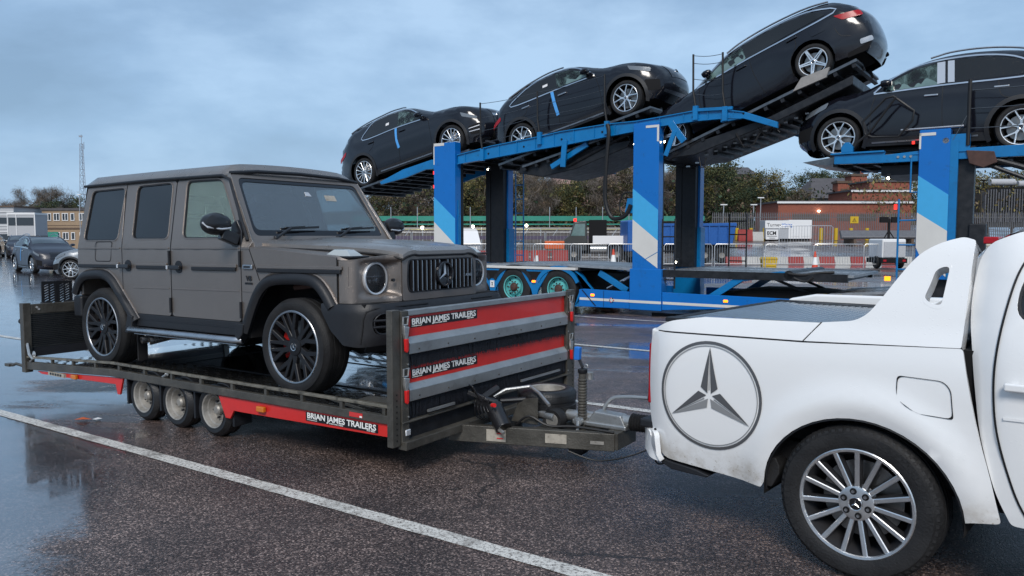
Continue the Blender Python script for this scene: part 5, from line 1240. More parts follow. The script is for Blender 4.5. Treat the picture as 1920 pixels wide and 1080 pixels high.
a = MB(); a.box(4.56, 4.66, -1.2, -1.16, .90, .98); a.build('side_marker', 'amber_hot', tk, .01)
# ladders
def ladder(par, x, y, z0, z1, w_, m, step=.3):
    a = MB()
    for s in (-.5, .5): a.cyl((x + s * w_, y, z0), (x + s * w_, y, z1), .018, 6)
    a.build('ladder_rail', m, par)
    z = z0 + step * .6
    while z < z1: a = MB(); a.cyl((x - w_ / 2, y, z), (x + w_ / 2, y, z), .016, 6); a.build('ladder_rung', m, par); z += step
ladder(tt, .42, -1.15, .6, 2.05, .28, 'hose'); ladder(tt, .60 - 5.55, 1.1, .95, 3.4, .26, 'cr_blue', .38); ladder(tt, 1.1, 1.1, .95, 2.2, .4, 'hose')
ladder(tk, 4.9, -1.15, .85, 2.34, .3, 'cr_blue', .43)
a = MB(); a.tube([(5.05, -1.2, 3.1), (4.93, -1.2, 3.1), (4.93, -1.2, 2.45), (5.05, -1.2, 2.45)], .015, 6); a.build('grab_handle', 'cr_blue', tk)
a = MB(); a.cyl((4.7, -1.17, 2.16), (4.7, -1.17, 2.25), .025, 8); a.build('red_lamp', 'lamp_red', tk)
# truck upper deck
a = MB(); a.prism([(3.66, 3.0), (3.66, 3.16), (4.5, 3.17), (4.5, 3.12), (5.06, 3.16), (7.6, 3.17), (7.6, 2.98), (4.55, 2.98)], -1.2, -1.1, 'y'); a.build('deck_beam', 'cr_blue', tk, .01)
a = MB(); a.prism([(3.66, 3.0), (3.66, 3.16), (7.6, 3.17), (7.6, 2.98)], 1.1, 1.2, 'y'); a.build('deck_beam', 'cr_blue', tk, .01)
a = MB(); a.box(3.6, 4.5, -1.24, -1.06, 3.165, 3.2); a.prism([(3.78, 3.2), (3.98, 3.2), (3.98, 3.3), (3.92, 3.38), (3.84, 3.38), (3.78, 3.3)], -1.22, -1.1, 'y'); a.build('deck_head', 'cr_blue', tk, .01)
a = MB()
for x in (4.72, 4.82, 4.92): a.cyl((x, -1.2, 3.07), (x, -1.215, 3.07), .022, 10)
a.build('bolt_hole', 'galv', tk)
a = MB(); a.prism([(3.05, 3.08), (3.7, 3.16), (3.7, 3.04), (3.5, 3.0)], -1.0, 1.0, 'y'); a.build('deck_nose', 'cr_track', tk)
tray(tk, (3.6, 3.10), (7.7, 3.08)); a = MB(); a.box(4.4, 5.3, -.9, .9, 2.78, 2.95); a.build('cross_beam', 'cr_dark', tk)
a = MB(); a.cyl((5.7, -1.13, 3.12), (7.4, -1.1, 2.5), .05, 10); a.cyl((5.9, -1.13, 2.95), (7.4, -1.1, 2.25), .035, 8); a.build('hydraulic_ram', 'cr_dark', tk); a = MB(); a.prism([(5.75, 3.12), (6.15, 3.08), (6.2, 2.9), (6.0, 2.82), (5.8, 2.9)], -1.24, -1.13, 'y'); a.build('pivot_plate', 'cr_rust', tk, .01)
a = MB(); a.box(5.3, 5.8, -1.22, -1.1, 3.1, 3.4); a.build('post_bracket', 'cr_blue', tk, .01); a = MB(); a.cyl((5.45, -1.23, 3.3), (5.45, -1.25, 3.3), .05, 12); a.build('bracket_eye', 'galv', tk)
for x, zb in ((5.77, 4.28), (7.6, 4.3)):
    a = MB(); a.cyl((x, -1.22, 3.2), (x, -1.22, zb), .03, 8); a.build('guard_post', 'hose', tk)
a = MB()
for z in (4.1, 3.8, 3.48): a.tube([(5.77 + 1.83 * k / 6, -1.22, z + .05 * k / 6 - .03 * math.sin(math.pi * k / 6)) for k in range(7)], .008, 4)
a.build('guard_wires', 'wire', tk)
a = MB(); a.bar((5.77, -1.22, 3.75), (5.5, -1.22, 3.2), .008, .008); a.build('stay_wire', 'wire', tk); a = MB(); a.cyl((4.75, -1.2, 3.53), (5.7, -1.2, 3.53), .022, 8); a.build('grab_rail', 'dull_chrome', tk)
a = MB(); a.tube([(4.0 + x, -1.24, z) for x, z in [(.18, 3.5), (.13, 3.72), (.5, 4.1), (.62, 4.12), (.95, 3.84), (.93, 3.68), (.72, 3.42), (.3, 3.44), (.18, 3.5)]], .022, 6); a.tube([(4.05, -1.25, 3.35), (4.25, -1.25, 3.52), (4.66, -1.25, 4.1)], .022, 6); a.build('hooped_handrail', 'hose', tk)
a = MB(); a.box(-.4, 2.6, -1.1, 1.1, .55, .95); a.v = [(v[0] + 5.3, v[1], v[2]) for v in a.v]; a.build('chassis', 'cr_dark', tk)
for x in (6.0, 7.3):
    for s in (-1, 1): a = MB(); a.lathe([(.25, -.13), (.30, -.15), (.42, -.155), (.48, -.1), (.48, .12), (.3, .14)], 32, (x, s * 1.05, .48), 'y'); a.build('wheel', 'rubber', tk)
# working lights
for par, x, z in ((tt, -4.38, 3.32), (tt, -.44, 3.66), (tt, .26, 3.66), (tt, .55, 1.15), (tk, 4.55, 2.72)):
    a = MB(); a.lathe([(0, -.012), (.020, -.01), (.024, .01)], 12, (x, -1.06, z), 'y'); a.lathe([(.024, -.02), (.036, -.02), (.04, .03), (0, .04)], 12, (x, -1.06, z), 'y', 'cr_dark'); a.build('work_lamp', 'lamp_white', par)
    a = MB(); a.box(x - .03, x + .03, -1.03, -.99, z - .03, z + .08); a.build('lamp_bracket', 'cr_dark', par)
for z in (3.3, 2.95): a = MB(); a.box(T1[0] - .03, T1[0], -1.24, -1.2, z - .04, z + .04); a.build('red_marker', 'lamp_red', tt)
a = MB(); a.box(T1[0] - .03, T1[0], 1.2, 1.24, 2.9, 3.05); a.build('red_marker', 'lamp_red', tt)
a = MB(); a.box(4.93, 4.97, -1.2, -1.17, 3.28, 3.33); a.build('red_marker', 'lamp_red', tk)
# ------------------------------------------------------------------ the transported cars
def place_car(o, u, zc, pitch, back=False, r=.4, y=0.):
    """u, zc: rear wheel centre along the transporter; pitch in degrees, nose up"""
    yaw = CYAW + (math.pi if back else 0); o.rotation_euler = (0, R(-pitch), yaw)
    rot = Euler((0, R(-pitch), yaw)).to_matrix(); d = CF[3] * u + CF[4] * y; tgt = Vector((CF[0] + d.x, CF[1] + d.y, zc))
    o.location = tgt - rot @ Vector((0, 0, r))
def carfile(name, lb, cat, P, grp=None):
    o = empty(name, label=lb, cat=cat, group=grp); ZOFF[:] = [0, 0, P['r']]; make_car(o, P); ZOFF[:] = [0, 0, 0]; return o
GRP = 'black new cars on the transporter'
suv = dict(wb=3.22, r=.40, arch=.465, rim=.305, belt=.84, W=.99, paint='car_black', style='fan14', sill=-.2,
  edge=[(-.80, -.2), (-1.0, .02), (-1.03, .35), (-.99, .62), (-.88, .88), (-.66, 1.14), (-.42, 1.27), (.25, 1.365), (1.0, 1.40), (1.68, 1.34), (2.1, 1.17), (2.6, .95), (2.9, .89), (3.4, .83), (3.75, .75), (3.99, .58), (4.09, .28), (4.06, -.05), (3.9, -.2)],
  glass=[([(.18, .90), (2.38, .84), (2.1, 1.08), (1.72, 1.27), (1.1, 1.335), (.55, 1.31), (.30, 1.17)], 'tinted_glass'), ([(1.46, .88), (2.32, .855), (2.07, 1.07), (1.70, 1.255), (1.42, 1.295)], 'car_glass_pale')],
  chrome=[(2.44, .81), (1.4, .86), (.10, .875), (.26, 1.17), (.55, 1.335), (1.1, 1.36), (1.72, 1.30), (2.12, 1.09), (2.46, .82)],
  screen=((1.76, 1.31), (2.56, .96)), rear=((-.93, .80), (-.50, 1.23)),
  seams=[[(1.38, 1.33), (1.42, .85), (1.45, .3), (1.42, -.1)], [(2.55, .82), (2.6, .5), (2.62, -.1)], [(.55, .85), (.5, .6), (.35, .5)]],
  handles=[(1.62, .72), (.42, .72)], mirror=(2.33, .88), sillchrome=[(.65, -.14), (2.55, -.14)],
  patches=[('headlamp', [(3.62, .62), (4.03, .42), (4.0, .36), (3.66, .50)], 'car_headlamp', .008), ('tail_lamp', [(-.98, .60), (-.62, .74), (-.66, .62), (-.98, .48)], 'red_lamp', .008), ('side_intake', [(3.78, .20), (4.05, .26), (4.05, -.02), (3.82, 0)], 'deep_black', .006), ('intake_bar', [(3.79, .16), (4.05, .20), (4.05, .18), (3.79, .14)], 'dull_chrome', .012), ('intake_bar', [(3.79, .08), (4.05, .10), (4.05, .08), (3.79, .06)], 'dull_chrome', .012)],
  decals=[('protective_tape', [(1.35, .86), (1.43, .86), (1.44, .55), (1.50, .30), (1.42, .28), (1.37, .52)], 'blue_tape', -1), ('window_sticker', [(.98, 1.11), (1.10, 1.11), (1.10, 1.04), (.98, 1.04)], 'sticker_white', -1)],
  spatches=[('grille', (3.93, .58), (4.07, .22), -.5, .5, 'gloss_black'), ('grille_bar', (4.01, .44), (4.03, .41), -.5, .5, 'dull_chrome'), ('lower_grille', (4.07, .12), (4.0, -.1), -.6, .6, 'deep_black'), ('chrome_lip', (4.0, -.12), (3.96, -.16), -.75, .75, 'dull_chrome')],
  rails=[(-.5, 1.23), (.1, 1.365), (.9, 1.44), (1.4, 1.41), (1.65, 1.35)], star=((4.01, .43), 0, .12))
o = carfile('suv_car', 'black SUV at the left end of the upper deck with a bent blue tape', 'car', suv, GRP); place_car(o, -8.79 + .0, 3.47, 11.6)
eq = dict(wb=2.83, r=.385, arch=.45, rim=.29, belt=.80, W=.97, paint='car_black', style='y5', sill=-.19,
  edge=[(-.62, -.19), (-.82, .02), (-.86, .32), (-.80, .60), (-.68, .86), (-.42, 1.07), (.05, 1.20), (.65, 1.28), (1.22, 1.28), (1.70, 1.18), (2.08, 1.0), (2.42, .85), (2.9, .76), (3.25, .66), (3.5, .50), (3.62, .25), (3.6, -.02), (3.42, -.19)],
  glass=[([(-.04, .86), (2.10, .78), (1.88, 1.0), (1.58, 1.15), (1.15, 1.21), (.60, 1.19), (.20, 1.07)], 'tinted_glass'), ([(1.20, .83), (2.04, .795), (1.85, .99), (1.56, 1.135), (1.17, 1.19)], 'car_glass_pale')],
  chrome=[(2.22, .745), (1.2, .79), (-.13, .835), (.15, 1.07), (.60, 1.215), (1.15, 1.24), (1.60, 1.18), (1.96, .98), (2.22, .76)],
  screen=((1.74, 1.16), (2.36, .88)), rear=((-.6, .78), (-.25, 1.0)),
  seams=[[(1.14, 1.22), (1.16, .8), (1.15, .3), (1.12, -.1)], [(2.2, .76), (2.28, .45), (2.28, -.1)], [(.35, .8), (.3, .55), (.15, .48)]],
  handles=[(1.33, .63), (.3, .68)], mirror=(2.05, .84), sillchrome=[(.6, -.10), (1.4, -.12), (2.25, -.13)], handlem='dull_chrome',
  patches=[('headlamp', [(3.02, .66), (3.48, .47), (3.46, .38), (3.06, .55)], 'car_headlamp', .008), ('tail_lamp', [(-.82, .60), (-.5, .72), (-.5, .62), (-.84, .50)], 'red_lamp', .008), ('side_intake', [(3.32, .24), (3.6, .18), (3.58, -.05), (3.3, 0)], 'deep_black', .006)],
  decals=[('protective_tape', [(1.02, .78), (1.10, .79), (1.17, .20), (1.09, .19)], 'blue_tape', -1), ('window_sticker', [(.80, 1.04), (.94, 1.04), (.94, .98), (.80, .98)], 'sticker_white', -1)],
  spatches=[('grille', (3.5, .48), (3.62, .2), -.6, .6, 'gloss_black'), ('chrome_lip', (3.61, -.04), (3.58, -.07), -.9, .9, 'dull_chrome')], star=((3.57, .36), 0, .11),
  rails=[(-.25, 1.09), (.3, 1.23), (.9, 1.31), (1.35, 1.28)])
o = carfile('electric_suv', 'black rounded SUV second on the upper deck with a straight strip of blue tape', 'car', eq, GRP); place_car(o, -3.47, 4.0, 14.0, r=.385)
eq4 = dict(eq); eq4.update(glass=[([(-.10, .87), (2.12, .76), (1.98, .95), (1.60, 1.145), (1.15, 1.225), (.55, 1.23), (.10, 1.14)], 'tinted_glass'), ([(1.20, .81), (2.08, .77), (1.95, .95), (1.58, 1.135), (1.20, 1.205)], 'car_glass_pale')], chrome=[(2.25, .735), (1.2, .79), (-.20, .845), (.05, 1.14), (.55, 1.26), (1.15, 1.255), (1.62, 1.17), (2.02, .96), (2.25, .75)], screen=((1.52, 1.23), (2.12, .96)), rails=[(-.3, 1.18), (.1, 1.32), (.6, 1.385), (1.1, 1.37), (1.4, 1.29)], decals=[('pillar_film', [(1.16, 1.215), (1.28, 1.205), (1.25, .82), (1.13, .83)], 'white_film', 1), ('pillar_film', [(1.02, 1.22), (1.12, 1.22), (1.09, .83), (.99, .83)], 'white_film', 1)], edge=[(-.62, -.19), (-.80, .02), (-.86, .32), (-.78, .62), (-.70, .90), (-.50, 1.10), (.0, 1.27), (.55, 1.335), (1.05, 1.33), (1.48, 1.25), (1.82, 1.11), (2.18, .93), (2.45, .81), (2.9, .74), (3.22, .64), (3.45, .48), (3.55, .22), (3.54, -.02), (3.42, -.19)])
o = carfile('electric_suv', 'black SUV facing left on the right deck with pale film on its pillar', 'car', eq4, GRP); place_car(o, 6.49, 3.48, 0.6, True, r=.385)
wag = dict(wb=2.98, r=.345, arch=.40, rim=.255, belt=.70, W=.94, paint='car_black', style='star5', sill=-.19, clad=False,
  edge=[(-.85, -.24), (-1.02, -.05), (-1.06, .2), (-1.04, .45), (-.95, .62), (-.82, .76), (-.6, .92), (-.1, 1.03), (.5, 1.08), (1.1, 1.065), (1.5, .99), (1.9, .82), (2.2, .67), (2.6, .62), (3.1, .55), (3.5, .44), (3.75, .28), (3.84, .05), (3.8, -.12), (3.6, -.22)],
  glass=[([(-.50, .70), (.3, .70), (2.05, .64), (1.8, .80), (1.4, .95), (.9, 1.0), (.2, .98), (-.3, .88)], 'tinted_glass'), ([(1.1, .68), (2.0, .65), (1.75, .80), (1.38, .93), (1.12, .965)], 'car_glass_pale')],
  chrome=[(2.2, .62), (1.05, .66), (-.62, .66), (-.32, .90), (.2, 1.01), (.9, 1.03), (1.42, .98), (1.85, .80), (2.2, .635)],
  screen=((1.55, .98), (2.16, .69)), rear=((-.93, .64), (-.66, .89)),
  seams=[[(1.05, .98), (1.05, .66), (1.06, .3), (1.0, -.1)], [(2.15, .64), (2.25, .3), (2.25, -.1)], [(.2, .66), (.15, .45), (.35, .2), (.4, -.1)], [(-.55, .38), (-.6, .2), (-.75, .12)]],
  handles=[(1.25, .56), (.2, .58)], mirror=(1.9, .72),
  patches=[('headlamp', [(3.3, .46), (3.7, .28), (3.66, .18), (3.35, .36)], 'car_headlamp', .008), ('tail_lamp', [(-1.03, .52), (-.60, .60), (-.72, .46), (-1.05, .40)], 'red_lamp', .008), ('fuel_flap', [(-.38, .56), (-.12, .57), (-.14, .42), (-.40, .42)], 'car_black', .008), ('exhaust_trim', [(-1.05, -.02), (-.85, -.01), (-.83, -.1), (-1.05, -.11)], 'dull_chrome', .02), ('diffuser', [(-1.0, -.12), (-.6, -.15), (-.55, -.23), (-.9, -.23)], 'deep_black', .01)],
  spatches=[('grille', (3.74, .3), (3.84, .05), -.5, .5, 'gloss_black')], rails=[(-.6, .92), (-.1, 1.05), (.6, 1.105), (1.1, 1.09), (1.45, 1.01)])
o = carfile('estate_car', 'black estate car tilted steeply nose down on the raised ramp of the transporter', 'car', wag, GRP); place_car(o, 3.17, 4.96, -22.1, True, r=.345)
# cars parked in the yard at the left
def yard_car(base, px, py, yaw, lb, paint, **k):
    P = dict(base); P.update(decals=[], paint=paint); P.update(k); d = 1.69 * 1447 / (py - 443); o = carfile('parked_car', lb, 'car', P, 'cars parked in the yard'); o.location = (AT(px, d), d, 0); o.rotation_euler.z = R(yaw); return o
coupe = dict(eq4); coupe['edge'] = [(-.62, -.19), (-.84, .02), (-.92, .35), (-.90, .62), (-.6, .80), (-.25, 1.0), (.25, 1.16), (.85, 1.235), (1.35, 1.215), (1.75, 1.10), (2.15, .93), (2.45, .80), (2.9, .74), (3.22, .66), (3.5, .50), (3.62, .22), (3.6, -.02), (3.42, -.19)]
yard_car(coupe, 70, 507, -44, 'dark slate coupe SUV parked behind the matt grey off-roader with blue tape on its door', 'car_slate', decals=[('protective_tape', [(1.05, .78), (1.12, .78), (1.12, .15), (1.05, .15)], 'blue_tape', -1)])
yard_car(eq4, 288, 520, 187, 'pale silver car half hidden behind the rear of the matt grey off-roader', 'car_silver')
yard_car(suv, -16, 480.5, -62, 'cream SUV seen from the front at the left edge of the yard', 'car_cream')
yard_car(eq4, 40, 481, -58, 'dark car parked between the cream SUV and the coupe SUV', 'car_slate')
yard_car(coupe, -6, 470, -75, 'silver car in the row behind the cream SUV', 'car_silver')
yard_car(coupe, 62, 470, -50, 'small dark car in the far row before the tan office block', 'car_slate')
# ------------------------------------------------------------------ flatbed trailer
TY = R(-33.7)
tr = empty('flatbed_trailer', (TF[0], TF[1], 0), TY, 'low three axle flatbed trailer with a red and galvanised front gate carrying the grey off-roader', 'trailer')
DZ = .392
def zd(x): return DZ if x > -2.2 else DZ - .065 * (-2.2 - x) / 1.7      # the rear of the deck tips down a little
for s in (-1, 1):
    y0, y1 = sorted((s * 1.20, s * 1.245))
    a = MB(); a.prism([(-3.93, .27), (-3.93, .355), (-2.25, .435), (1.31, .445), (1.31, .385), (-2.25, .365)], y0, y1, 'y'); a.build('side_beam', 'trailer_steel', tr, .006)
    a = MB(); yy = s * 1.225
    for p, q in (((-3.9, .405), (-2.25, .492)), ((-2.25, .492), (1.31, .508))): a.bar((p[0], yy, p[1]), (q[0], yy, q[1]), .035, .022)
    a.build('tie_rail', 'worn_rail', tr, .004)
    a = MB()
    x = -3.8
    while x < 1.3: z = float(np.interp(x, [-3.93, -2.25, 1.31], [.355, .435, .445])); zt = float(np.interp(x, [-3.93, -2.25, 1.31], [.40, .485, .50])); a.box(x, x + .03, yy - .012, yy + .012, z, zt); x += .42
    a.build('rail_spacer', 'trailer_steel', tr)
    a = MB(); a.prism([(-.62, .368), (1.30, .384), (1.30, .29), (-.30, .262), (-.42, .262), (-.47, .19), (-.53, .19)], min(s * 1.225, s * 1.205), max(s * 1.225, s * 1.205), 'y'); sp_ = a.build('red_side_panel', 'trailer_red', tr, .003)
    a = MB(); a.prism([(-3.70, .272), (-2.06, .362), (-2.12, .20), (-2.16, .20), (-2.19, .292), (-3.1, .262), (-3.6, .25)], min(s * 1.225, s * 1.205), max(s * 1.225, s * 1.205), 'y'); sp2 = a.build('red_side_panel', 'trailer_red', tr, .003)
    if s < 0:
        a = MB(); a.prism([(.45, .3), (1.19, .306), (1.19, .366), (.45, .366)], -1.2295, -1.2255, 'y'); st = a.build('name_sticker', 'print_black', tr)
        text_fit('BRIAN JAMES TRAILERS', .71, .060, 'print_white', tr, (.465, -1.231, .322), (R(90), 0, 0), .001, .0012)
        text_mesh('01327 308833', .014, 'print_white', tr, (1.085, -1.231, .3085), (R(90), 0, 0), .001, 'lettering'); text_mesh('www.brianjames.co.uk', .012, 'print_white', tr, (.465, -1.231, .307), (R(90), 0, 0), .001, 'lettering'); text_mesh('INTERNATIONAL TRAILERS', .012, 'print_white', tr, (.70, -1.231, .307), (R(90), 0, 0), .001, 'lettering')
        a = MB(); a.box(.93, 1.06, -1.2485, -1.2455, .40, .432); a.build('red_sticker', 'print_red', tr); a = MB(); a.box(1.035, 1.058, -1.2515, -1.249, .402, .414); a.build('sticker_corner', 'print_white', tr)
        a = MB(); a.box(-3.42, -3.1, -1.2485, -1.2255, .262, .298); a.build('reflector_plate', 'label_board', tr)
        for j in range(5): a = MB(); a.box(-3.38 + j * .05, -3.35 + j * .05, -1.2515, -1.249, .27, .292); a.build('plate_print', 'print_black', tr)
    for x, z in ((-.05, .325), (-2.9, .292)): a = MB(); a.box(x - .045, x + .045, min(s * 1.262, s * 1.23), max(s * 1.262, s * 1.23), z - .022, z + .022); a.build('side_marker', 'amber_dull', tr, .008)
    for j, x in enumerate((-1.76, -1.25, -.72)):
        a = MB(); h = .085; yc = s * 1.125; rr_ = .222
        a.lathe([(.135, -h + .02), (.15, -h), (.185, -h - .006), (rr_ - .015, -h + .01), (rr_, -h + .03), (rr_, -.025), (rr_ - .006, -.02), (rr_ - .006, .005), (rr_, .01), (rr_, h - .03), (rr_ - .02, h), (.14, h)], 48, (x, yc, rr_), 'y')
        w_ = a.build('wheel', 'rubber_wet', tr)
        a = MB(); g = s
        a.lathe([(.142, g * h), (.148, g * (h + .004)), (.138, g * (h - .002)), (.128, g * .05), (.118, g * .045), (.105, g * .012), (.10, g * -.0), (.05, g * .015)], 40, (x, yc, rr_), 'y'); a.build('rim', 'rim_grey', w_)
        a = MB(); a.lathe([(0, g * .06), (.03, g * .058), (.042, g * .045), (.045, g * .01)], 20, (x, yc, rr_), 'y', 'rim_grey')
        for k in range(5): t_ = k * 1.2566 + j; a.cyl((x + .072 * math.cos(t_), yc + g * .005, rr_ + .072 * math.sin(t_)), (x + .072 * math.cos(t_), yc + g * .03, rr_ + .072 * math.sin(t_)), .010, 6, 'dark_alloy')
        a.build('hub', 'rim_grey', w_)
    a = MB()
    for x in (-2.03, -1.5, -.99, -.46): a.prism([(x - .012, .36), (x + .012, .36), (x + .012, .12), (x - .012, .12)], min(s * 1.03, s * 1.2), max(s * 1.03, s * 1.2), 'y')
    a.box(-2.05, -.44, min(s * 1.0, s * 1.2), max(s * 1.0, s * 1.2), .35, .362); a.build('mudguard', 'black_plastic', tr)
a = MB(); a.box(-2.9, 1.3, -.9, .9, .30, .36); a.box(-2.3, -.3, -1.0, 1.0, .18, .28); a.build('chassis', 'cr_dark', tr)
for x in (-1.76, -1.25, -.72): a = MB(); a.cyl((x, -1.05, .222), (x, 1.05, .222), .035, 8); a.build('axle', 'trailer_steel', tr)
# deck: sheets and punched wheel tracks
for (xa, xb) in ((-3.9, -2.2), (-2.195, .55), (.555, 1.30)):
    a = MB(); a.add([(xa, -1.195, zd(xa)), (xb, -1.195, zd(xb)), (xb, 1.195, zd(xb)), (xa, 1.195, zd(xa)), (xa, -1.195, zd(xa) - .03), (xb, -1.195, zd(xb) - .03), (xb, 1.195, zd(xb) - .03), (xa, 1.195, zd(xa) - .03)], [(0, 1, 2, 3), (7, 6, 5, 4), (0, 4, 5, 1), (1, 5, 6, 2), (2, 6, 7, 3), (3, 7, 4, 0)]); a.build('deck_sheet', 'deck_wet', tr)
for s in (-1, 1):
    a = MB(); ya, yb = (-1.12, -.52) if s < 0 else (.52, 1.12)
    k = 0; x = -3.85
    while x < 1.27:
        for j in range(5):
            y = ya + .05 + j * .12 + (k % 2) * .05; z = zd(x + .05) + .003
            pts = [(x, y), (x + .045, y - .010), (x + .07, y - .002), (x + .072, y + .014), (x + .03, y + .026), (x + .002, y + .016)]
            a.add([(p, q, z) for p, q in pts] + [(x + .036, y + .008, z + .004)], [(i, (i + 1) % 6, 6) for i in range(6)])
        x += .088; k += 1
    a.build('punched_track', 'deck_grip', tr, kind='stuff', smooth=60)
a = MB()
for x in (-2.198, .552): a.box(x - .004, x + .008, -1.15, 1.15, DZ + .001, DZ + .004)
for y in (-.46, .46): a.bar((-2.2, y, DZ + .003), (1.3, y, DZ + .003), .012, .006)
a.build('deck_seam', 'seam', tr)
a = MB(); a.bar((.62, -.78, DZ + .02), (1.26, -.72, DZ + .02), .16, .012); a.bar((.35, -.95, DZ + .03), (.95, -1.12, DZ + .03), .02, .015); a.build('strap_plate', 'trailer_steel', tr)
a = MB(); a.cyl((-1.42, -1.22, .44), (-1.35, -1.22, .47), .012, 8); a.lathe([(0, -.02), (.022, 0), (0, .02)], 10, (-1.35, -1.225, .475), 'y'); a.build('ratchet', 'galv', tr)
# rear ramp standing across the tail
for s in (-1, 1): a = MB(); a.box(-3.96, -3.88, min(s * 1.26, s * 1.18), max(s * 1.26, s * 1.18), .24, .98); a.build('tail_post', 'trailer_steel', tr, .006)
a = MB(); a.box(-3.94, -3.90, -1.18, 1.18, .50, .86); tp = a.build('tail_board', 'tail_board', tr, .004)
a = MB()
for k in range(17): a.box(-3.90, -3.892, -1.18, 1.18, .515 + k * .02, .526 + k * .02)
a.build('tail_ribs', 'cr_dark', tp)
a = MB(); a.box(-3.95, -3.88, -1.18, 1.18, .86, .965); a.build('tail_top_rail', 'trailer_steel', tr, .006)
a = MB(); a.box(-3.93, -3.90, -1.18, 1.18, .40, .50); a.build('tail_brush', 'bristle', tr)
a = MB(); a.tube([(-3.88, -1.23, .55), (-3.8, -1.25, .44), (-3.72, -1.25, .40), (-3.78, -1.25, .37)], .014, 6); a.lathe([(0, -.02), (.035, 0), (0, .02)], 12, (-3.72, -1.24, .45), 'y'); a.build('tail_latch', 'latch', tr)
a = MB(); a.tube([(-3.9, -1.24, .30), (-4.08, -1.26, .32), (-4.16, -1.26, .295), (-4.2, -1.26, .295)], .016, 6, 'trailer_steel'); a.box(-4.28, -4.18, -1.29, -1.23, .28, .31); a.build('tail_hook', 'trailer_steel', tr)
a = MB(); a.lathe([(0, -.03), (.03, -.03), (.03, .03), (0, .03)], 12, (-3.99, -1.22, .78), 'x'); a.build('tail_buffer', 'rubber', tr)
mp_ = []
for j in range(2): mp_.append((-1.015 + j * .16, -.895 + j * .16))
a = MB(); z0, z1 = .90, 1.20      # slotted number-plate board
for (ya, yb) in mp_:
    a.box(-3.955, -3.94, ya - .022, ya, z0, z1); a.box(-3.955, -3.94, yb, yb + .022, z0, z1); a.box(-3.955, -3.94, ya, yb, z0, z0 + .03); a.box(-3.955, -3.94, ya, yb, z1 - .03, z1)
    for k in range(9):
        for q in range(2): zc = z0 + .045 + k * .028; yc = ya + .03 + q * .06; a.bar((-3.9475, yc - .028, zc - .008), (-3.9475, yc + .030, zc + .020), .010, .015)
    for q in range(3): a.box(-3.954, -3.941, ya + q * .06 - .007, ya + q * .06 + .007, z0, z1)
a.build('slotted_board', 'black_plastic', tr)
a = MB()
for y in (-1.0, -.74): a.cyl((-3.95, y - .04, .93), (-3.95, y + .04, .93), .05, 12)
a.build('board_hinge', 'black_plastic', tr, .005)
for y in (-1.12, -1.10): a = MB(); a.lathe([(0, .0), (.012, .0), (.014, -.01)], 10, (-3.875, y, .93 - (y + 1.12)), 'x'); a.build('tail_rivet', 'led_ring', tr)
# front gate
GX = 1.34
for s in (-1, 1):
    a = MB(); a.box(GX - .02, GX + .035, min(s * 1.275, s * 1.195), max(s * 1.275, s * 1.195), .235, 1.185); a.build('gate_post', 'trailer_steel', tr, .005)
    a = MB(); a.box(GX - .01, GX + .045, min(s * 1.19, s * 1.115), max(s * 1.19, s * 1.115), .235, 1.175)
    a.build('gate_post_inner', 'trailer_steel', tr, .005)
    a = MB()
    for k in range(9): a.cyl((GX + .036, s * 1.235, .28 + k * .04), (GX + .038, s * 1.235, .28 + k * .04), .007, 6)
    for z in (.43, .62, .80, .98, 1.12): a.cyl((GX + .046, s * 1.128, z), (GX + .051, s * 1.128, z), .007, 6, 'galv')
    a.build('bolt_holes', 'deep_black', tr)
    for zt in (1.135, .775):
        y = s * 1.163
        a = MB(); a.tube([(GX + .055, y - .022, zt - .055), (GX + .06, y - .026, zt), (GX + .06, y + .026, zt), (GX + .055, y + .022, zt - .055), (GX + .055, y - .022, zt - .055)], .0075, 6); lt = a.build('latch', 'latch', tr)
        a = MB(); a.prism([(y - .026, zt - .06), (y + .03, zt - .07), (y + .02, zt - .12), (y + .008, zt - .155), (y - .012, zt - .155), (y - .024, zt - .11)], GX + .046, GX + .072, 'x'); a.build('lever', 'latch', lt, .006)
        a = MB(); a.prism([(y - .014, zt - .15), (y + .018, zt - .15), (y + .016, zt - .235), (y + .002, zt - .25), (y - .010, zt - .235)], GX + .05, GX + .075, 'x'); a.build('lever_grip', 'latch_red', lt, .006)
Y0, Y1 = -1.112, 1.112
a = MB(); a.box(GX - .02, GX + .03, -1.19, 1.19, 1.135, 1.175); a.build('gate_top_rail', 'galv', tr, .005)
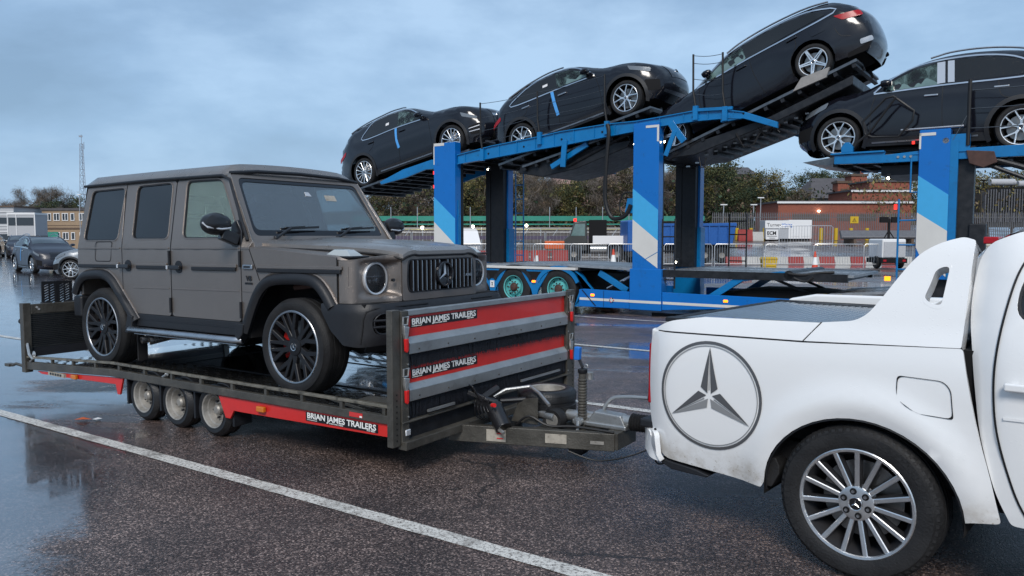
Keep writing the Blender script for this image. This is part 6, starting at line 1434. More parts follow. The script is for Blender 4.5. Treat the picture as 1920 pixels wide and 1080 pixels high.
for i, (za, zb, zc, zd_) in enumerate(((1.132, .985, .945, .868), (.80, .655, .615, .535))):
    a = MB(); a.box(GX, GX + .012, Y0, Y1, zb, za); a.build('red_panel', 'trailer_red', tr, .002)
    a = MB(); a.prism([(GX + .005, zb + .002), (GX + .018, zb + .002), (GX + .052, zc), (GX + .05, zd_), (GX + .005, zd_)][::-1] and [(GX + .005, zb + .002), (GX + .018, zb + .002), (GX + .052, zc), (GX + .05, zd_), (GX + .005, zd_)], Y0, Y1, 'z') if False else None
    pr = [(GX + .004, zb + .002), (GX + .016, zb + .002), (GX + .052, zc), (GX + .050, zd_), (GX + .004, zd_)]
    vs = [(p, Y0, q) for p, q in pr] + [(p, Y1, q) for p, q in pr]; a = MB(); a.add(vs, [(0, 1, 2, 3, 4), (9, 8, 7, 6, 5)] + [(k, (k + 1) % 5, (k + 1) % 5 + 5, k + 5) for k in range(5)]); a.build('folded_lip', 'galv', tr, .004, smooth=20)
    a = MB()
    for k in range(7): y = Y0 + .1 + k * .33; a.cyl((GX + .05, y, zd_ + .03), (GX + .056, y, zd_ + .03), .006, 6)
    a.build('rivets', 'trailer_steel', tr)
    # brush skirt: hundreds of bristle strands
    a = MB(); r = random.Random(3 + i); n = 520
    for k in range(n):
        y = -1.19 + 2.38 * k / n; ln = (.105 if i == 0 else .115) * r.uniform(.85, 1.12); zz = zd_ + .004; lean = r.uniform(-.012, .012) + (.02 * math.sin(y * 9)); o_ = r.uniform(0, .012)
        a.add([(GX + .018 + o_, y, zz), (GX + .018 + o_, y + .006, zz), (GX + .024 + o_, y + .006 + lean, zz - ln), (GX + .024 + o_, y + lean, zz - ln)], [(0, 1, 2, 3)])
    a.box(GX + .002, GX + .016, -1.19, 1.19, zd_ - .09, zd_ + .003)
    a.build('brush_skirt', 'bristle', tr, kind='stuff', smooth=0, fix=False)
for (zb, fl, hide) in ((1.048, 0, 0), (.685, 0, 1)):
    a = MB(); a.box(GX + .0125, GX + .0145, -1.06, -.27, zb, zb + (.068 if not hide else .068)); a.build('name_sticker', 'print_black', tr)
    text_fit('BRIAN JAMES TRAILERS', .76, .062, 'print_white', tr, (GX + .0155, -1.05, zb + .0195), (R(90), 0, R(90)), .001, .0013)
    text_mesh('01327 308833', .014, 'print_white', tr, (GX + .0155, -.40, zb + .005), (R(90), 0, R(90)), .001, 'lettering'); text_mesh('www.brianjames.co.uk', .012, 'print_white', tr, (GX + .0155, -1.05, zb + .006), (R(90), 0, R(90)), .001, 'lettering'); text_mesh('INTERNATIONAL TRAILERS', .012, 'print_white', tr, (GX + .0155, -.80, zb + .006), (R(90), 0, R(90)), .001, 'lettering')
a = MB(); a.box(GX - .02, GX + .01, -1.19, 1.19, .25, .45); a.build('gate_lower_board', 'cr_dark', tr)
a = MB(); a.box(GX + .005, GX + .08, -1.19, 1.19, .205, .265); a.box(GX, GX + .05, -1.19, 1.19, .385, .40); a.build('gate_cross_beam', 'trailer_steel', tr, .005)
a = MB(); a.box(GX + .05, GX + .065, -.93, -.62, .428, .446); a.box(GX + .05, GX + .065, .3, .95, .452, .47); a.build('keeper_bar', 'galv', tr)
a = MB(); a.box(GX + .046, GX + .06, -1.165, -1.115, .30, .345); a.build('white_reflector', 'led_ring', tr, .008)
# drawbar A-frame
for s in (-1, 1):
    a = MB(); a.bar((1.30, s * .56, .195), (2.50, s * .14, .195), .06, .13); a.build('drawbar', 'trailer_steel', tr, .006)
a = MB(); a.box(2.42, 2.53, -.16, .16, .14, .265); a.box(1.9, 2.02, -.3, .3, .15, .25); a.build('drawbar_bridge', 'trailer_steel', tr, .006)
def on_bar(t_, z, dz, name, m, ln=.13, off=.036):
    p = Vector((1.30, -.56, .195)).lerp(Vector((2.50, -.14, .195)), t_); d = Vector((1.20, .42, 0)).normalized(); nrm = Vector((d.y, -d.x, 0)); p = p + nrm * off; p.z = z
    a = MB(); A = p - d * ln / 2; B = p + d * ln / 2; a.add([A - Vector((0, 0, dz)), B - Vector((0, 0, dz)), B + Vector((0, 0, dz)), A + Vector((0, 0, dz))], [(0, 1, 2, 3)]); a.v += [tuple(Vector(v) - nrm * .003) for v in a.v]; a.f = [(0, 1, 2, 3), (7, 6, 5, 4), (0, 4, 5, 1), (1, 5, 6, 2), (2, 6, 7, 3), (3, 7, 4, 0)]; a.m = [0] * 6
    return a.build(name, m, tr)
on_bar(.30, .195, .045, 'warning_label', 'label_board', .15); on_bar(.325, .215, .007, 'label_print', 'print_red', .05, .040); on_bar(.325, .175, .004, 'label_print', 'print_red', .05, .040)
on_bar(.66, .20, .035, 'maker_plate', 'label_board', .16); on_bar(.90, .19, .012, 'reflector', 'rim_grey', .10)
a = MB(); a.tube(smoothline([(1.75, -.3, .26), (1.85, -.28, .33), (2.0, -.25, .27), (2.2, -.2, .28), (2.5, -.16, .27)], 4), .010, 6); a.tube(smoothline([(2.2, -.3, .12), (2.4, -.25, .07), (2.62, -.2, .12), (2.8, -.1, .2)], 4), .006, 5); a.build('brake_cable', 'hose', tr)
# coupling
a = MB(); a.cyl((2.02, 0, .31), (2.58, 0, .328), .044, 16, 'galv'); a.box(2.1, 2.55, -.07, .07, .262, .30, 'galv'); a.prism([(2.2, .27), (2.55, .27), (2.5, .37), (2.28, .38)], -.055, .055, 'y', 'galv'); a.build('coupling_head', 'galv', tr, .012)
a = MB()
for k in range(8): a.lathe([(.05, k * .022), (.066, k * .022 + .011), (.05, k * .022 + .022)], 20, (2.56, 0, .325), 'x')
a.build('coupling_gaiter', 'rubber', tr)
a = MB(); a.prism([(2.70, .26), (3.16, .29), (3.18, .36), (2.74, .38)], -.05, .05, 'y'); a.build('ball_hitch', 'cr_dark', tr, .02)
a = MB(); a.tube(smoothline([(2.3, .05, .36), (2.36, .07, .46), (2.5, .08, .49), (2.7, .08, .50)], 4), .014, 8); hb = a.build('handbrake_lever', 'galv', tr); a = MB(); a.cyl((2.66, .08, .50), (2.88, .08, .51), .024, 12); a.build('handbrake_grip', 'rubber', hb, .008)
# jockey wheel and winding post
a = MB(); a.cyl((2.18, -.05, .12), (2.18, -.05, .66), .030, 18)
for k in range(14): a.lathe([(.030, 0), (.036, .006), (.036, .014), (.030, .02)], 18, (2.18, -.05, .31 + k * .022), 'z')
a.build('jockey_post', 'trailer_steel', tr)
a = MB(); a.lathe([(.03, 0), (.037, .01), (.037, .035), (0, .045)], 18, (2.18, -.05, .655), 'z'); a.bar((2.18, -.05, .70), (2.155, -.06, .765), .035, .02); a.build('post_cap', 'cr_dark', tr, .004)
a = MB(); a.lathe([(.012, -.003), (.018, 0), (.012, .003), (.010, 0)], 14, (2.215, -.06, .715), 'y', close=True); a.build('split_ring', 'galv', tr)
a = MB(); a.prism([(2.125, .76), (2.17, .76), (2.175, .855), (2.13, .86)], -.095, -.05, 'y'); a.build('winder_handle', 'blue_grip', tr, .006)
a = MB(); a.lathe([(.03, -.03), (.085, -.035), (.10, -.02), (.10, .02), (.085, .035), (.03, .03)], 26, (2.13, -.02, .115), 'y'); jw = a.build('jockey_wheel', 'rubber', tr)
a = MB(); a.lathe([(.03, -.04), (.08, -.05), (.09, -.02), (.09, .02), (.08, .05), (.03, .04)], 26, (1.98, -.12, .29), 'y'); sm = a.build('spare_jockey_wheel', 'rubber', tr); a = MB(); a.lathe([(0, -.052), (.05, -.05), (.06, -.03)], 18, (1.98, -.12, .29), 'y'); a.build('rim', 'rim_grey', sm)
a = MB(); a.cyl((1.84, -.14, .33), (2.0, -.16, .315), .03, 12); a.build('stub_tube', 'galv', tr); a = MB(); a.tube([(2.18, -.12, .30), (2.22, -.2, .25), (2.29, -.23, .17)], .013, 8); a.lathe([(0, -.02), (.035, -.015), (.035, .02), (0, .03)], 14, (2.18, -.11, .30), 'y'); a.build('clamp_handle', 'galv', tr)
# spare wheel lying on the frame, wheel brace, winch pump
sw = MB(); cx, cy, cz = 1.80, .06, .385; h = .10; rr_ = .235
sw.lathe([(.135, h - .02), (.15, h), (.19, h + .006), (rr_ - .015, h - .008), (rr_, h - .03), (rr_, .02), (rr_ - .007, .016), (rr_ - .007, -.01), (rr_, -.014), (rr_, -h + .03), (rr_ - .02, -h), (.14, -h)], 56, (cx, cy, cz), 'z')
n = 60
for k in range(n):
    t_ = k * 6.2832 / n; t2 = t_ + .06
    P_ = lambda rad, z, t: (cx + rad * math.cos(t), cy + rad * math.sin(t), cz + z)
    sw.add([P_(rr_ - .02, h - .002, t_), P_(rr_ - .02, h - .002, t2), P_(rr_ + .003, h - .032, t2), P_(rr_ + .003, h - .032, t_)], [(0, 1, 2, 3)])
spw = sw.build('spare_wheel', 'rubber_wet', tr)
a = MB(); a.lathe([(.142, h), (.148, h + .004), (.136, h - .003), (.125, .03), (.11, .02), (.05, .02), (.035, .03), (.035, -.05)], 40, (cx, cy, cz), 'z'); a.build('rim', 'rim_grey', spw)
a = MB(); a.tube([(1.52, -.38, .43), (1.62, -.26, .505), (1.78, -.16, .53), (1.9, -.22, .5), (2.06, -.34, .45)], .013, 8); a.build('wheel_brace', 'galv', tr)
a = MB(); a.cyl((1.62, -.44, .30), (1.84, -.38, .18 + .11), .07, 22); pp = a.v
a = MB(); a.cyl((1.60, -.40, .40), (1.74, -.46, .255), .066, 24); a.build('winch_motor', 'satin_black', tr, .008)
a = MB(); a.box(1.48, 1.6, -.46, -.32, .36, .46); a.bar((1.42, -.48, .50), (1.62, -.38, .42), .04, .03); a.cyl((1.5, -.42, .44), (1.58, -.30, .52), .03, 10); a.bar((1.46, -.5, .56), (1.50, -.44, .44), .09, .012); a.cyl((1.56, -.46, .46), (1.64, -.40, .43), .022, 8); a.cyl((1.6, -.3, .42), (1.78, -.22, .44), .02, 8)
for k in range(7): a.tube(smoothline([(1.45 + .03 * k, -.44 + .02 * k, .45 - .01 * k), (1.50 + .02 * k, -.5 + .01 * k, .40), (1.48 + .04 * k, -.46, .32), (1.5 + .03 * k, -.38, .27)], 3), .006, 5)
a.build('winch', 'satin_black', tr, .003)
a = MB(); a.cyl((1.66, -.50, .43), (1.69, -.51, .435), .016, 10); a.build('red_knob', 'latch_red', tr)
a = MB(); a.cyl((1.70, -.49, .26), (1.78, -.52, .24), .014, 8); a.build('pump_fitting', 'latch', tr)
a = MB(); a.prism([(1.66, .26), (1.9, .26), (1.9, .47), (1.74, .44), (1.70, .36)], -.245, -.232, 'y'); a.build('wheel_bracket', 'trailer_steel', tr, .004)
a = MB(); a.cyl((1.95, .5, .5), (1.95, .5, .56), .03, 12); a.build('grey_cap', 'latch', tr); a = MB(); a.cyl((1.5, 0, .05), (1.5, 0, .2), .09, 12); a.build('stabiliser_foot', 'cr_dark', tr)
# ------------------------------------------------------------------ matt grey boxy off-roader on the trailer
GO = .392
gw = empty('boxy_off_roader', (TF[0], TF[1], GO), TY, 'matt taupe grey boxy off-road vehicle with black wheels standing on the flatbed trailer', 'off-road car')
gw.rotation_euler = (0, R(-.45), TY)
ZOFF[:] = [0, 0, -GO]
def gy(z): return .93 - max(0, z - 1.60) * .25
gf = lambda x, z: (x, -gy(z), z)
gp = 'g_paint'; TH = .025
def gskin(name, o, holes=(), m=gp, th=TH, off=0, st=.14, r=.02, par=None, sides=(-1, 1), hr=.05): return skin(name, rpoly(o, r), [rpoly(h, hr) for h in holes], st, gf, th, off, m, par or gw, sides, bev=.004 if th > .01 else 0, one=False)
FA = [(-.60, .86, 0), (-.44, 1.17, .08), (-.26, 1.33, .1), (.26, 1.34, .1), (.46, 1.17, .05)]
RA = [(-3.37, 1.13, 0), (-3.30, 1.25, .08), (-3.15, 1.31, .1), (-2.78, 1.31, .1), (-2.60, 1.20, .1), (-2.27, .94, 0)]
g = .006
# rear quarter, doors, front wing; doors carry their windows
QW = [(-3.265, 1.672), (-2.625, 1.672), (-2.662, 2.20), (-3.285, 2.19)]
RW = [(-2.36, 1.685), (-1.765, 1.682), (-1.855, 2.215), (-2.445, 2.207)]
FW = [(-1.53, 1.685), (-.785, 1.685), (-.785, 1.78), (-.85, 1.88), (-1.105, 2.215), (-1.625, 2.22)]
gskin('quarter_panel', [(-3.37, 1.13, 0)] + [(x, z, r) for x, z, *r_ in [] for r in [0]] + RA[1:4] + [(-2.60, 1.20, .1), (-2.52 + .0, 1.125, 0), (-2.52, 1.60, .03), (-2.655, 2.155, .04), (-2.62, 2.25, 0), (-3.40, 2.25, .05), (-3.36, 1.62, 0)], [QW], hr=.07)
gskin('door', [(-2.27, .955, .02), (-1.71, .955, .05), (-1.70, 1.60, 0), (-1.795, 2.235, .05), (-2.64, 2.235, .06), (-2.512, 1.60, .03), (-2.512, 1.12, .03)], [RW], hr=.07)
gskin('door', [(-1.70, .955, .05), (-.68, .955, .05), (-.672, 1.60, 0), (-.70, 1.76, 0), (-.98, 2.225, .06), (-1.785, 2.235, .05), (-1.69, 1.60, 0)], [FW], hr=.07)
gskin('wing_panel', [(-.672 + g, .955, 0), (-.56, .955, 0), (-.44, 1.17, .08), (-.26, 1.33, .1), (.26, 1.34, .1), (.50, 1.165, 0), (.50, 1.525, .03), (-.50, 1.60, 0), (-.664, 1.60, 0)])
# window rubbers and glass
for poly, m in ((QW, 'tinted_glass'), (RW, 'tinted_glass'), (FW, 'clear_glass')):
    skin('side_window', rpoly(poly, .06), (), .2, gf, .004, -.014, m, gw, one=False)
    c = Vector((sum(p[0] for p in poly) / len(poly), sum(p[1] for p in poly) / len(poly))); inn = rpoly([tuple(c + (Vector(p[:2]) - c) * .965) for p in poly], .055)
    skin('window_rubber', rpoly([tuple(c + (Vector(p[:2]) - c) * 1.0) for p in poly], .07), [inn], .2, gf, .012, -.004, 'black_plastic', gw, one=False)
# recessed outline presses around the windows are carried by a raised bead
for poly in (QW, RW, FW): 
    c = Vector((sum(p[0] for p in poly) / len(poly), sum(p[1] for p in poly) / len(poly))); o1 = rpoly([tuple(c + (Vector(p[:2]) - c) * 1.045) for p in poly], .08); o2 = rpoly([tuple(c + (Vector(p[:2]) - c) * 1.005) for p in poly], .07)
    skin('window_surround', o1, [o2], .25, gf, .006, .005, gp, gw, bev=.003)
# body beads and rubbing strips
def gband(name, pts, w_, off, m, th=.01, bev=.003): return skin(name, strip(pts, w_), (), .4, gf, th, off, m, gw, bev=bev)
for a_, b_ in ((-3.35, -2.55), (-2.50, -1.72), (-1.68, -.69), (-.66, -.55)): gband('belt_line', [(a_, 1.592), (b_, 1.592)], .016, .006, gp)
for a_, b_ in ((-3.34, -2.57), (-2.26, -1.75), (-1.37, -.72), (-.45, .56)):
    gband('rub_strip_mount', [(a_, 1.437), (b_, 1.439)], .030, .014, gp, .016, .006); gband('rub_strip', [(a_ + .01, 1.408), (b_ - .01, 1.410)], .034, .020, 'black_plastic', .02, .007)
gband('lower_bead', [(-2.33, 1.208), (-1.73, 1.214)], .014, .004, gp); gband('lower_bead', [(-1.68, 1.214), (-.70, 1.222)], .014, .004, gp); gband('lower_bead', [(-.66, 1.224), (-.46, 1.226)], .014, .004, gp)
gband('wing_seam', [(-.56, 1.60), (-.42, 1.31)], .008, .002, 'seam', .001, 0); gband('wing_seam', [(.50, 1.52), (.50, 1.18)], .008, .002, 'seam', .001, 0)
gband('fuel_flap', [(-2.98, 1.46), (-2.98, 1.46)], .01, .002, 'seam') if False else None
skin('fuel_flap', rpoly([(-3.02, 1.455), (-2.72, 1.455), (-2.70, 1.66), (-3.02, 1.66)], .04), [rpoly([(-3.012, 1.463), (-2.728, 1.463), (-2.708, 1.652), (-3.012, 1.652)], .035)], .3, gf, .001, .0015, 'seam', gw, sides=(-1,))
for nm, pts in (('door_gap', [(-1.695, .96), (-1.695, 1.60), (-1.789, 2.232)]), ('door_gap', [(-.668, .96), (-.668, 1.60), (-.70, 1.76), (-.985, 2.228)]), ('door_gap', [(-1.70, .953), (-.67, .953)]), ('door_gap', [(-2.27, .953), (-1.70, .953)]), ('door_gap', [(-2.27, .955), (-2.516, 1.13), (-2.516, 1.60), (-2.645, 2.235)]), ('door_gap', [(-2.64, 2.237), (-.98, 2.232)])): gband(nm, pts, .0095, .0012, 'seam', .001, 0)
# door handles, hinges, badge
for x in (-2.44, -1.60):
    for s in (-1, 1):
        mb = MB(); y = s * .965; mb.box(x - .08, x + .10, y - .014, y + .014, 1.395, 1.435); h_ = mb.build('door_handle', 'satin_black', gw, .010)
        mb = MB(); mb.box(x - .105, x - .08, y - .014, y + .014, 1.397, 1.433); mb.build('handle_button', 'led_ring', h_, .004)
        mb = MB(); mb.cyl((x + .03, s * .92, 1.42), (x + .03, s * .934, 1.42), .058, 20); mb.build('handle_cup', 'black_plastic', gw)
for x in (-1.705, -.672):
    for z in (1.50, 1.06):
        for s in (-1, 1): mb = MB(); mb.cyl((x, s * .942, z - .07), (x, s * .942, z + .07), .011, 8); mb.build('door_hinge', 'black_plastic', gw)
mb = MB(); mb.box(-.63, -.50, -.948, -.936, 1.415, 1.455); bd = mb.build('wing_badge', 'dull_chrome', gw, .006); mb = MB(); mb.box(-.61, -.53, -.951, -.9485, 1.425, 1.443); mb.build('badge_inset', 'satin_black', bd)
text_mesh('V8', .06, 'satin_black', gw, (-.60, -.934, 1.315 - GO), (R(90), 0, 0), .002, 'lettering', 1.1, .002); text_mesh('BITURBO', .022, 'satin_black', gw, (-.615, -.934, 1.285 - GO), (R(90), 0, 0), .002, 'lettering', 1.1, .001)
# wheel arch flares
def flare(path, wd_, name='wheel_flare'):
    P0 = [Vector(p[:2]) for p in path]; P = [Vector(v) for v in smoothline([tuple(p) for p in P0], 4)]
    for s in (-1, 1):
        vs = []; fs = []; prof = [(0.0, .0), (-.004, .030), (.020, .052), (.055, .058), (.082, .040), (.090, .0)]
        n = len(prof)
        for i, p in enumerate(P):
            d = (P[min(i + 1, len(P) - 1)] - P[max(i - 1, 0)]).normalized(); nn = Vector((-d.y, d.x))
            for u, o_ in prof: q = p + nn * u; vs.append((q.x, s * (.925 + o_), q.y))
        for i in range(len(P) - 1):
            for k in range(n): fs.append((i * n + k, i * n + (k + 1) % n, (i + 1) * n + (k + 1) % n, (i + 1) * n + k))
        fs += [tuple(range(n)), tuple(range((len(P) - 1) * n, len(P) * n))]
        mb = MB(); mb.add(vs, fs); mb.build(name, 'black_plastic', gw, smooth=45)
        mb = MB(); pts = [(p + Vector((-((P[min(i + 1, len(P) - 1)] - P[max(i - 1, 0)]).normalized()).y, ((P[min(i + 1, len(P) - 1)] - P[max(i - 1, 0)]).normalized()).x)) * .098) for i, p in enumerate(P)]
        mb.tube([(p.x, s * .93, p.y) for p in pts], .011, 6); mb.build('flare_bead', gp, gw)
flare([(-.58, .86), (-.44, 1.13), (-.33, 1.25), (-.18, 1.295), (.16, 1.30), (.30, 1.25), (.42, 1.10)], .09)
flare([(-3.37, 1.10), (-3.30, 1.20), (-3.20, 1.26), (-3.05, 1.28), (-2.85, 1.28), (-2.72, 1.23), (-2.60, 1.12), (-2.31, .84)], .09)
# sills, side steps, exhausts
for s in (-1, 1):
    a, b = sorted((s * .90, s * .935))
    mb = MB(); mb.prism([(-2.30, .83), (-.62, .83), (-.66, .952), (-2.28, .952)], a, b, 'y'); mb.build('sill_cladding', 'black_plastic', gw, .008)
    mb = MB(); mb.box(-2.25, -.66, min(s * .936, s * .94), max(s * .936, s * .94), .90, .905); mb.build('sill_line', 'satin_black', gw)
    mb = MB(); mb.tube([(-2.36, s * .95, .80), (-2.33, s * .985, .80), (-.70, s * .985, .80), (-.66, s * .95, .80)], .032, 14); mb.build('side_step', 'dull_chrome', gw)
    mb = MB(); mb.box(-2.28, -.70, min(s * .9, s * .975), max(s * .9, s * .975), .755, .785); mb.build('step_tread', 'dull_chrome', gw, .006)
    mb = MB(); mb.prism([(-2.42, .76), (-2.30, .76), (-2.28, .93), (-2.36, .95)], min(s * .9, s * .99), max(s * .9, s * .99), 'y'); mb.prism([(-.70, .76), (-.60, .86), (-.58, .95), (-.70, .95)], min(s * .9, s * .99), max(s * .9, s * .99), 'y'); mb.build('step_bracket', 'black_plastic', gw, .01)
    for x in (-2.12, -1.98): mb = MB(); mb.cyl((x, s * .80, .73), (x - .04, s * .97, .70), .036, 16, 'dull_chrome', cap=False); mb.cyl((x + .9, s * .6, .76), (x, s * .80, .73), .03, 10, 'cr_rust'); mb.build('exhaust_pipe', 'dull_chrome', gw)
# floor, firewall, wheel wells, underside
mb = MB(); mb.box(-3.3, -.62, -.90, .90, .86, .94); mb.box(-.62, .62, -.60, .60, .74, 1.30); mb.box(-3.34, -2.35, -.62, .62, .70, 1.3); mb.build('floor_pan', 'deep_black', gw)
mb = MB(); mb.box(-.60, .60, -.905, -.60, 1.30, 1.45); mb.box(-.60, .60, .60, .905, 1.30, 1.45); mb.box(-3.35, -2.35, -.905, .905, 1.285, 1.35); mb.box(-.66, -.58, -.905, .905, .82, 1.58); mb.box(-2.38, -2.30, -.90, .90, .84, 1.28); mb.box(.42, .47, -.86, -.58, 1.0, 1.4); mb.box(.42, .47, .58, .86, 1.0, 1.4); mb.build('wheel_well', 'deep_black', gw)
mb = MB(); mb.cyl((0, -.7, .79), (0, .7, .79), .05, 10); mb.cyl((-2.89, -.7, .79), (-2.89, .7, .79), .06, 10); mb.cyl((-2.89, 0, .79), (-.5, .05, .80), .04, 8); mb.lathe([(.05, -.12), (.15, -.05), (.15, .05), (.05, .12)], 16, (-2.89, .1, .79), 'y'); mb.build('axles', 'cr_dark', gw)
mb = MB(); mb.tube(smoothline([(.36, -.72, 1.17), (.28, -.74, 1.26), (.05, -.74, 1.285), (-.2, -.74, 1.26)], 4), .03, 6); mb.build('inner_liner', 'cr_rust', gw)
# roof: crowned panel with drip rails
def roof_h(x): return float(np.interp(x, [-3.46, -3.38, -3.1, -2.2, -1.3, -1.08, -.99], [2.285, 2.315, 2.345, 2.372, 2.362, 2.34, 2.30]))
vs = []; fs = []; NX, NYR = 26, 18
for i in range(NX + 1):
    x = -3.46 + 2.47 * i / NX
    for k in range(NYR + 1):
        t_ = -1 + 2 * k / NYR; ex = min(1, min(x + 3.46, -.99 - x) / .10); y = t_ * (.772 - .02 * (1 - ex)); E_ = 1 - (1 - max(0, ex)) ** 3; z = 2.262 + (.088 * (1 - abs(t_) ** 18) + .038 * (1 - t_ * t_) * (roof_h(x) - 2.27) / .10) * E_; vs.append((x, y, z))
for i in range(NX):
    for k in range(NYR): q = i * (NYR + 1) + k; fs.append((q, q + NYR + 1, q + NYR + 2, q + 1))
n0 = len(vs); vs += [(v[0], v[1], 2.235) for v in vs]
rim_ = [k for k in range(NYR + 1)] + [i * (NYR + 1) + NYR for i in range(1, NX + 1)] + [NX * (NYR + 1) + k for k in range(NYR - 1, -1, -1)] + [i * (NYR + 1) for i in range(NX - 1, 0, -1)]
fs += [(rim_[i], rim_[(i + 1) % len(rim_)], rim_[(i + 1) % len(rim_)] + n0, rim_[i] + n0) for i in range(len(rim_))]
fs += [tuple(q + n0 for q in reversed(f_)) for f_ in fs[:NX * NYR]]
mb = MB(); mb.add(vs, fs); mb.build('roof', 'g_paint_toplit', gw, smooth=50)
for s in (-1, 1): mb = MB(); mb.tube([(-3.44, s * .785, 2.245), (-2.2, s * .79, 2.255), (-1.08, s * .79, 2.245), (-.96, s * .80, 2.20), (-.60, s * .91, 1.66)], .014, 8); mb.build('drip_rail', 'black_plastic', gw)
mb = MB(); mb.tube([(-.985, -.78, 2.262), (-.97, -.5, 2.29), (-.965, 0, 2.30), (-.97, .5, 2.29), (-.985, .78, 2.262)], .018, 8); mb.build('roof_front_seal', 'black_plastic', gw)
# windscreen frame and pane, on the leaning plane through (x -.97, z 2.25) and (x -.57, z 1.62)
wxz = lambda z: -.975 + (2.255 - z) * .62
def wmap(y, z): return (wxz(z), y, z)
def wskin(name, o, holes=(), m=gp, th=.02, off=0., r=.05, hr=.06, bev=.003):
    P, F = skin_geo(rpoly(o, r), [rpoly(h, hr) for h in holes], .2, lambda u, v: wmap(u, v), th, off)
    mb = MB(); mb.add([tuple(p) for p in P], F); return mb.build(name, m, gw, bev, 40, fix=False)
WO = [(-.885, 1.655), (.885, 1.655), (.785, 2.262), (-.785, 2.262)]; WI = [(-.805, 1.70), (.805, 1.70), (.725, 2.225), (-.725, 2.225)]; WG = [(-.765, 1.755), (.765, 1.755), (.70, 2.195), (-.70, 2.195)]
wskin('windscreen_frame', WO, [WI], gp, .03)
wskin('windscreen_border', WI, [WG], 'gloss_black', .004, -.008)
wskin('windscreen', WI, (), 'wind_glass', .004, -.015)
wskin('sensor_housing', [(-.10, 2.06), (.14, 2.06), (.17, 2.20), (-.14, 2.20)], (), 'interior', .03, -.022, .03); wskin('sensor_window', [(.0, 2.09), (.07, 2.09), (.05, 2.13), (.0, 2.13)], (), 'led_ring', .002, -.010, .004); wskin('parking_slip', [(.24, 2.055), (.38, 2.055), (.38, 2.11), (.24, 2.11)], (), 'label_board', .001, -.012, .003)
for s in (-1, 1):
    mb = MB(); mb.add([(-.56, s * .93, 1.60), (-.56, s * .885, 1.645), (-.975, s * .785, 2.26), (-1.04, s * .775, 2.235), (-.70, s * .90, 1.70), (-.67, s * .93, 1.60)], [(0, 1, 4, 5), (1, 2, 3, 4)]); mb.v += [(v[0] - .01, v[1] - s * .02, v[2] - .01) for v in mb.v[:6]]; mb.f += [(q[0] + 6, q[1] + 6, q[2] + 6, q[3] + 6)[::-1] for q in mb.f[:2]] + [(0, 6, 7, 1), (1, 7, 8, 2), (3, 9, 10, 4), (4, 10, 11, 5), (5, 11, 6, 0)]; mb.m = [0] * len(mb.f); mb.build('a_pillar', 'g_paint_toplit', gw, .004)
# cowl, hood
mb = MB(); mb.add([(-.66, -.90, 1.60), (-.66, .90, 1.60), (-.52, .90, 1.60), (-.52, -.90, 1.60), (-.60, -.88, 1.66), (-.60, .88, 1.66), (-.55, .88, 1.64), (-.55, -.88, 1.64)], [(4, 5, 6, 7), (7, 6, 2, 3), (0, 4, 7, 3), (1, 2, 6, 5), (0, 1, 5, 4)]); mb.build('cowl', gp, gw, .006)
def hood_z(x, t_):
    zc = float(np.interp(x, [-.55, .2, .60, .74, .80], [1.665, 1.638, 1.610, 1.592, 1.565])); e_ = 1 - .045 * max(0, (abs(t_) - .82) / .18) ** 1.5
    bul = .022 * (1 - min(1, (t_ / .42) ** 2)) * (1 if abs(t_) < .42 else 0) * float(np.interp(x, [-.5, .1, .75, .80], [1, .9, .25, 0])); ridge = .012 * math.exp(-((abs(t_) - .72) / .07) ** 2)
    return zc - .030 * (1 - e_) / .045 + bul + ridge * .6
vs = []; fs = []; NX, NYR = 24, 44
for i in range(NX + 1):
    x = -.555 + 1.355 * i / NX; hw = float(np.interp(x, [-.56, 0, .5, .76, .80], [.80, .715, .60, .535, .50])); 
    for k in range(NYR + 1): t_ = -1 + 2 * k / NYR; vs.append((x, hw * t_, hood_z(x, t_)))
for i in range(NX):
    for k in range(NYR): q = i * (NYR + 1) + k; fs.append((q, q + NYR + 1, q + NYR + 2, q + 1))
n0 = len(vs); vs += [(v[0], v[1], v[2] - .035 - (.02 if False else 0)) for v in vs]
rim_ = [k for k in range(NYR + 1)] + [i * (NYR + 1) + NYR for i in range(1, NX + 1)] + [NX * (NYR + 1) + k for k in range(NYR - 1, -1, -1)] + [i * (NYR + 1) for i in range(NX - 1, 0, -1)]
fs += [(rim_[i], rim_[(i + 1) % len(rim_)], rim_[(i + 1) % len(rim_)] + n0, rim_[i] + n0) for i in range(len(rim_))]
mb = MB(); mb.add(vs, fs); mb.build('bonnet', 'g_paint_toplit', gw, smooth=32)
mb = MB(); mb.tube([(v[0], v[1] * 1.004, v[2] - .040) for v in [vs[i] for i in rim_[:NYR + NX + 1]]][::1], .008, 6) if False else mb.tube([(vs[i][0] + .002, vs[i][1] * 1.006, vs[i][2] - .038) for i in [k * (NYR + 1) for k in range(NX + 1)] + [NX * (NYR + 1) + k for k in range(1, NYR + 1)] + [k * (NYR + 1) + NYR for k in range(NX - 1, -1, -1)]], .010, 6); mb.build('bonnet_gap_shade', 'seam', gw)  # black tube for the shut gap, also painting the shadow under the bonnet edge
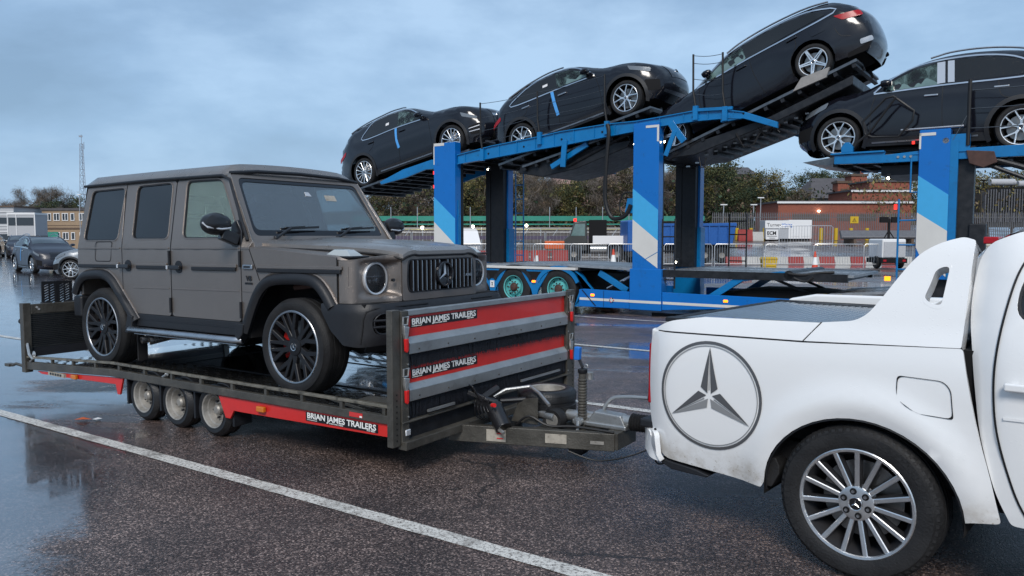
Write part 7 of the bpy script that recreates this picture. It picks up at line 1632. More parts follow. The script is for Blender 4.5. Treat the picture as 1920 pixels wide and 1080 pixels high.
# wing tops between bonnet and side, dropping forward
for s in (-1, 1):
    vs = []; fs = []; n = 16
    for i in range(n + 1):
        x = -.56 + 1.20 * i / n; hw = float(np.interp(x, [-.56, 0, .5, .76], [.80, .715, .60, .535])) - .04; zo = float(np.interp(x, [-.56, .5, .64], [1.60, 1.526, 1.50])); yo = .925 if x < .5 else .925 - (x - .5) * .55
        vs += [(x, s * hw, zo + .012), (x, s * (hw + (yo - hw) * .7), zo + .012), (x, s * (yo - .015), zo + .004), (x, s * yo, zo - .02)]
    for i in range(n):
        for k in range(3): q = 4 * i + k; fs.append((q, q + 1, q + 5, q + 4))
    mb = MB(); mb.add(vs, fs); mb.build('wing_top', gp, gw, smooth=40)
    mb = MB(); mb.add([(.30, s * .73, 1.53), (.60, s * .71, 1.52), (.60, s * .88, 1.52), (.30, s * .89, 1.53), (.38, s * .765, 1.585), (.52, s * .755, 1.58), (.52, s * .84, 1.58), (.38, s * .845, 1.585)], [(0, 1, 5, 4), (1, 2, 6, 5), (2, 3, 7, 6), (3, 0, 4, 7), (4, 5, 6, 7)]); mb.build('indicator_lamp', 'indicator', gw, .012); 
    mb = MB(); mb.box(.27, .63, min(s * .70, s * .90), max(s * .70, s * .90), 1.515, 1.532); mb.build('indicator_base', 'black_plastic', gw, .008)
# front fascia: lamp panels set back, grille shell proud
def fz(y):      # plan of the nose: x for a given |y|
    return float(np.interp(abs(y), [0, .47, .52, .60, .80, .88, .915, .93], [.80, .795, .775, .70, .665, .635, .59, .52]))
def ff(y, z): return (fz(y), y, z)
def fskin(name, o, holes=(), m=gp, th=.02, off=0., st=.05, r=.02, hr=.03, bev=0., f=ff, par=None):
    P, F = skin_geo(rpoly(o, r), [rpoly(h, hr) for h in holes], st, f, th, off); mb = MB(); mb.add([tuple(p) for p in P], F); return mb.build(name, m, par or gw, bev, 40, fix=False)
GR = [(-.435, 1.225), (.435, 1.225), (.455, 1.32), (.44, 1.50), (-.44, 1.50), (-.455, 1.32)]
fskin('grille_shell', [(-.495, 1.165), (.495, 1.165), (.495, 1.545), (-.495, 1.545)], [GR], gp, .05, 0, .08, .02, .05, .006)
mb = MB(); mb.box(.735, .745, -.46, .46, 1.2, 1.52); mb.build('grille_back', 'deep_black', gw)
fskin('grille_frame', GR, [[(p[0] * .965, 1.3625 + (p[1] - 1.3625) * .92) for p in GR]], 'satin_black', .04, .004, .1, .05, .045, .003)
for k in range(15):
    y = -.395 + k * .0565
    if abs(y) < .03: continue
    mb = MB(); z0 = 1.235; z1 = 1.49
    mb.prism([(y - .009, .812), (y + .009, .812), (y + .012, .77), (y - .012, .77)], z0, z1, 'z'); mb.v = [(v[1], v[0], v[2]) for v in mb.v]; sl = mb.build('grille_slat', 'satin_black', gw, .003)
    mb = MB(); mb.box(.8125, .8155, y - .0045, y + .0045, z0 + .004, z1 - .004); mb.build('slat_edge', 'dull_chrome', sl)
mb = MB(); mb.box(.76, .775, -.43, .43, 1.33, 1.345); mb.box(.76, .775, -.43, .43, 1.40, 1.412); mb.box(.76, .775, -.43, .43, 1.27, 1.28); mb.build('grille_crossbar', 'satin_black', gw)
mb = MB(); mb.lathe([(.088, .80), (.088, .825), (.094, .838), (.104, .838), (.110, .825), (.110, .80)], 44, (0, 0, 1.365), 'x', 'gloss_black'); mb.lathe([(0, .812), (.09, .812)], 30, (0, 0, 1.365), 'x', 'gloss_black'); se = mb.build('star_badge', 'gloss_black', gw)
s_ = star_mb(.094, math.pi / 2, 0, .012, 'lamp_inner', .15); mb = MB(); mb.add([(.826 - v[1] * 1.0 - .0, v[0], 1.365 + v[2]) for v in s_.v], s_.f, 'dull_chrome'); mb.build('star', 'dull_chrome', se, smooth=0)
text_mesh('AMG', .03, 'dull_chrome', gw, (.815, .30, 1.335 - GO), (R(90), 0, R(90)), .003, 'lettering', 1.3, .001)
for s in (-1, 1):
    BZ = [(s * .575, 1.225), (s * .865, 1.225), (s * .885, 1.33), (s * .86, 1.475), (s * .565, 1.475)]
    pan = [(s * .50, 1.165), (s * .93, 1.165), (s * .93, 1.50), (s * .50, 1.545)]
    if s < 0: BZ = BZ[::-1]; pan = pan[::-1]
    hc = (s * .665, 1.350)
    circ = [(hc[0] + .131 * math.cos(t_), hc[1] + .131 * math.sin(t_)) for t_ in np.linspace(0, 2 * math.pi, 33)[:-1]]
    def fr_(y, z):      # dished surround for the lamp
        x, yy, zz = ff(y, z); ins = rpoly([(p[0], p[1]) for p in BZ], .05)
        dx = max(0, 1 - max(0, (abs(y - s * .675) - .145) / .035)); dz = max(0, 1 - max(0, (abs(z - 1.350) - .115) / .03)); dx = dx * dx * (3 - 2 * dx); dz = dz * dz * (3 - 2 * dz); return (x + (min(.642, x) - x) * min(dx, 1) * min(dz, 1), yy, zz)
    P, F = skin_geo(pan, [circ], .022, fr_, .02, 0); mb = MB(); mb.add([tuple(p) for p in P], F); mb.build('lamp_panel', gp, gw, 0, 50, fix=False)
    hx = .655
    mb = MB(); mb.lathe([(.136, hx - .05), (.133, hx + .003), (.127, hx + .010), (.115, hx + .008), (.112, hx - .005)], 48, (0, hc[0], hc[1]), 'x', 'led_ring'); mb.lathe([(.134, hx - .06), (.134, hx - .02)], 40, (0, hc[0], hc[1]), 'x', 'deep_black'); hl = mb.build('headlight', 'led_ring', gw)
    mb = MB(); mb.lathe([(0, hx - .06), (.112, hx - .06), (.112, hx)], 36, (0, hc[0], hc[1]), 'x', 'gloss_black'); mb.lathe([(0, hx - .01), (.02, hx - .015), (.034, hx - .04)], 20, (0, hc[0] - s * .02, hc[1] - .018), 'x', 'lamp_inner'); mb.lathe([(0, hx - .02), (.015, hx - .025), (.024, hx - .045)], 16, (0, hc[0] + s * .045, hc[1] - .02), 'x', 'lamp_inner'); mb.box(hx - .04, hx - .02, hc[0] - .095, hc[0] + .095, hc[1] + .012, hc[1] + .02, 'lamp_inner'); mb.build('reflector', 'lamp_inner', hl)
    mb = MB(); mb.lathe([(0, hx + .028), (.05, hx + .024), (.09, hx + .014), (.112, hx + .003)], 32, (0, hc[0], hc[1]), 'x'); mb.build('lens', 'headlamp_glass', hl)
    mb = MB(); mb.cyl((fz(.56) - .01, s * .555, 1.335), (fz(.56) + .012, s * .555, 1.335), .013, 14); mb.build('parking_sensor', 'satin_black', gw)
mb = MB(); mb.box(.50, .76, -.90, .90, 1.10, 1.165); mb.build('fascia_base', 'deep_black', gw)
# front bumper: skin along a plan path, u measured from the centre line
_bp = [(.90, 0), (.885, .55), (.865, .74), (.80, .875), (.70, .945), (.58, .968), (.36, .972)]
_bu = [0.]
for k in range(1, len(_bp)): _bu.append(_bu[-1] + math.hypot(_bp[k][0] - _bp[k - 1][0], _bp[k][1] - _bp[k - 1][1]))
_bxf = pchip(_bu, [q[0] for q in _bp]); _byf = pchip(_bu, [q[1] for q in _bp])
def bz(y): return float(np.interp(abs(y), [0, .55, .74, .875, .945, .972], [.90, .885, .865, .80, .70, .50]))
def bf(u, z):
    d = max(0, z - 1.10) / .065; e_ = max(0, .90 - z) / .1; k = 1 - .5 * min(1, abs(u) / 1.2); return (_bxf(abs(u)) - (.05 * d * d + .06 * e_ ** 2) * k, math.copysign(_byf(abs(u)) - .02 * d * d * (abs(u) > .9), u), z)
INT = [(-.85, .93), (-.50, .93), (-.46, .96), (-.46, 1.06), (-.50, 1.09), (-.83, 1.09), (-.88, 1.05), (-.88, .98)]
INR = [(-p[0], p[1]) for p in INT][::-1]; CEN = [(-.40, .92), (.40, .92), (.42, 1.09), (-.42, 1.09)]
UE = _bu[-1]
P, F = skin_geo(rpoly([(-UE + .10, .95), (-1.12, .845), (-.98, .83, .05), (-.80, .845, .05), (.80, .845, .05), (.98, .83, .05), (1.12, .845), (UE - .10, .95), (UE, 1.10), (UE, 1.162), (-UE, 1.162), (-UE, 1.10)], .02), [rpoly(INT, .03), rpoly(INR, .03), rpoly(CEN, .03)], .04, bf, .03, 0); mb = MB(); mb.add([tuple(p) for p in P], F); mb.build('bumper', 'black_plastic', gw, 0, 45, fix=False)
P, F = skin_geo([(-.84, .78), (.84, .78), (.86, .85), (-.86, .85)], (), .06, lambda y, z: (bz(y) - .06 - (.85 - z) * .9, y, z), .02, 0); mb = MB(); mb.add([tuple(p) for p in P], F); mb.build('bumper_lower_lip', 'black_plastic', gw, 0, 45, fix=False)
for s in (-1, 1):
    mb = MB(); mb.tube([tuple(Vector(bf(s * u, z)) + Vector((.002, 0, 0))) for u, z in ((.97, .86), (.96, .95), (.95, 1.05), (.93, 1.105), (.85, 1.13), (.6, 1.135), (.3, 1.135))], .006, 6); mb.build('bumper_crease', 'seam', gw)
mb = MB(); mb.add([(.40, -.955, 1.160), (.60, -.948, 1.160), (.76, -.86, 1.160), (.83, -.5, 1.162), (.83, .5, 1.162), (.76, .86, 1.160), (.60, .948, 1.160), (.40, .955, 1.160)], [tuple(range(8))]); mb.v += [(v[0], v[1], 1.13) for v in mb.v[:8]]; mb.f += [tuple(range(8, 16))[::-1]] + [(i, i + 8, (i + 1) % 8 + 8, (i + 1) % 8) for i in range(8)]; mb.m = [0] * len(mb.f); mb.build('bumper_shelf', 'black_plastic', gw, .006)
for s in (-1, 1):
    a, b = sorted((s * .91, s * .972))
    for z in (.985, 1.035): mb = MB(); mb.tube([(bz(y * s) + .0, s * y, z) for y in (.86, .78, .66, .50, .46)], .012, 8); mb.build('intake_bar', 'black_plastic', gw)
    mb = MB(); mb.tube([(bz(p[0]) + .004, p[0] * -s if s > 0 else p[0], p[1]) for p in rpoly([(q[0] * .97, q[1]) for q in INT], .03)] , .007, 6); mb.build('intake_rim', 'satin_black', gw)
mb = MB(); mb.add([(.77, -.9, .90), (.77, .9, .90), (.77, .9, 1.11), (.77, -.9, 1.11)], [(0, 1, 2, 3)]); mb.box(.60, .76, -.88, .88, .84, 1.12); mb.build('intake_back', 'deep_black', gw)
mesh_ = MB()
for s in (-1, 1):
    for j in range(7):
        for k in range(12):
            y = s * (.47 + k * .034 + (j % 2) * .017); z = .935 + j * .024; x = bz(y) - .035
            if abs(y) < .86: mesh_.bar((x, y - .013, z + .006), (x, y + .013, z - .004), .006, .005)
for j in range(7):
    for k in range(24): y = -.40 + k * .034 + (j % 2) * .017; mesh_.bar((.86, y - .013, .93 + j * .024 + .006), (.86, y + .013, .93 + j * .024 - .004), .006, .005)
mesh_.build('intake_mesh', 'satin_black', gw, kind='stuff')
mb = MB(); mb.box(-3.50, -3.34, -.93, .93, .86, 1.09); mb.build('bumper', 'black_plastic', gw, .03)
mb = MB(); mb.box(-3.40, -3.355, -.90, .90, 1.09, 1.62); mb.build('tailgate', gp, gw, .02); mb = MB(); mb.add([(-3.375, -.9, 1.6), (-3.375, .9, 1.6), (-3.42, .77, 2.25), (-3.42, -.77, 2.25)], [(0, 1, 2, 3)]); mb.build('tailgate_window', 'tinted_glass', gw)
mb = MB(); mb.lathe([(0, -.06), (.36, -.06), (.38, -.02), (.38, .13), (0, .15)], 40, (-3.47, 0, 1.38), 'x'); mb.v = [(-3.40 - (v[0] + 3.47), v[1], v[2]) for v in mb.v]; mb.build('spare_wheel_cover', gp, gw, .02)
mb = MB(); mb.tube([(-.57, -.74, 1.70), (-.56, -.70, 1.72)], .01, 6)
# wipers, washer jets, mirrors
for y0, yaw in ((-.62, 1), (.12, 1)):
    mb = MB(); p0 = Vector((wxz(1.69) + .045, y0, 1.675)); p1 = Vector((wxz(1.755) + .05, y0 + .20, 1.770)); mb.tube([p0, p0.lerp(p1, .4) + Vector((.015, 0, .01)), p1], .013, 8); mb.lathe([(0, -.01), (.024, 0), (.02, .02), (0, .025)], 12, tuple(p0), 'z'); wa = mb.build('wiper_arm', 'satin_black', gw)
    mb = MB(); q0 = Vector((wxz(1.765) + .03, y0 + .10, 1.76)); q1 = Vector((wxz(1.78) + .03, y0 + .56, 1.782)); mb.bar(q0, q1, .012, .02); mb.bar(q0 + Vector((.01, .05, .012)), q0.lerp(q1, .6) + Vector((.012, 0, .012)), .014, .012); mb.build('wiper_blade', 'satin_black', wa)
for y in (-.46, .36): mb = MB(); mb.box(-.535, -.505, y - .04, y + .04, 1.648, 1.662); mb.build('washer_jet', 'black_plastic', gw, .004)
for s in (-1, 1):
    mb = MB(); c = (-.76, s * 1.10, 1.80); mb.lathe([(0, -.085), (.055, -.08), (.085, -.05), (.095, -.005), (.092, .03), (.088, .032), (0, .034)], 28, (0, 0, 0), 'x'); mb.v = [(c[0] - v[0] * .9, c[1] + v[1] * 1.45, c[2] + v[2] * 1.0) for v in mb.v]; mi = mb.build('door_mirror', 'satin_black', gw)
    mb = MB(); mb.lathe([(0, .0), (.085, .0)], 24, (0, 0, 0), 'x'); mb.v = [(c[0] - .033, c[1] + v[1] * 1.4, c[2] + v[2] * .95) for v in mb.v]; mb.build('mirror_glass', 'chrome', mi)
    mb = MB(); mb.tube([(c[0] + .062, c[1] - s * .10, c[2] - .035), (c[0] + .075, c[1], c[2] - .045), (c[0] + .05, c[1] + s * .11, c[2] - .03), (c[0] + .01, c[1] + s * .135, c[2] + .01)], .009, 6); mb.build('mirror_indicator', 'led_ring', mi)
    mb = MB(); mb.prism([(-.80, 1.60), (-.66, 1.60), (-.66, 1.74), (-.72, 1.84), (-.80, 1.80)], min(s * .89, s * .925), max(s * .89, s * .925), 'y'); mb.bar((-.72, s * .92, 1.66), (-.75, s * 1.06, 1.72), .09, .10); mb.build('mirror_foot', 'satin_black', gw, .012)
# cabin
mb = MB(); mb.prism([(-.62, 1.45), (-.62, 1.62), (-.82, 1.66), (-1.02, 1.62), (-1.08, 1.50), (-1.08, 1.42)], -.86, .86, 'y'); mb.prism([(-.82, 1.66), (-.90, 1.72), (-1.0, 1.71), (-1.0, 1.64)], -.70, .25, 'y'); mb.build('dashboard', 'interior', gw, .02)
mb = MB(); mb.v = []; mb.lathe([(.165, -.012), (.178, 0), (.165, .012), (.155, 0)], 30, (0, 0, 0), 'x', close=True); mb.lathe([(0, -.02), (.06, -.02), (.06, .01), (0, .015)], 16, (0, 0, 0), 'x'); mb.bar((0, -.16, 0), (0, .16, 0), .015, .03); mb.bar((0, 0, 0), (0, 0, -.16), .015, .03)
ca, sa = math.cos(R(-22)), math.sin(R(-22)); mb.v = [(-1.16 + v[0] * ca - v[2] * sa, -.40 + v[1], 1.68 + v[0] * sa + v[2] * ca) for v in mb.v]; mb.build('steering_wheel', 'interior', gw)
for x in (-1.75, -2.6):
    for y in (-.42, .42):
        mb = MB(); mb.box(x - .25, x + .28, y - .26, y + .26, 1.12, 1.30); mb.prism([(x - .28, 1.25), (x - .12, 1.25), (x - .26, 1.90), (x - .38, 1.90)], y - .25, y + .25, 'y'); se_ = mb.build('seat', 'seat', gw, .04)
        mb = MB(); mb.box(x - .40, x - .29, y - .13, y + .13, 1.92, 2.08); mb.build('headrest', 'seat', se_, .04)
mb = MB(); mb.box(-3.3, -1.0, -.74, .74, 2.20, 2.232); mb.build('headliner', 'seat', gw)
mb = MB(); mb.bar((-1.07, -.02, 2.14), (-1.07, .20, 2.14), .02, .07); mb.build('rear_view_mirror', 'interior', gw, .01)
# wheels
for x in (0, -2.89):
    for s in (-1, 1): wheel(gw, (x, s * .818, .789), s, .397, .285, .296, 'amg', 'red_caliper' if x == 0 else None)
    for s in (-1, 1):
        if x < 0: mb = MB(); mb.box(-2.46, -2.44, min(s * .74, s * .84), max(s * .74, s * .84), .46, .86); mb.build('mud_flap', 'rubber', gw)
        else: mb = MB(); mb.bar((.16, s * .78, .42), (.20, s * .76, .80), .04, .012); mb.build('tie_down_strap', 'rubber', gw)
ZOFF[:] = [0, 0, 0]
# ------------------------------------------------------------------ white pickup in the foreground
PY_ = R(-41)
pk = empty('pickup_truck', (PF[0], PF[1], 0), PY_, 'white double cab pickup with a large grey three pointed star decal towing the trailer', 'pickup truck')
wm = mat('white_bed', (.80, .81, .82), .16, 0, .9, .5, drops=.10)
t = wm.node_tree; b = t.nodes['Principled BSDF']; L = t.links.new
tc_ = N('ShaderNodeTexCoord'); sp_ = N('ShaderNodeSeparateXYZ'); L(tc_.outputs['Object'], sp_.inputs[0])
lowm = rng(sp_.outputs[2], .36, .58, 1, 0, True); nz = rng(noise_(7, 9, .7, tc_.outputs['Object']), .42, .66, 0, 1); spk = rng(noise_(60, 3, .5, tc_.outputs['Object']), .66, .70, 0, .7)
cmx = N('ShaderNodeMix', data_type='RGBA'); cmx.inputs[6].default_value = (.78, .785, .785, 1); cmx.inputs[7].default_value = (.34, .29, .22, 1)
L(math_('MULTIPLY', math_('ADD', math_('MULTIPLY', nz, .75), spk), lowm), cmx.inputs[0]); L(cmx.outputs[2], b.inputs['Base Color'])
_py = pchip([.33, .45, .62, .80, .95, 1.08, 1.15, 1.19, 1.26, 1.30, 1.5, 1.66, 1.72], [.885, .915, .940, .950, .953, .947, .935, .925, .895, .885, .82, .755, .70])
def py(x, z):
    y = _py(z); r_ = math.hypot(x, z - .38)
    if z > .3: y += .030 * math.exp(-((r_ - .50) / .075) ** 2) * (1 if z < 1.0 else 0)
    t_ = max(0, (-1.0 - x) / .2); y -= .07 * t_ ** 2
    return y
pf = lambda x, z: (x, -py(x, z), z)
def pskin(name, o, holes=(), m='white_bed', th=.02, off=0., st=.06, r=.02, hr=.03, sides=(-1, 1), bev=.003, f=pf): return skin(name, rpoly(o, r), [rpoly(h, hr) for h in holes], st, f, th, off, m, pk, sides, bev=bev, one=False)
arc = [(.47 * math.cos(a), .37 + .435 * math.sin(a), 0) for a in np.linspace(.06, math.pi - .05, 24)]
pskin('bed_side', [(-1.185, 1.10, .05), (-1.198, .69, .05), (-1.17, .50, .05), (-1.09, .40, .04), (-.49, .355, .01)] + arc[::-1] + [(.49, .405, 0), (.605, .42, .02), (.562, .62, .05), (.505, .82, .08), (.468, 1.0, .08), (.432, 1.186, .015), (-.28, 1.152, 0), (-1.15, 1.138, .03)], st=.05)
pskin('bed_rail_cap', [(-1.165, 1.146, .01), (-.283, 1.160, 0), (-.205, 1.255, 0), (-.85, 1.24, .05), (-1.06, 1.205, .06)], m='white_paint_wet')
HO = [(.250, 1.400, .035), (.272, 1.468, .03), (.288, 1.538, .035), (.345, 1.555, .015), (.326, 1.372, .02), (.288, 1.376, .02)]
sb = pskin('sport_bar', [(-.277, 1.160, 0), (.425, 1.188, .006), (.436, 1.672, .012), (.384, 1.688, .02), (.30, 1.664, .04), (.228, 1.622, .04), (.178, 1.568, .04), (.127, 1.49, .05), (.065, 1.388, .05), (.012, 1.312, .04), (-.045, 1.276, .04), (-.198, 1.258, 0)], [HO], m='white_paint_wet', th=.09, bev=.012, st=.05)
c = Vector((.30, 1.465)); o1 = [tuple(c + Vector((q[0] - c.x, q[1] - c.y)) * 1.22) for q in HO]
skin('bar_opening_lip', rpoly(o1, .05), [rpoly([q[:2] for q in HO], .04)], .05, pf, .003, .0005, 'white_paint', pk, bev=.001)
for s in (-1, 1):
    mb = MB(); mb.box(-.95, .42, min(s * .70, s * .80), max(s * .70, s * .80), 1.10, 1.215); mb.build('bed_inner_wall', 'black_plastic', pk, .01)
    mb = MB(); mb.box(-1.12, -.1, min(s * .775, s * .85), max(s * .775, s * .85), 1.19, 1.218); mb.build('cover_rail', 'black_plastic', pk, .006)
    u_ = .03 if s > 0 else 0
    mb = MB(); mb.prism([(-1.10, 1.15), (-.0, 1.17), (-.0, 1.255 + u_), (-.85, 1.240 + u_), (-1.04, 1.20 + u_)], min(s * .83, s * .90), max(s * .83, s * .90), 'y'); mb.build('rail_inner', 'white_paint', pk, .02)
# ribbed roller cover, one object per slat
sl0 = None
for k in range(26):
    if sl0 is None: mb = MB(); mb.prism([(0, 0), (.004, .012), (.030, .014), (.037, 0)], -.775, .775, 'y'); sl0 = mb.build('cover_slat', 'roller', pk); o = sl0
    else: o = sl0.copy(); col.objects.link(o)
    o.location = (-1.08 + k * .0435, 0, 1.196)
mb = MB(); mb.box(-1.14, -1.085, -.78, .78, 1.17, 1.212); mb.build('cover_end_bar', 'black_plastic', pk, .008)
mb = MB(); mb.box(.05, .40, -.78, .78, 1.12, 1.225); mb.build('roller_housing', 'black_plastic', pk, .02)
mb = MB(); mb.box(-1.1, .42, -.80, .80, .62, .68); mb.box(-.5, .48, -.80, .80, .50, .60); mb.box(-1.1, .4, -.45, -.3, .42, .6); mb.box(-1.1, .4, .3, .45, .42, .6); mb.build('bed_floor', 'deep_black', pk)
mb = MB(); mb.box(.44, .47, -.85, .85, .55, 1.15); mb.build('bed_front_wall', 'black_plastic', pk)
# tailgate, lamps, bumper, under-run
mb = MB(); mb.box(-1.245, -1.17, -.80, .80, .60, 1.14); mb.build('tailgate', 'white_paint', pk, .02)
for s in (-1, 1):
    mb = MB(); mb.prism([(-1.212, .70), (-1.206, 1.06), (-1.18, 1.07), (-1.175, .70)], min(s * .885, s * .78), max(s * .885, s * .78), 'y'); mb.build('tail_lamp', 'red_lamp', pk, .012)
def bmp_f(y, z): a = abs(y); x = -1.315 + .055 * (a / .7) ** 2 + (0 if a < .80 else .9 * (a - .80)); x += .06 * max(0, (.47 - z) / .09) ** 2; return (x, y, z)
P_, F_2 = skin_geo(rpoly([(-.925, .385), (.925, .385), (.935, .55), (-.935, .55)], .04), (), .06, bmp_f, .03, 0)
mb = MB(); mb.add([tuple(q) for q in P_], [tuple(reversed(f_)) for f_ in F_2]); mb.build('bumper', 'white_paint', pk, 0, 45, fix=True)
for s in (-1, 1):
    skin('bumper_corner', rpoly([(-1.265, .545), (-1.255, .42), (-1.17, .385), (-1.10, .375), (-1.125, .44), (-1.185, .545)], .02), (), .05, lambda x, z: (x, -(.925 - .10 * max(0, (-1.12 - x) / .14) ** 2), z), .03, 0, 'white_paint', pk, sides=(s,), bev=.006)
mb = MB(); mb.box(-1.27, -1.15, -.88, .88, .545, .60); mb.build('bumper_step', 'black_plastic', pk, .015)
mb = MB(); mb.prism([(-1.12, .39), (-.88, .365), (-.80, .345), (-.82, .33), (-1.04, .335), (-1.10, .36)], -.90, .90, 'y'); mb.build('under_tray', 'black_plastic', pk, .008)
mb = MB(); mb.bar((-1.15, -.895, .56), (-1.095, -.91, .385), .012, .014); mb.build('bumper_gap', 'seam', pk)
mb = MB(); mb.tube(smoothline([(-1.19, -.80, .39), (-1.17, -.85, .345), (-1.12, -.87, .345), (-1.08, -.86, .37)], 4), .006, 6); mb.build('tow_cable', 'hose', pk)
mb = MB(); mb.bar((-1.36, 0, .31), (-.9, 0, .33), .06, .06); mb.box(-1.42, -1.34, -.03, .03, .28, .34); mb.cyl((-1.40, 0, .34), (-1.40, 0, .40), .02, 12); mb.lathe([(0, -.025), (.02, -.015), (.025, 0), (.02, .015), (0, .025)], 14, (-1.40, 0, .42), 'z'); mb.build('tow_bar', 'cr_dark', pk)
# wheel housings
for cx in (0, 3.15):
    for s in (-1, 1):
        mb = MB(); n = 20; vs = []; 
        for k in range(n + 1): a = -.1 + (math.pi + .2) * k / n; vs += [(cx + .468 * math.cos(a), s * .935, .37 + .433 * math.sin(a)), (cx + .468 * math.cos(a), s * .52, .37 + .433 * math.sin(a))]
        mb.add(vs, [(2 * k, 2 * k + 1, 2 * k + 3, 2 * k + 2) for k in range(n)]); mb.build('wheel_housing', 'deep_black', pk)
        mb = MB(); pr = [(cx + .462 * math.cos(a), .37 + .427 * math.sin(a)) for a in np.linspace(-.05, math.pi + .05, 30)]; mb.tube([(x, s * (py(x - cx, z) - .004), z) for x, z in pr], .004, 6); mb.build('arch_lip', 'black_plastic', pk)
        mb = MB(); mb.prism([(cx - .478, .36), (cx - .44, .36), (cx - .40, .44), (cx - .40, .48), (cx - .42, .52), (cx - .47, .52)], min(s * .70, s * .90), max(s * .70, s * .90), 'y'); mb.build('mud_flap', 'rubber', pk, .006)
mb = MB(); mb.cyl((0, -.7, .38), (0, .7, .38), .06, 12); mb.lathe([(.06, -.15), (.16, -.05), (.16, .05), (.06, .15)], 16, (0, .05, .38), 'y'); mb.cyl((3.15, -.7, .38), (3.15, .7, .38), .05, 10); mb.build('axles', 'cr_dark', pk)
mb = MB(); mb.box(-.3, 3.6, -.5, -.35, .38, .55); mb.box(-.3, 3.6, .35, .5, .38, .55); mb.box(.6, 3.5, -.6, .6, .42, .52); mb.build('chassis_rail', 'deep_black', pk)
for s in (-1, 1):
    mb = MB(); mb.cyl((-.1, s * .60, .45), (.05, s * .58, .95), .04, 10, 'cr_dark'); mb.build('damper', 'cr_dark', pk)
    for cx in (0, 3.15): wheel(pk, (cx, s * .826, .382), s, .382, .255, .268, 'fan15')
# star decal
EC = (-.78, .812)
def ringp(r0, r1, n=64): return [(EC[0] + r0 * math.cos(2 * math.pi * k / n), EC[1] + r0 * math.sin(2 * math.pi * k / n)) for k in range(n)], [(EC[0] + r1 * math.cos(2 * math.pi * k / n), EC[1] + r1 * math.sin(2 * math.pi * k / n)) for k in range(n)]
def decal(name, o, h, m, off=.0045): return skin(name, o, h, .06, pf, 0, off, m, pk, one=False)
a_, b_ = ringp(.302, .286); ds = decal('decal_ring', a_, [b_], 'emblem_grey'); a_, b_ = ringp(.279, .274); decal('decal_ring', a_, [b_], 'emblem_mid')
def pol(rad, deg): return (EC[0] + rad * math.cos(R(deg)), EC[1] + rad * math.sin(R(deg)))
for k, a0 in enumerate((90, 210, 330)):
    tip = pol(.270, a0); bl, br = pol(.062, a0 + 60), pol(.062, a0 - 60); ce = EC
    def lerp2(p, q, t_): return (p[0] + (q[0] - p[0]) * t_, p[1] + (q[1] - p[1]) * t_)
    d = Vector(tip) - Vector(ce); n = Vector((-d.y, d.x)).normalized()
    sh = lambda p, w_: (p[0] + n.x * w_, p[1] + n.y * w_)
    L_dark = k != 1; 
    ins = lambda p: lerp2(p, tip, .06)
    decal('decal_arm', [sh(lerp2(ce, tip, .04), .012 if True else 0), ins(bl), tip][::-1] if False else [sh(lerp2(ce, tip, .05), .010), tip, ins(bl)], [], 'emblem_mid' if k == 1 else 'emblem_grey')
    decal('decal_arm', [sh(lerp2(ce, tip, .05), -.010), ins(br), tip], [], 'emblem_grey' if k != 2 else 'emblem_mid')
    decal('decal_arm', [sh(lerp2(ce, tip, .12), .003), sh(lerp2(ce, tip, .12), -.003), tip], [], 'emblem_mid')
# fuel flap, seams on the bed
FP = [(.17, 1.04, .02), (.365, 1.035, .03), (.398, 1.0, .03), (.412, .865, .015), (.26, .872, .05), (.17, .93, .05)]
c = Vector((.29, .955)); FI = [tuple(c + (Vector(q[:2]) - c) * .965) for q in FP]
skin('fuel_flap_gap', rpoly(FP), [rpoly(FI, .03)], .03, pf, 0, .004, 'seam', pk, sides=(-1,))
band('bed_crease', [(-1.13, 1.144), (-.28, 1.157), (.428, 1.189)], .007, pf, -.002, 'seam', pk, thick=.001)
band('cap_joint', [(-.281, 1.158), (-.202, 1.257)], .005, pf, .003, 'seam', pk, thick=.001)
# cab
_cy = pchip([.38, .60, .90, 1.10, 1.25, 1.32, 1.45, 1.62, 1.70, 1.78], [.895, .93, .947, .945, .925, .905, .86, .795, .745, .68])
def cf(x, z):
    y = _cy(z) - .05 * max(0, (.60 - x) / .12) ** 2 * (1 if x < .60 else 0)
    if x > 2.6: y -= .03 * ((x - 2.6) / 1.2) ** 2
    r_ = math.hypot(x - 3.15, z - .38); y += .025 * math.exp(-((r_ - .50) / .075) ** 2) * (1 if z < 1 else 0)
    return (x, -y, z)
RWn = [(.622, 1.345, .05), (.628, 1.47, .05), (.69, 1.60, .08), (.90, 1.655, .05), (1.46, 1.675, .03), (1.46, 1.30, .03), (.72, 1.295, .05)]
FWn = [(1.54, 1.30, .03), (1.54, 1.675, .03), (1.98, 1.64, .08), (2.42, 1.36, .05), (2.40, 1.31, .03)]
cab_o = [(.640, .42, .02), (.580, .55, .1), (.508, .80, .1), (.470, 1.07, .1), (.455, 1.20, .05), (.438, 1.30, .05), (.432, 1.43, .05), (.450, 1.58, .04), (.49, 1.66, .04), (.62, 1.715, .04), (1.0, 1.755, .1), (1.6, 1.765, .1), (2.05, 1.72, .1), (2.62, 1.28, .05), (3.0, 1.17, .05), (3.6, 1.10, .08), (3.88, .98, .06), (3.95, .72, .05), (3.86, .45, .05), (3.64, .40, 0)] + [(3.15 + .47 * math.cos(a), .37 + .435 * math.sin(a), 0) for a in np.linspace(.06, math.pi - .06, 20)] + [(2.66, .40, 0)]
skin('cab_side', rpoly(cab_o, .02), [rpoly(RWn), rpoly(FWn)], .07, cf, .02, 0, 'white_paint', pk, bev=.003, one=False)
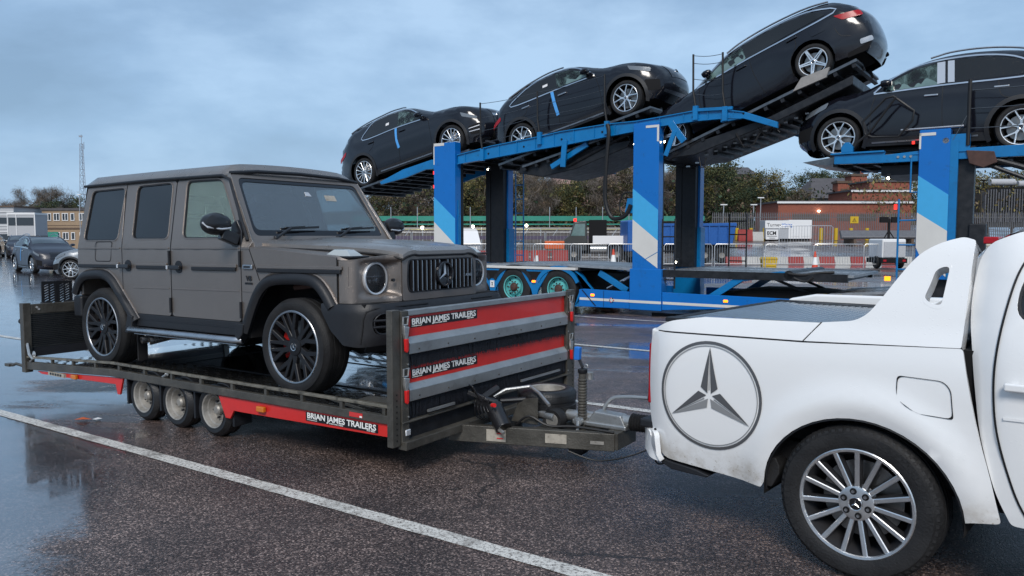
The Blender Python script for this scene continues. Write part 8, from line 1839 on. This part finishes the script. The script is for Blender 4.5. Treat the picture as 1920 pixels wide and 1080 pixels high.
for poly in (RWn, FWn):
    skin('side_window', rpoly(poly), (), .15, cf, .004, -.012, 'tinted_glass', pk, one=False)
    c = Vector((sum(q[0] for q in poly) / len(poly), sum(q[1] for q in poly) / len(poly))); skin('window_rubber', rpoly(poly), [rpoly([(*(c + (Vector(q[:2]) - c) * .96), q[2]) for q in poly])], .12, cf, .01, -.004, 'black_plastic', pk, one=False)
def cband(name, pts, w_, off, m, th=.001): return skin(name, strip(smoothline(pts, 6), w_), (), .06, cf, th, off + .003, m, pk)
cband('door_seam', [(.72, .43), (.655, .56), (.585, .80), (.56, 1.0), (.565, 1.20), (.60, 1.45), (.64, 1.58), (.70, 1.655), (.82, 1.695), (1.1, 1.715), (1.48, 1.72)], .009, .001, 'seam'); cband('door_seam', [(1.50, .43), (1.52, .9), (1.50, 1.3), (1.50, 1.71)], .008, .001, 'seam'); cband('door_seam', [(2.50, .43), (2.52, .9), (2.48, 1.28)], .008, .001, 'seam')
cband('body_crease', [(.60, .90), (1.4, .915), (2.5, .93)], .012, .003, 'white_paint', .003)
for x in (.60, 1.62):
    for s in (-1, 1):
        mb = MB(); y = s * .975; mb.box(x, x + .24, y - .014, y + .014, 1.025, 1.062); mb.box(x + .02, x + .05, min(s * .94, y), max(s * .94, y), 1.03, 1.058); mb.box(x + .19, x + .22, min(s * .94, y), max(s * .94, y), 1.03, 1.058); mb.build('door_handle', 'white_paint', pk, .010)
# cab rear wall, roof, screens, bonnet
mb = MB(); mb.add([(.50, -.80, .55), (.50, .80, .55), (.50, .84, 1.2), (.53, .72, 1.68), (.53, -.72, 1.68), (.50, -.84, 1.2)], [(0, 1, 2, 5), (5, 2, 3, 4)]); mb.build('cab_rear_wall', 'white_paint', pk, 0, 30)
mb = MB(); mb.add([(.488, -.60, 1.27), (.488, .60, 1.27), (.51, .54, 1.60), (.51, -.54, 1.60)], [(0, 1, 2, 3)]); mb.build('back_window', 'tinted_glass', pk)
mb = MB(); mb.box(.46, .52, -.73, -.60, 1.655, 1.688); mb.box(.46, .52, -.16, .16, 1.655, 1.685); mb.build('high_brake_lamp', 'red_lamp', pk, .006)
mb = MB(); mb.prism([(.415, 1.19), (.50, 1.19), (.505, .95), (.56, .75), (.64, .46), (.60, .46), (.50, .75), (.455, .98), (.425, 1.15)], -.915, -.70, 'y'); mb.prism([(.415, 1.19), (.50, 1.19), (.505, .95), (.56, .75), (.64, .46), (.60, .46), (.50, .75), (.455, .98), (.425, 1.15)], .70, .915, 'y'); mb.v = [(min(v[0], .485 + max(0, (1.05 - v[2]) * .25)) - .01, v[1] * .955, min(v[2], 1.175)) for v in mb.v]; mb.build('cab_gap_seal', 'deep_black', pk)
mb = MB(); mb.box(.44, .50, -.80, .80, 1.10, 1.20); mb.build('bulkhead_shelf', 'black_plastic', pk)
def topz(x): return float(np.interp(x, [.50, .56, .65, .9, 1.3, 1.8, 2.05], [1.665, 1.70, 1.722, 1.75, 1.765, 1.755, 1.72]))
vs = []; fs = []; NX, NYR = 22, 16
for i in range(NX + 1):
    x = .50 + 1.56 * i / NX; ye = float(np.interp(x, [.5, .56, .65, 1.0, 2.05], [.72, .735, .728, .70, .70]))
    for k in range(NYR + 1): t_ = -1 + 2 * k / NYR; vs.append((x, ye * t_, topz(x) + .055 * (1 - abs(t_) ** 2.6) * min(1, (x - .5) / .15 + .15)))
for i in range(NX):
    for k in range(NYR): q = i * (NYR + 1) + k; fs.append((q, q + NYR + 1, q + NYR + 2, q + 1))
mb = MB(); mb.add(vs, fs); mb.build('cab_roof', 'white_paint_wet', pk, smooth=50)
for s in (-1, 1): mb = MB(); mb.tube([(.75, s * .69, 1.745), (.80, s * .69, 1.775), (1.2, s * .685, 1.80), (1.8, s * .685, 1.79), (1.9, s * .685, 1.765)], .014, 8, 'dull_chrome'); mb.bar((.74, s * .69, 1.74), (1.9, s * .685, 1.765), .03, .03, 'satin_black'); mb.build('roof_rail', None, pk)
mb = MB(); mb.add([(2.06, -.70, 1.72), (2.06, .70, 1.72), (2.66, .82, 1.26), (2.66, -.82, 1.26), (2.10, 0, 1.77), (2.76, 0, 1.27)], [(0, 4, 5, 3), (4, 1, 2, 5)]); mb.build('windscreen', 'wind_glass', pk, 0, 60)
vs = []; fs = []
for i in range(13):
    x = 2.6 + 1.3 * i / 12; ye = .86 - .12 * (i / 12) ** 3; ze = float(np.interp(x, [2.6, 3.0, 3.6, 3.9], [1.28, 1.17, 1.10, .98]))
    for k in range(13): t_ = -1 + k / 6; vs.append((x + .06 * (1 - t_ * t_) * (i / 12), ye * t_, ze + .05 * (1 - abs(t_) ** 3)))
for i in range(12):
    for k in range(12): q = i * 13 + k; fs.append((q, q + 13, q + 14, q + 1))
mb = MB(); mb.add(vs, fs); mb.build('bonnet', 'white_paint_wet', pk, smooth=50)
mb = MB(); mb.prism([(3.90, .98), (3.97, .72), (3.90, .42), (3.80, .42), (3.82, .98)], -.80, .80, 'y'); mb.build('nose_panel', 'white_paint', pk, .02); mb = MB(); mb.box(3.95, 3.99, -.45, .45, .66, .92); mb.build('grille', 'gloss_black', pk, .02)
for s in (-1, 1): mb = MB(); mb.box(3.86, 3.97, min(s * .5, s * .8), max(s * .5, s * .8), .80, .94); mb.build('headlight', 'led_ring', pk, .03)
for s in (-1, 1): mb = MB(); mb.lathe([(0, -.08), (.07, -.07), (.1, 0), (.08, .05), (0, .05)], 16, (0, 0, 0), 'x'); mb.v = [(2.35 - v[0], s * 1.06 + v[1] * 1.3, 1.32 + v[2]) for v in mb.v]; mb.bar((2.4, s * .9, 1.27), (2.35, s * 1.0, 1.29), .05, .04); mb.build('door_mirror', 'white_paint', pk)
mb = MB(); mb.box(.8, 2.9, -.80, .80, .55, .60); mb.box(1.0, 1.4, -.6, .6, .6, 1.35); mb.box(1.9, 2.2, -.6, .6, .6, 1.35); mb.box(2.35, 2.6, -.8, .8, .8, 1.2); mb.build('cabin_interior', 'interior', pk, .03)
for s in (-1, 1): mb = MB(); mb.box(.72, 2.6, min(s * .80, s * .97), max(s * .80, s * .97), .36, .40); mb.build('side_step', 'black_plastic', pk, .01)
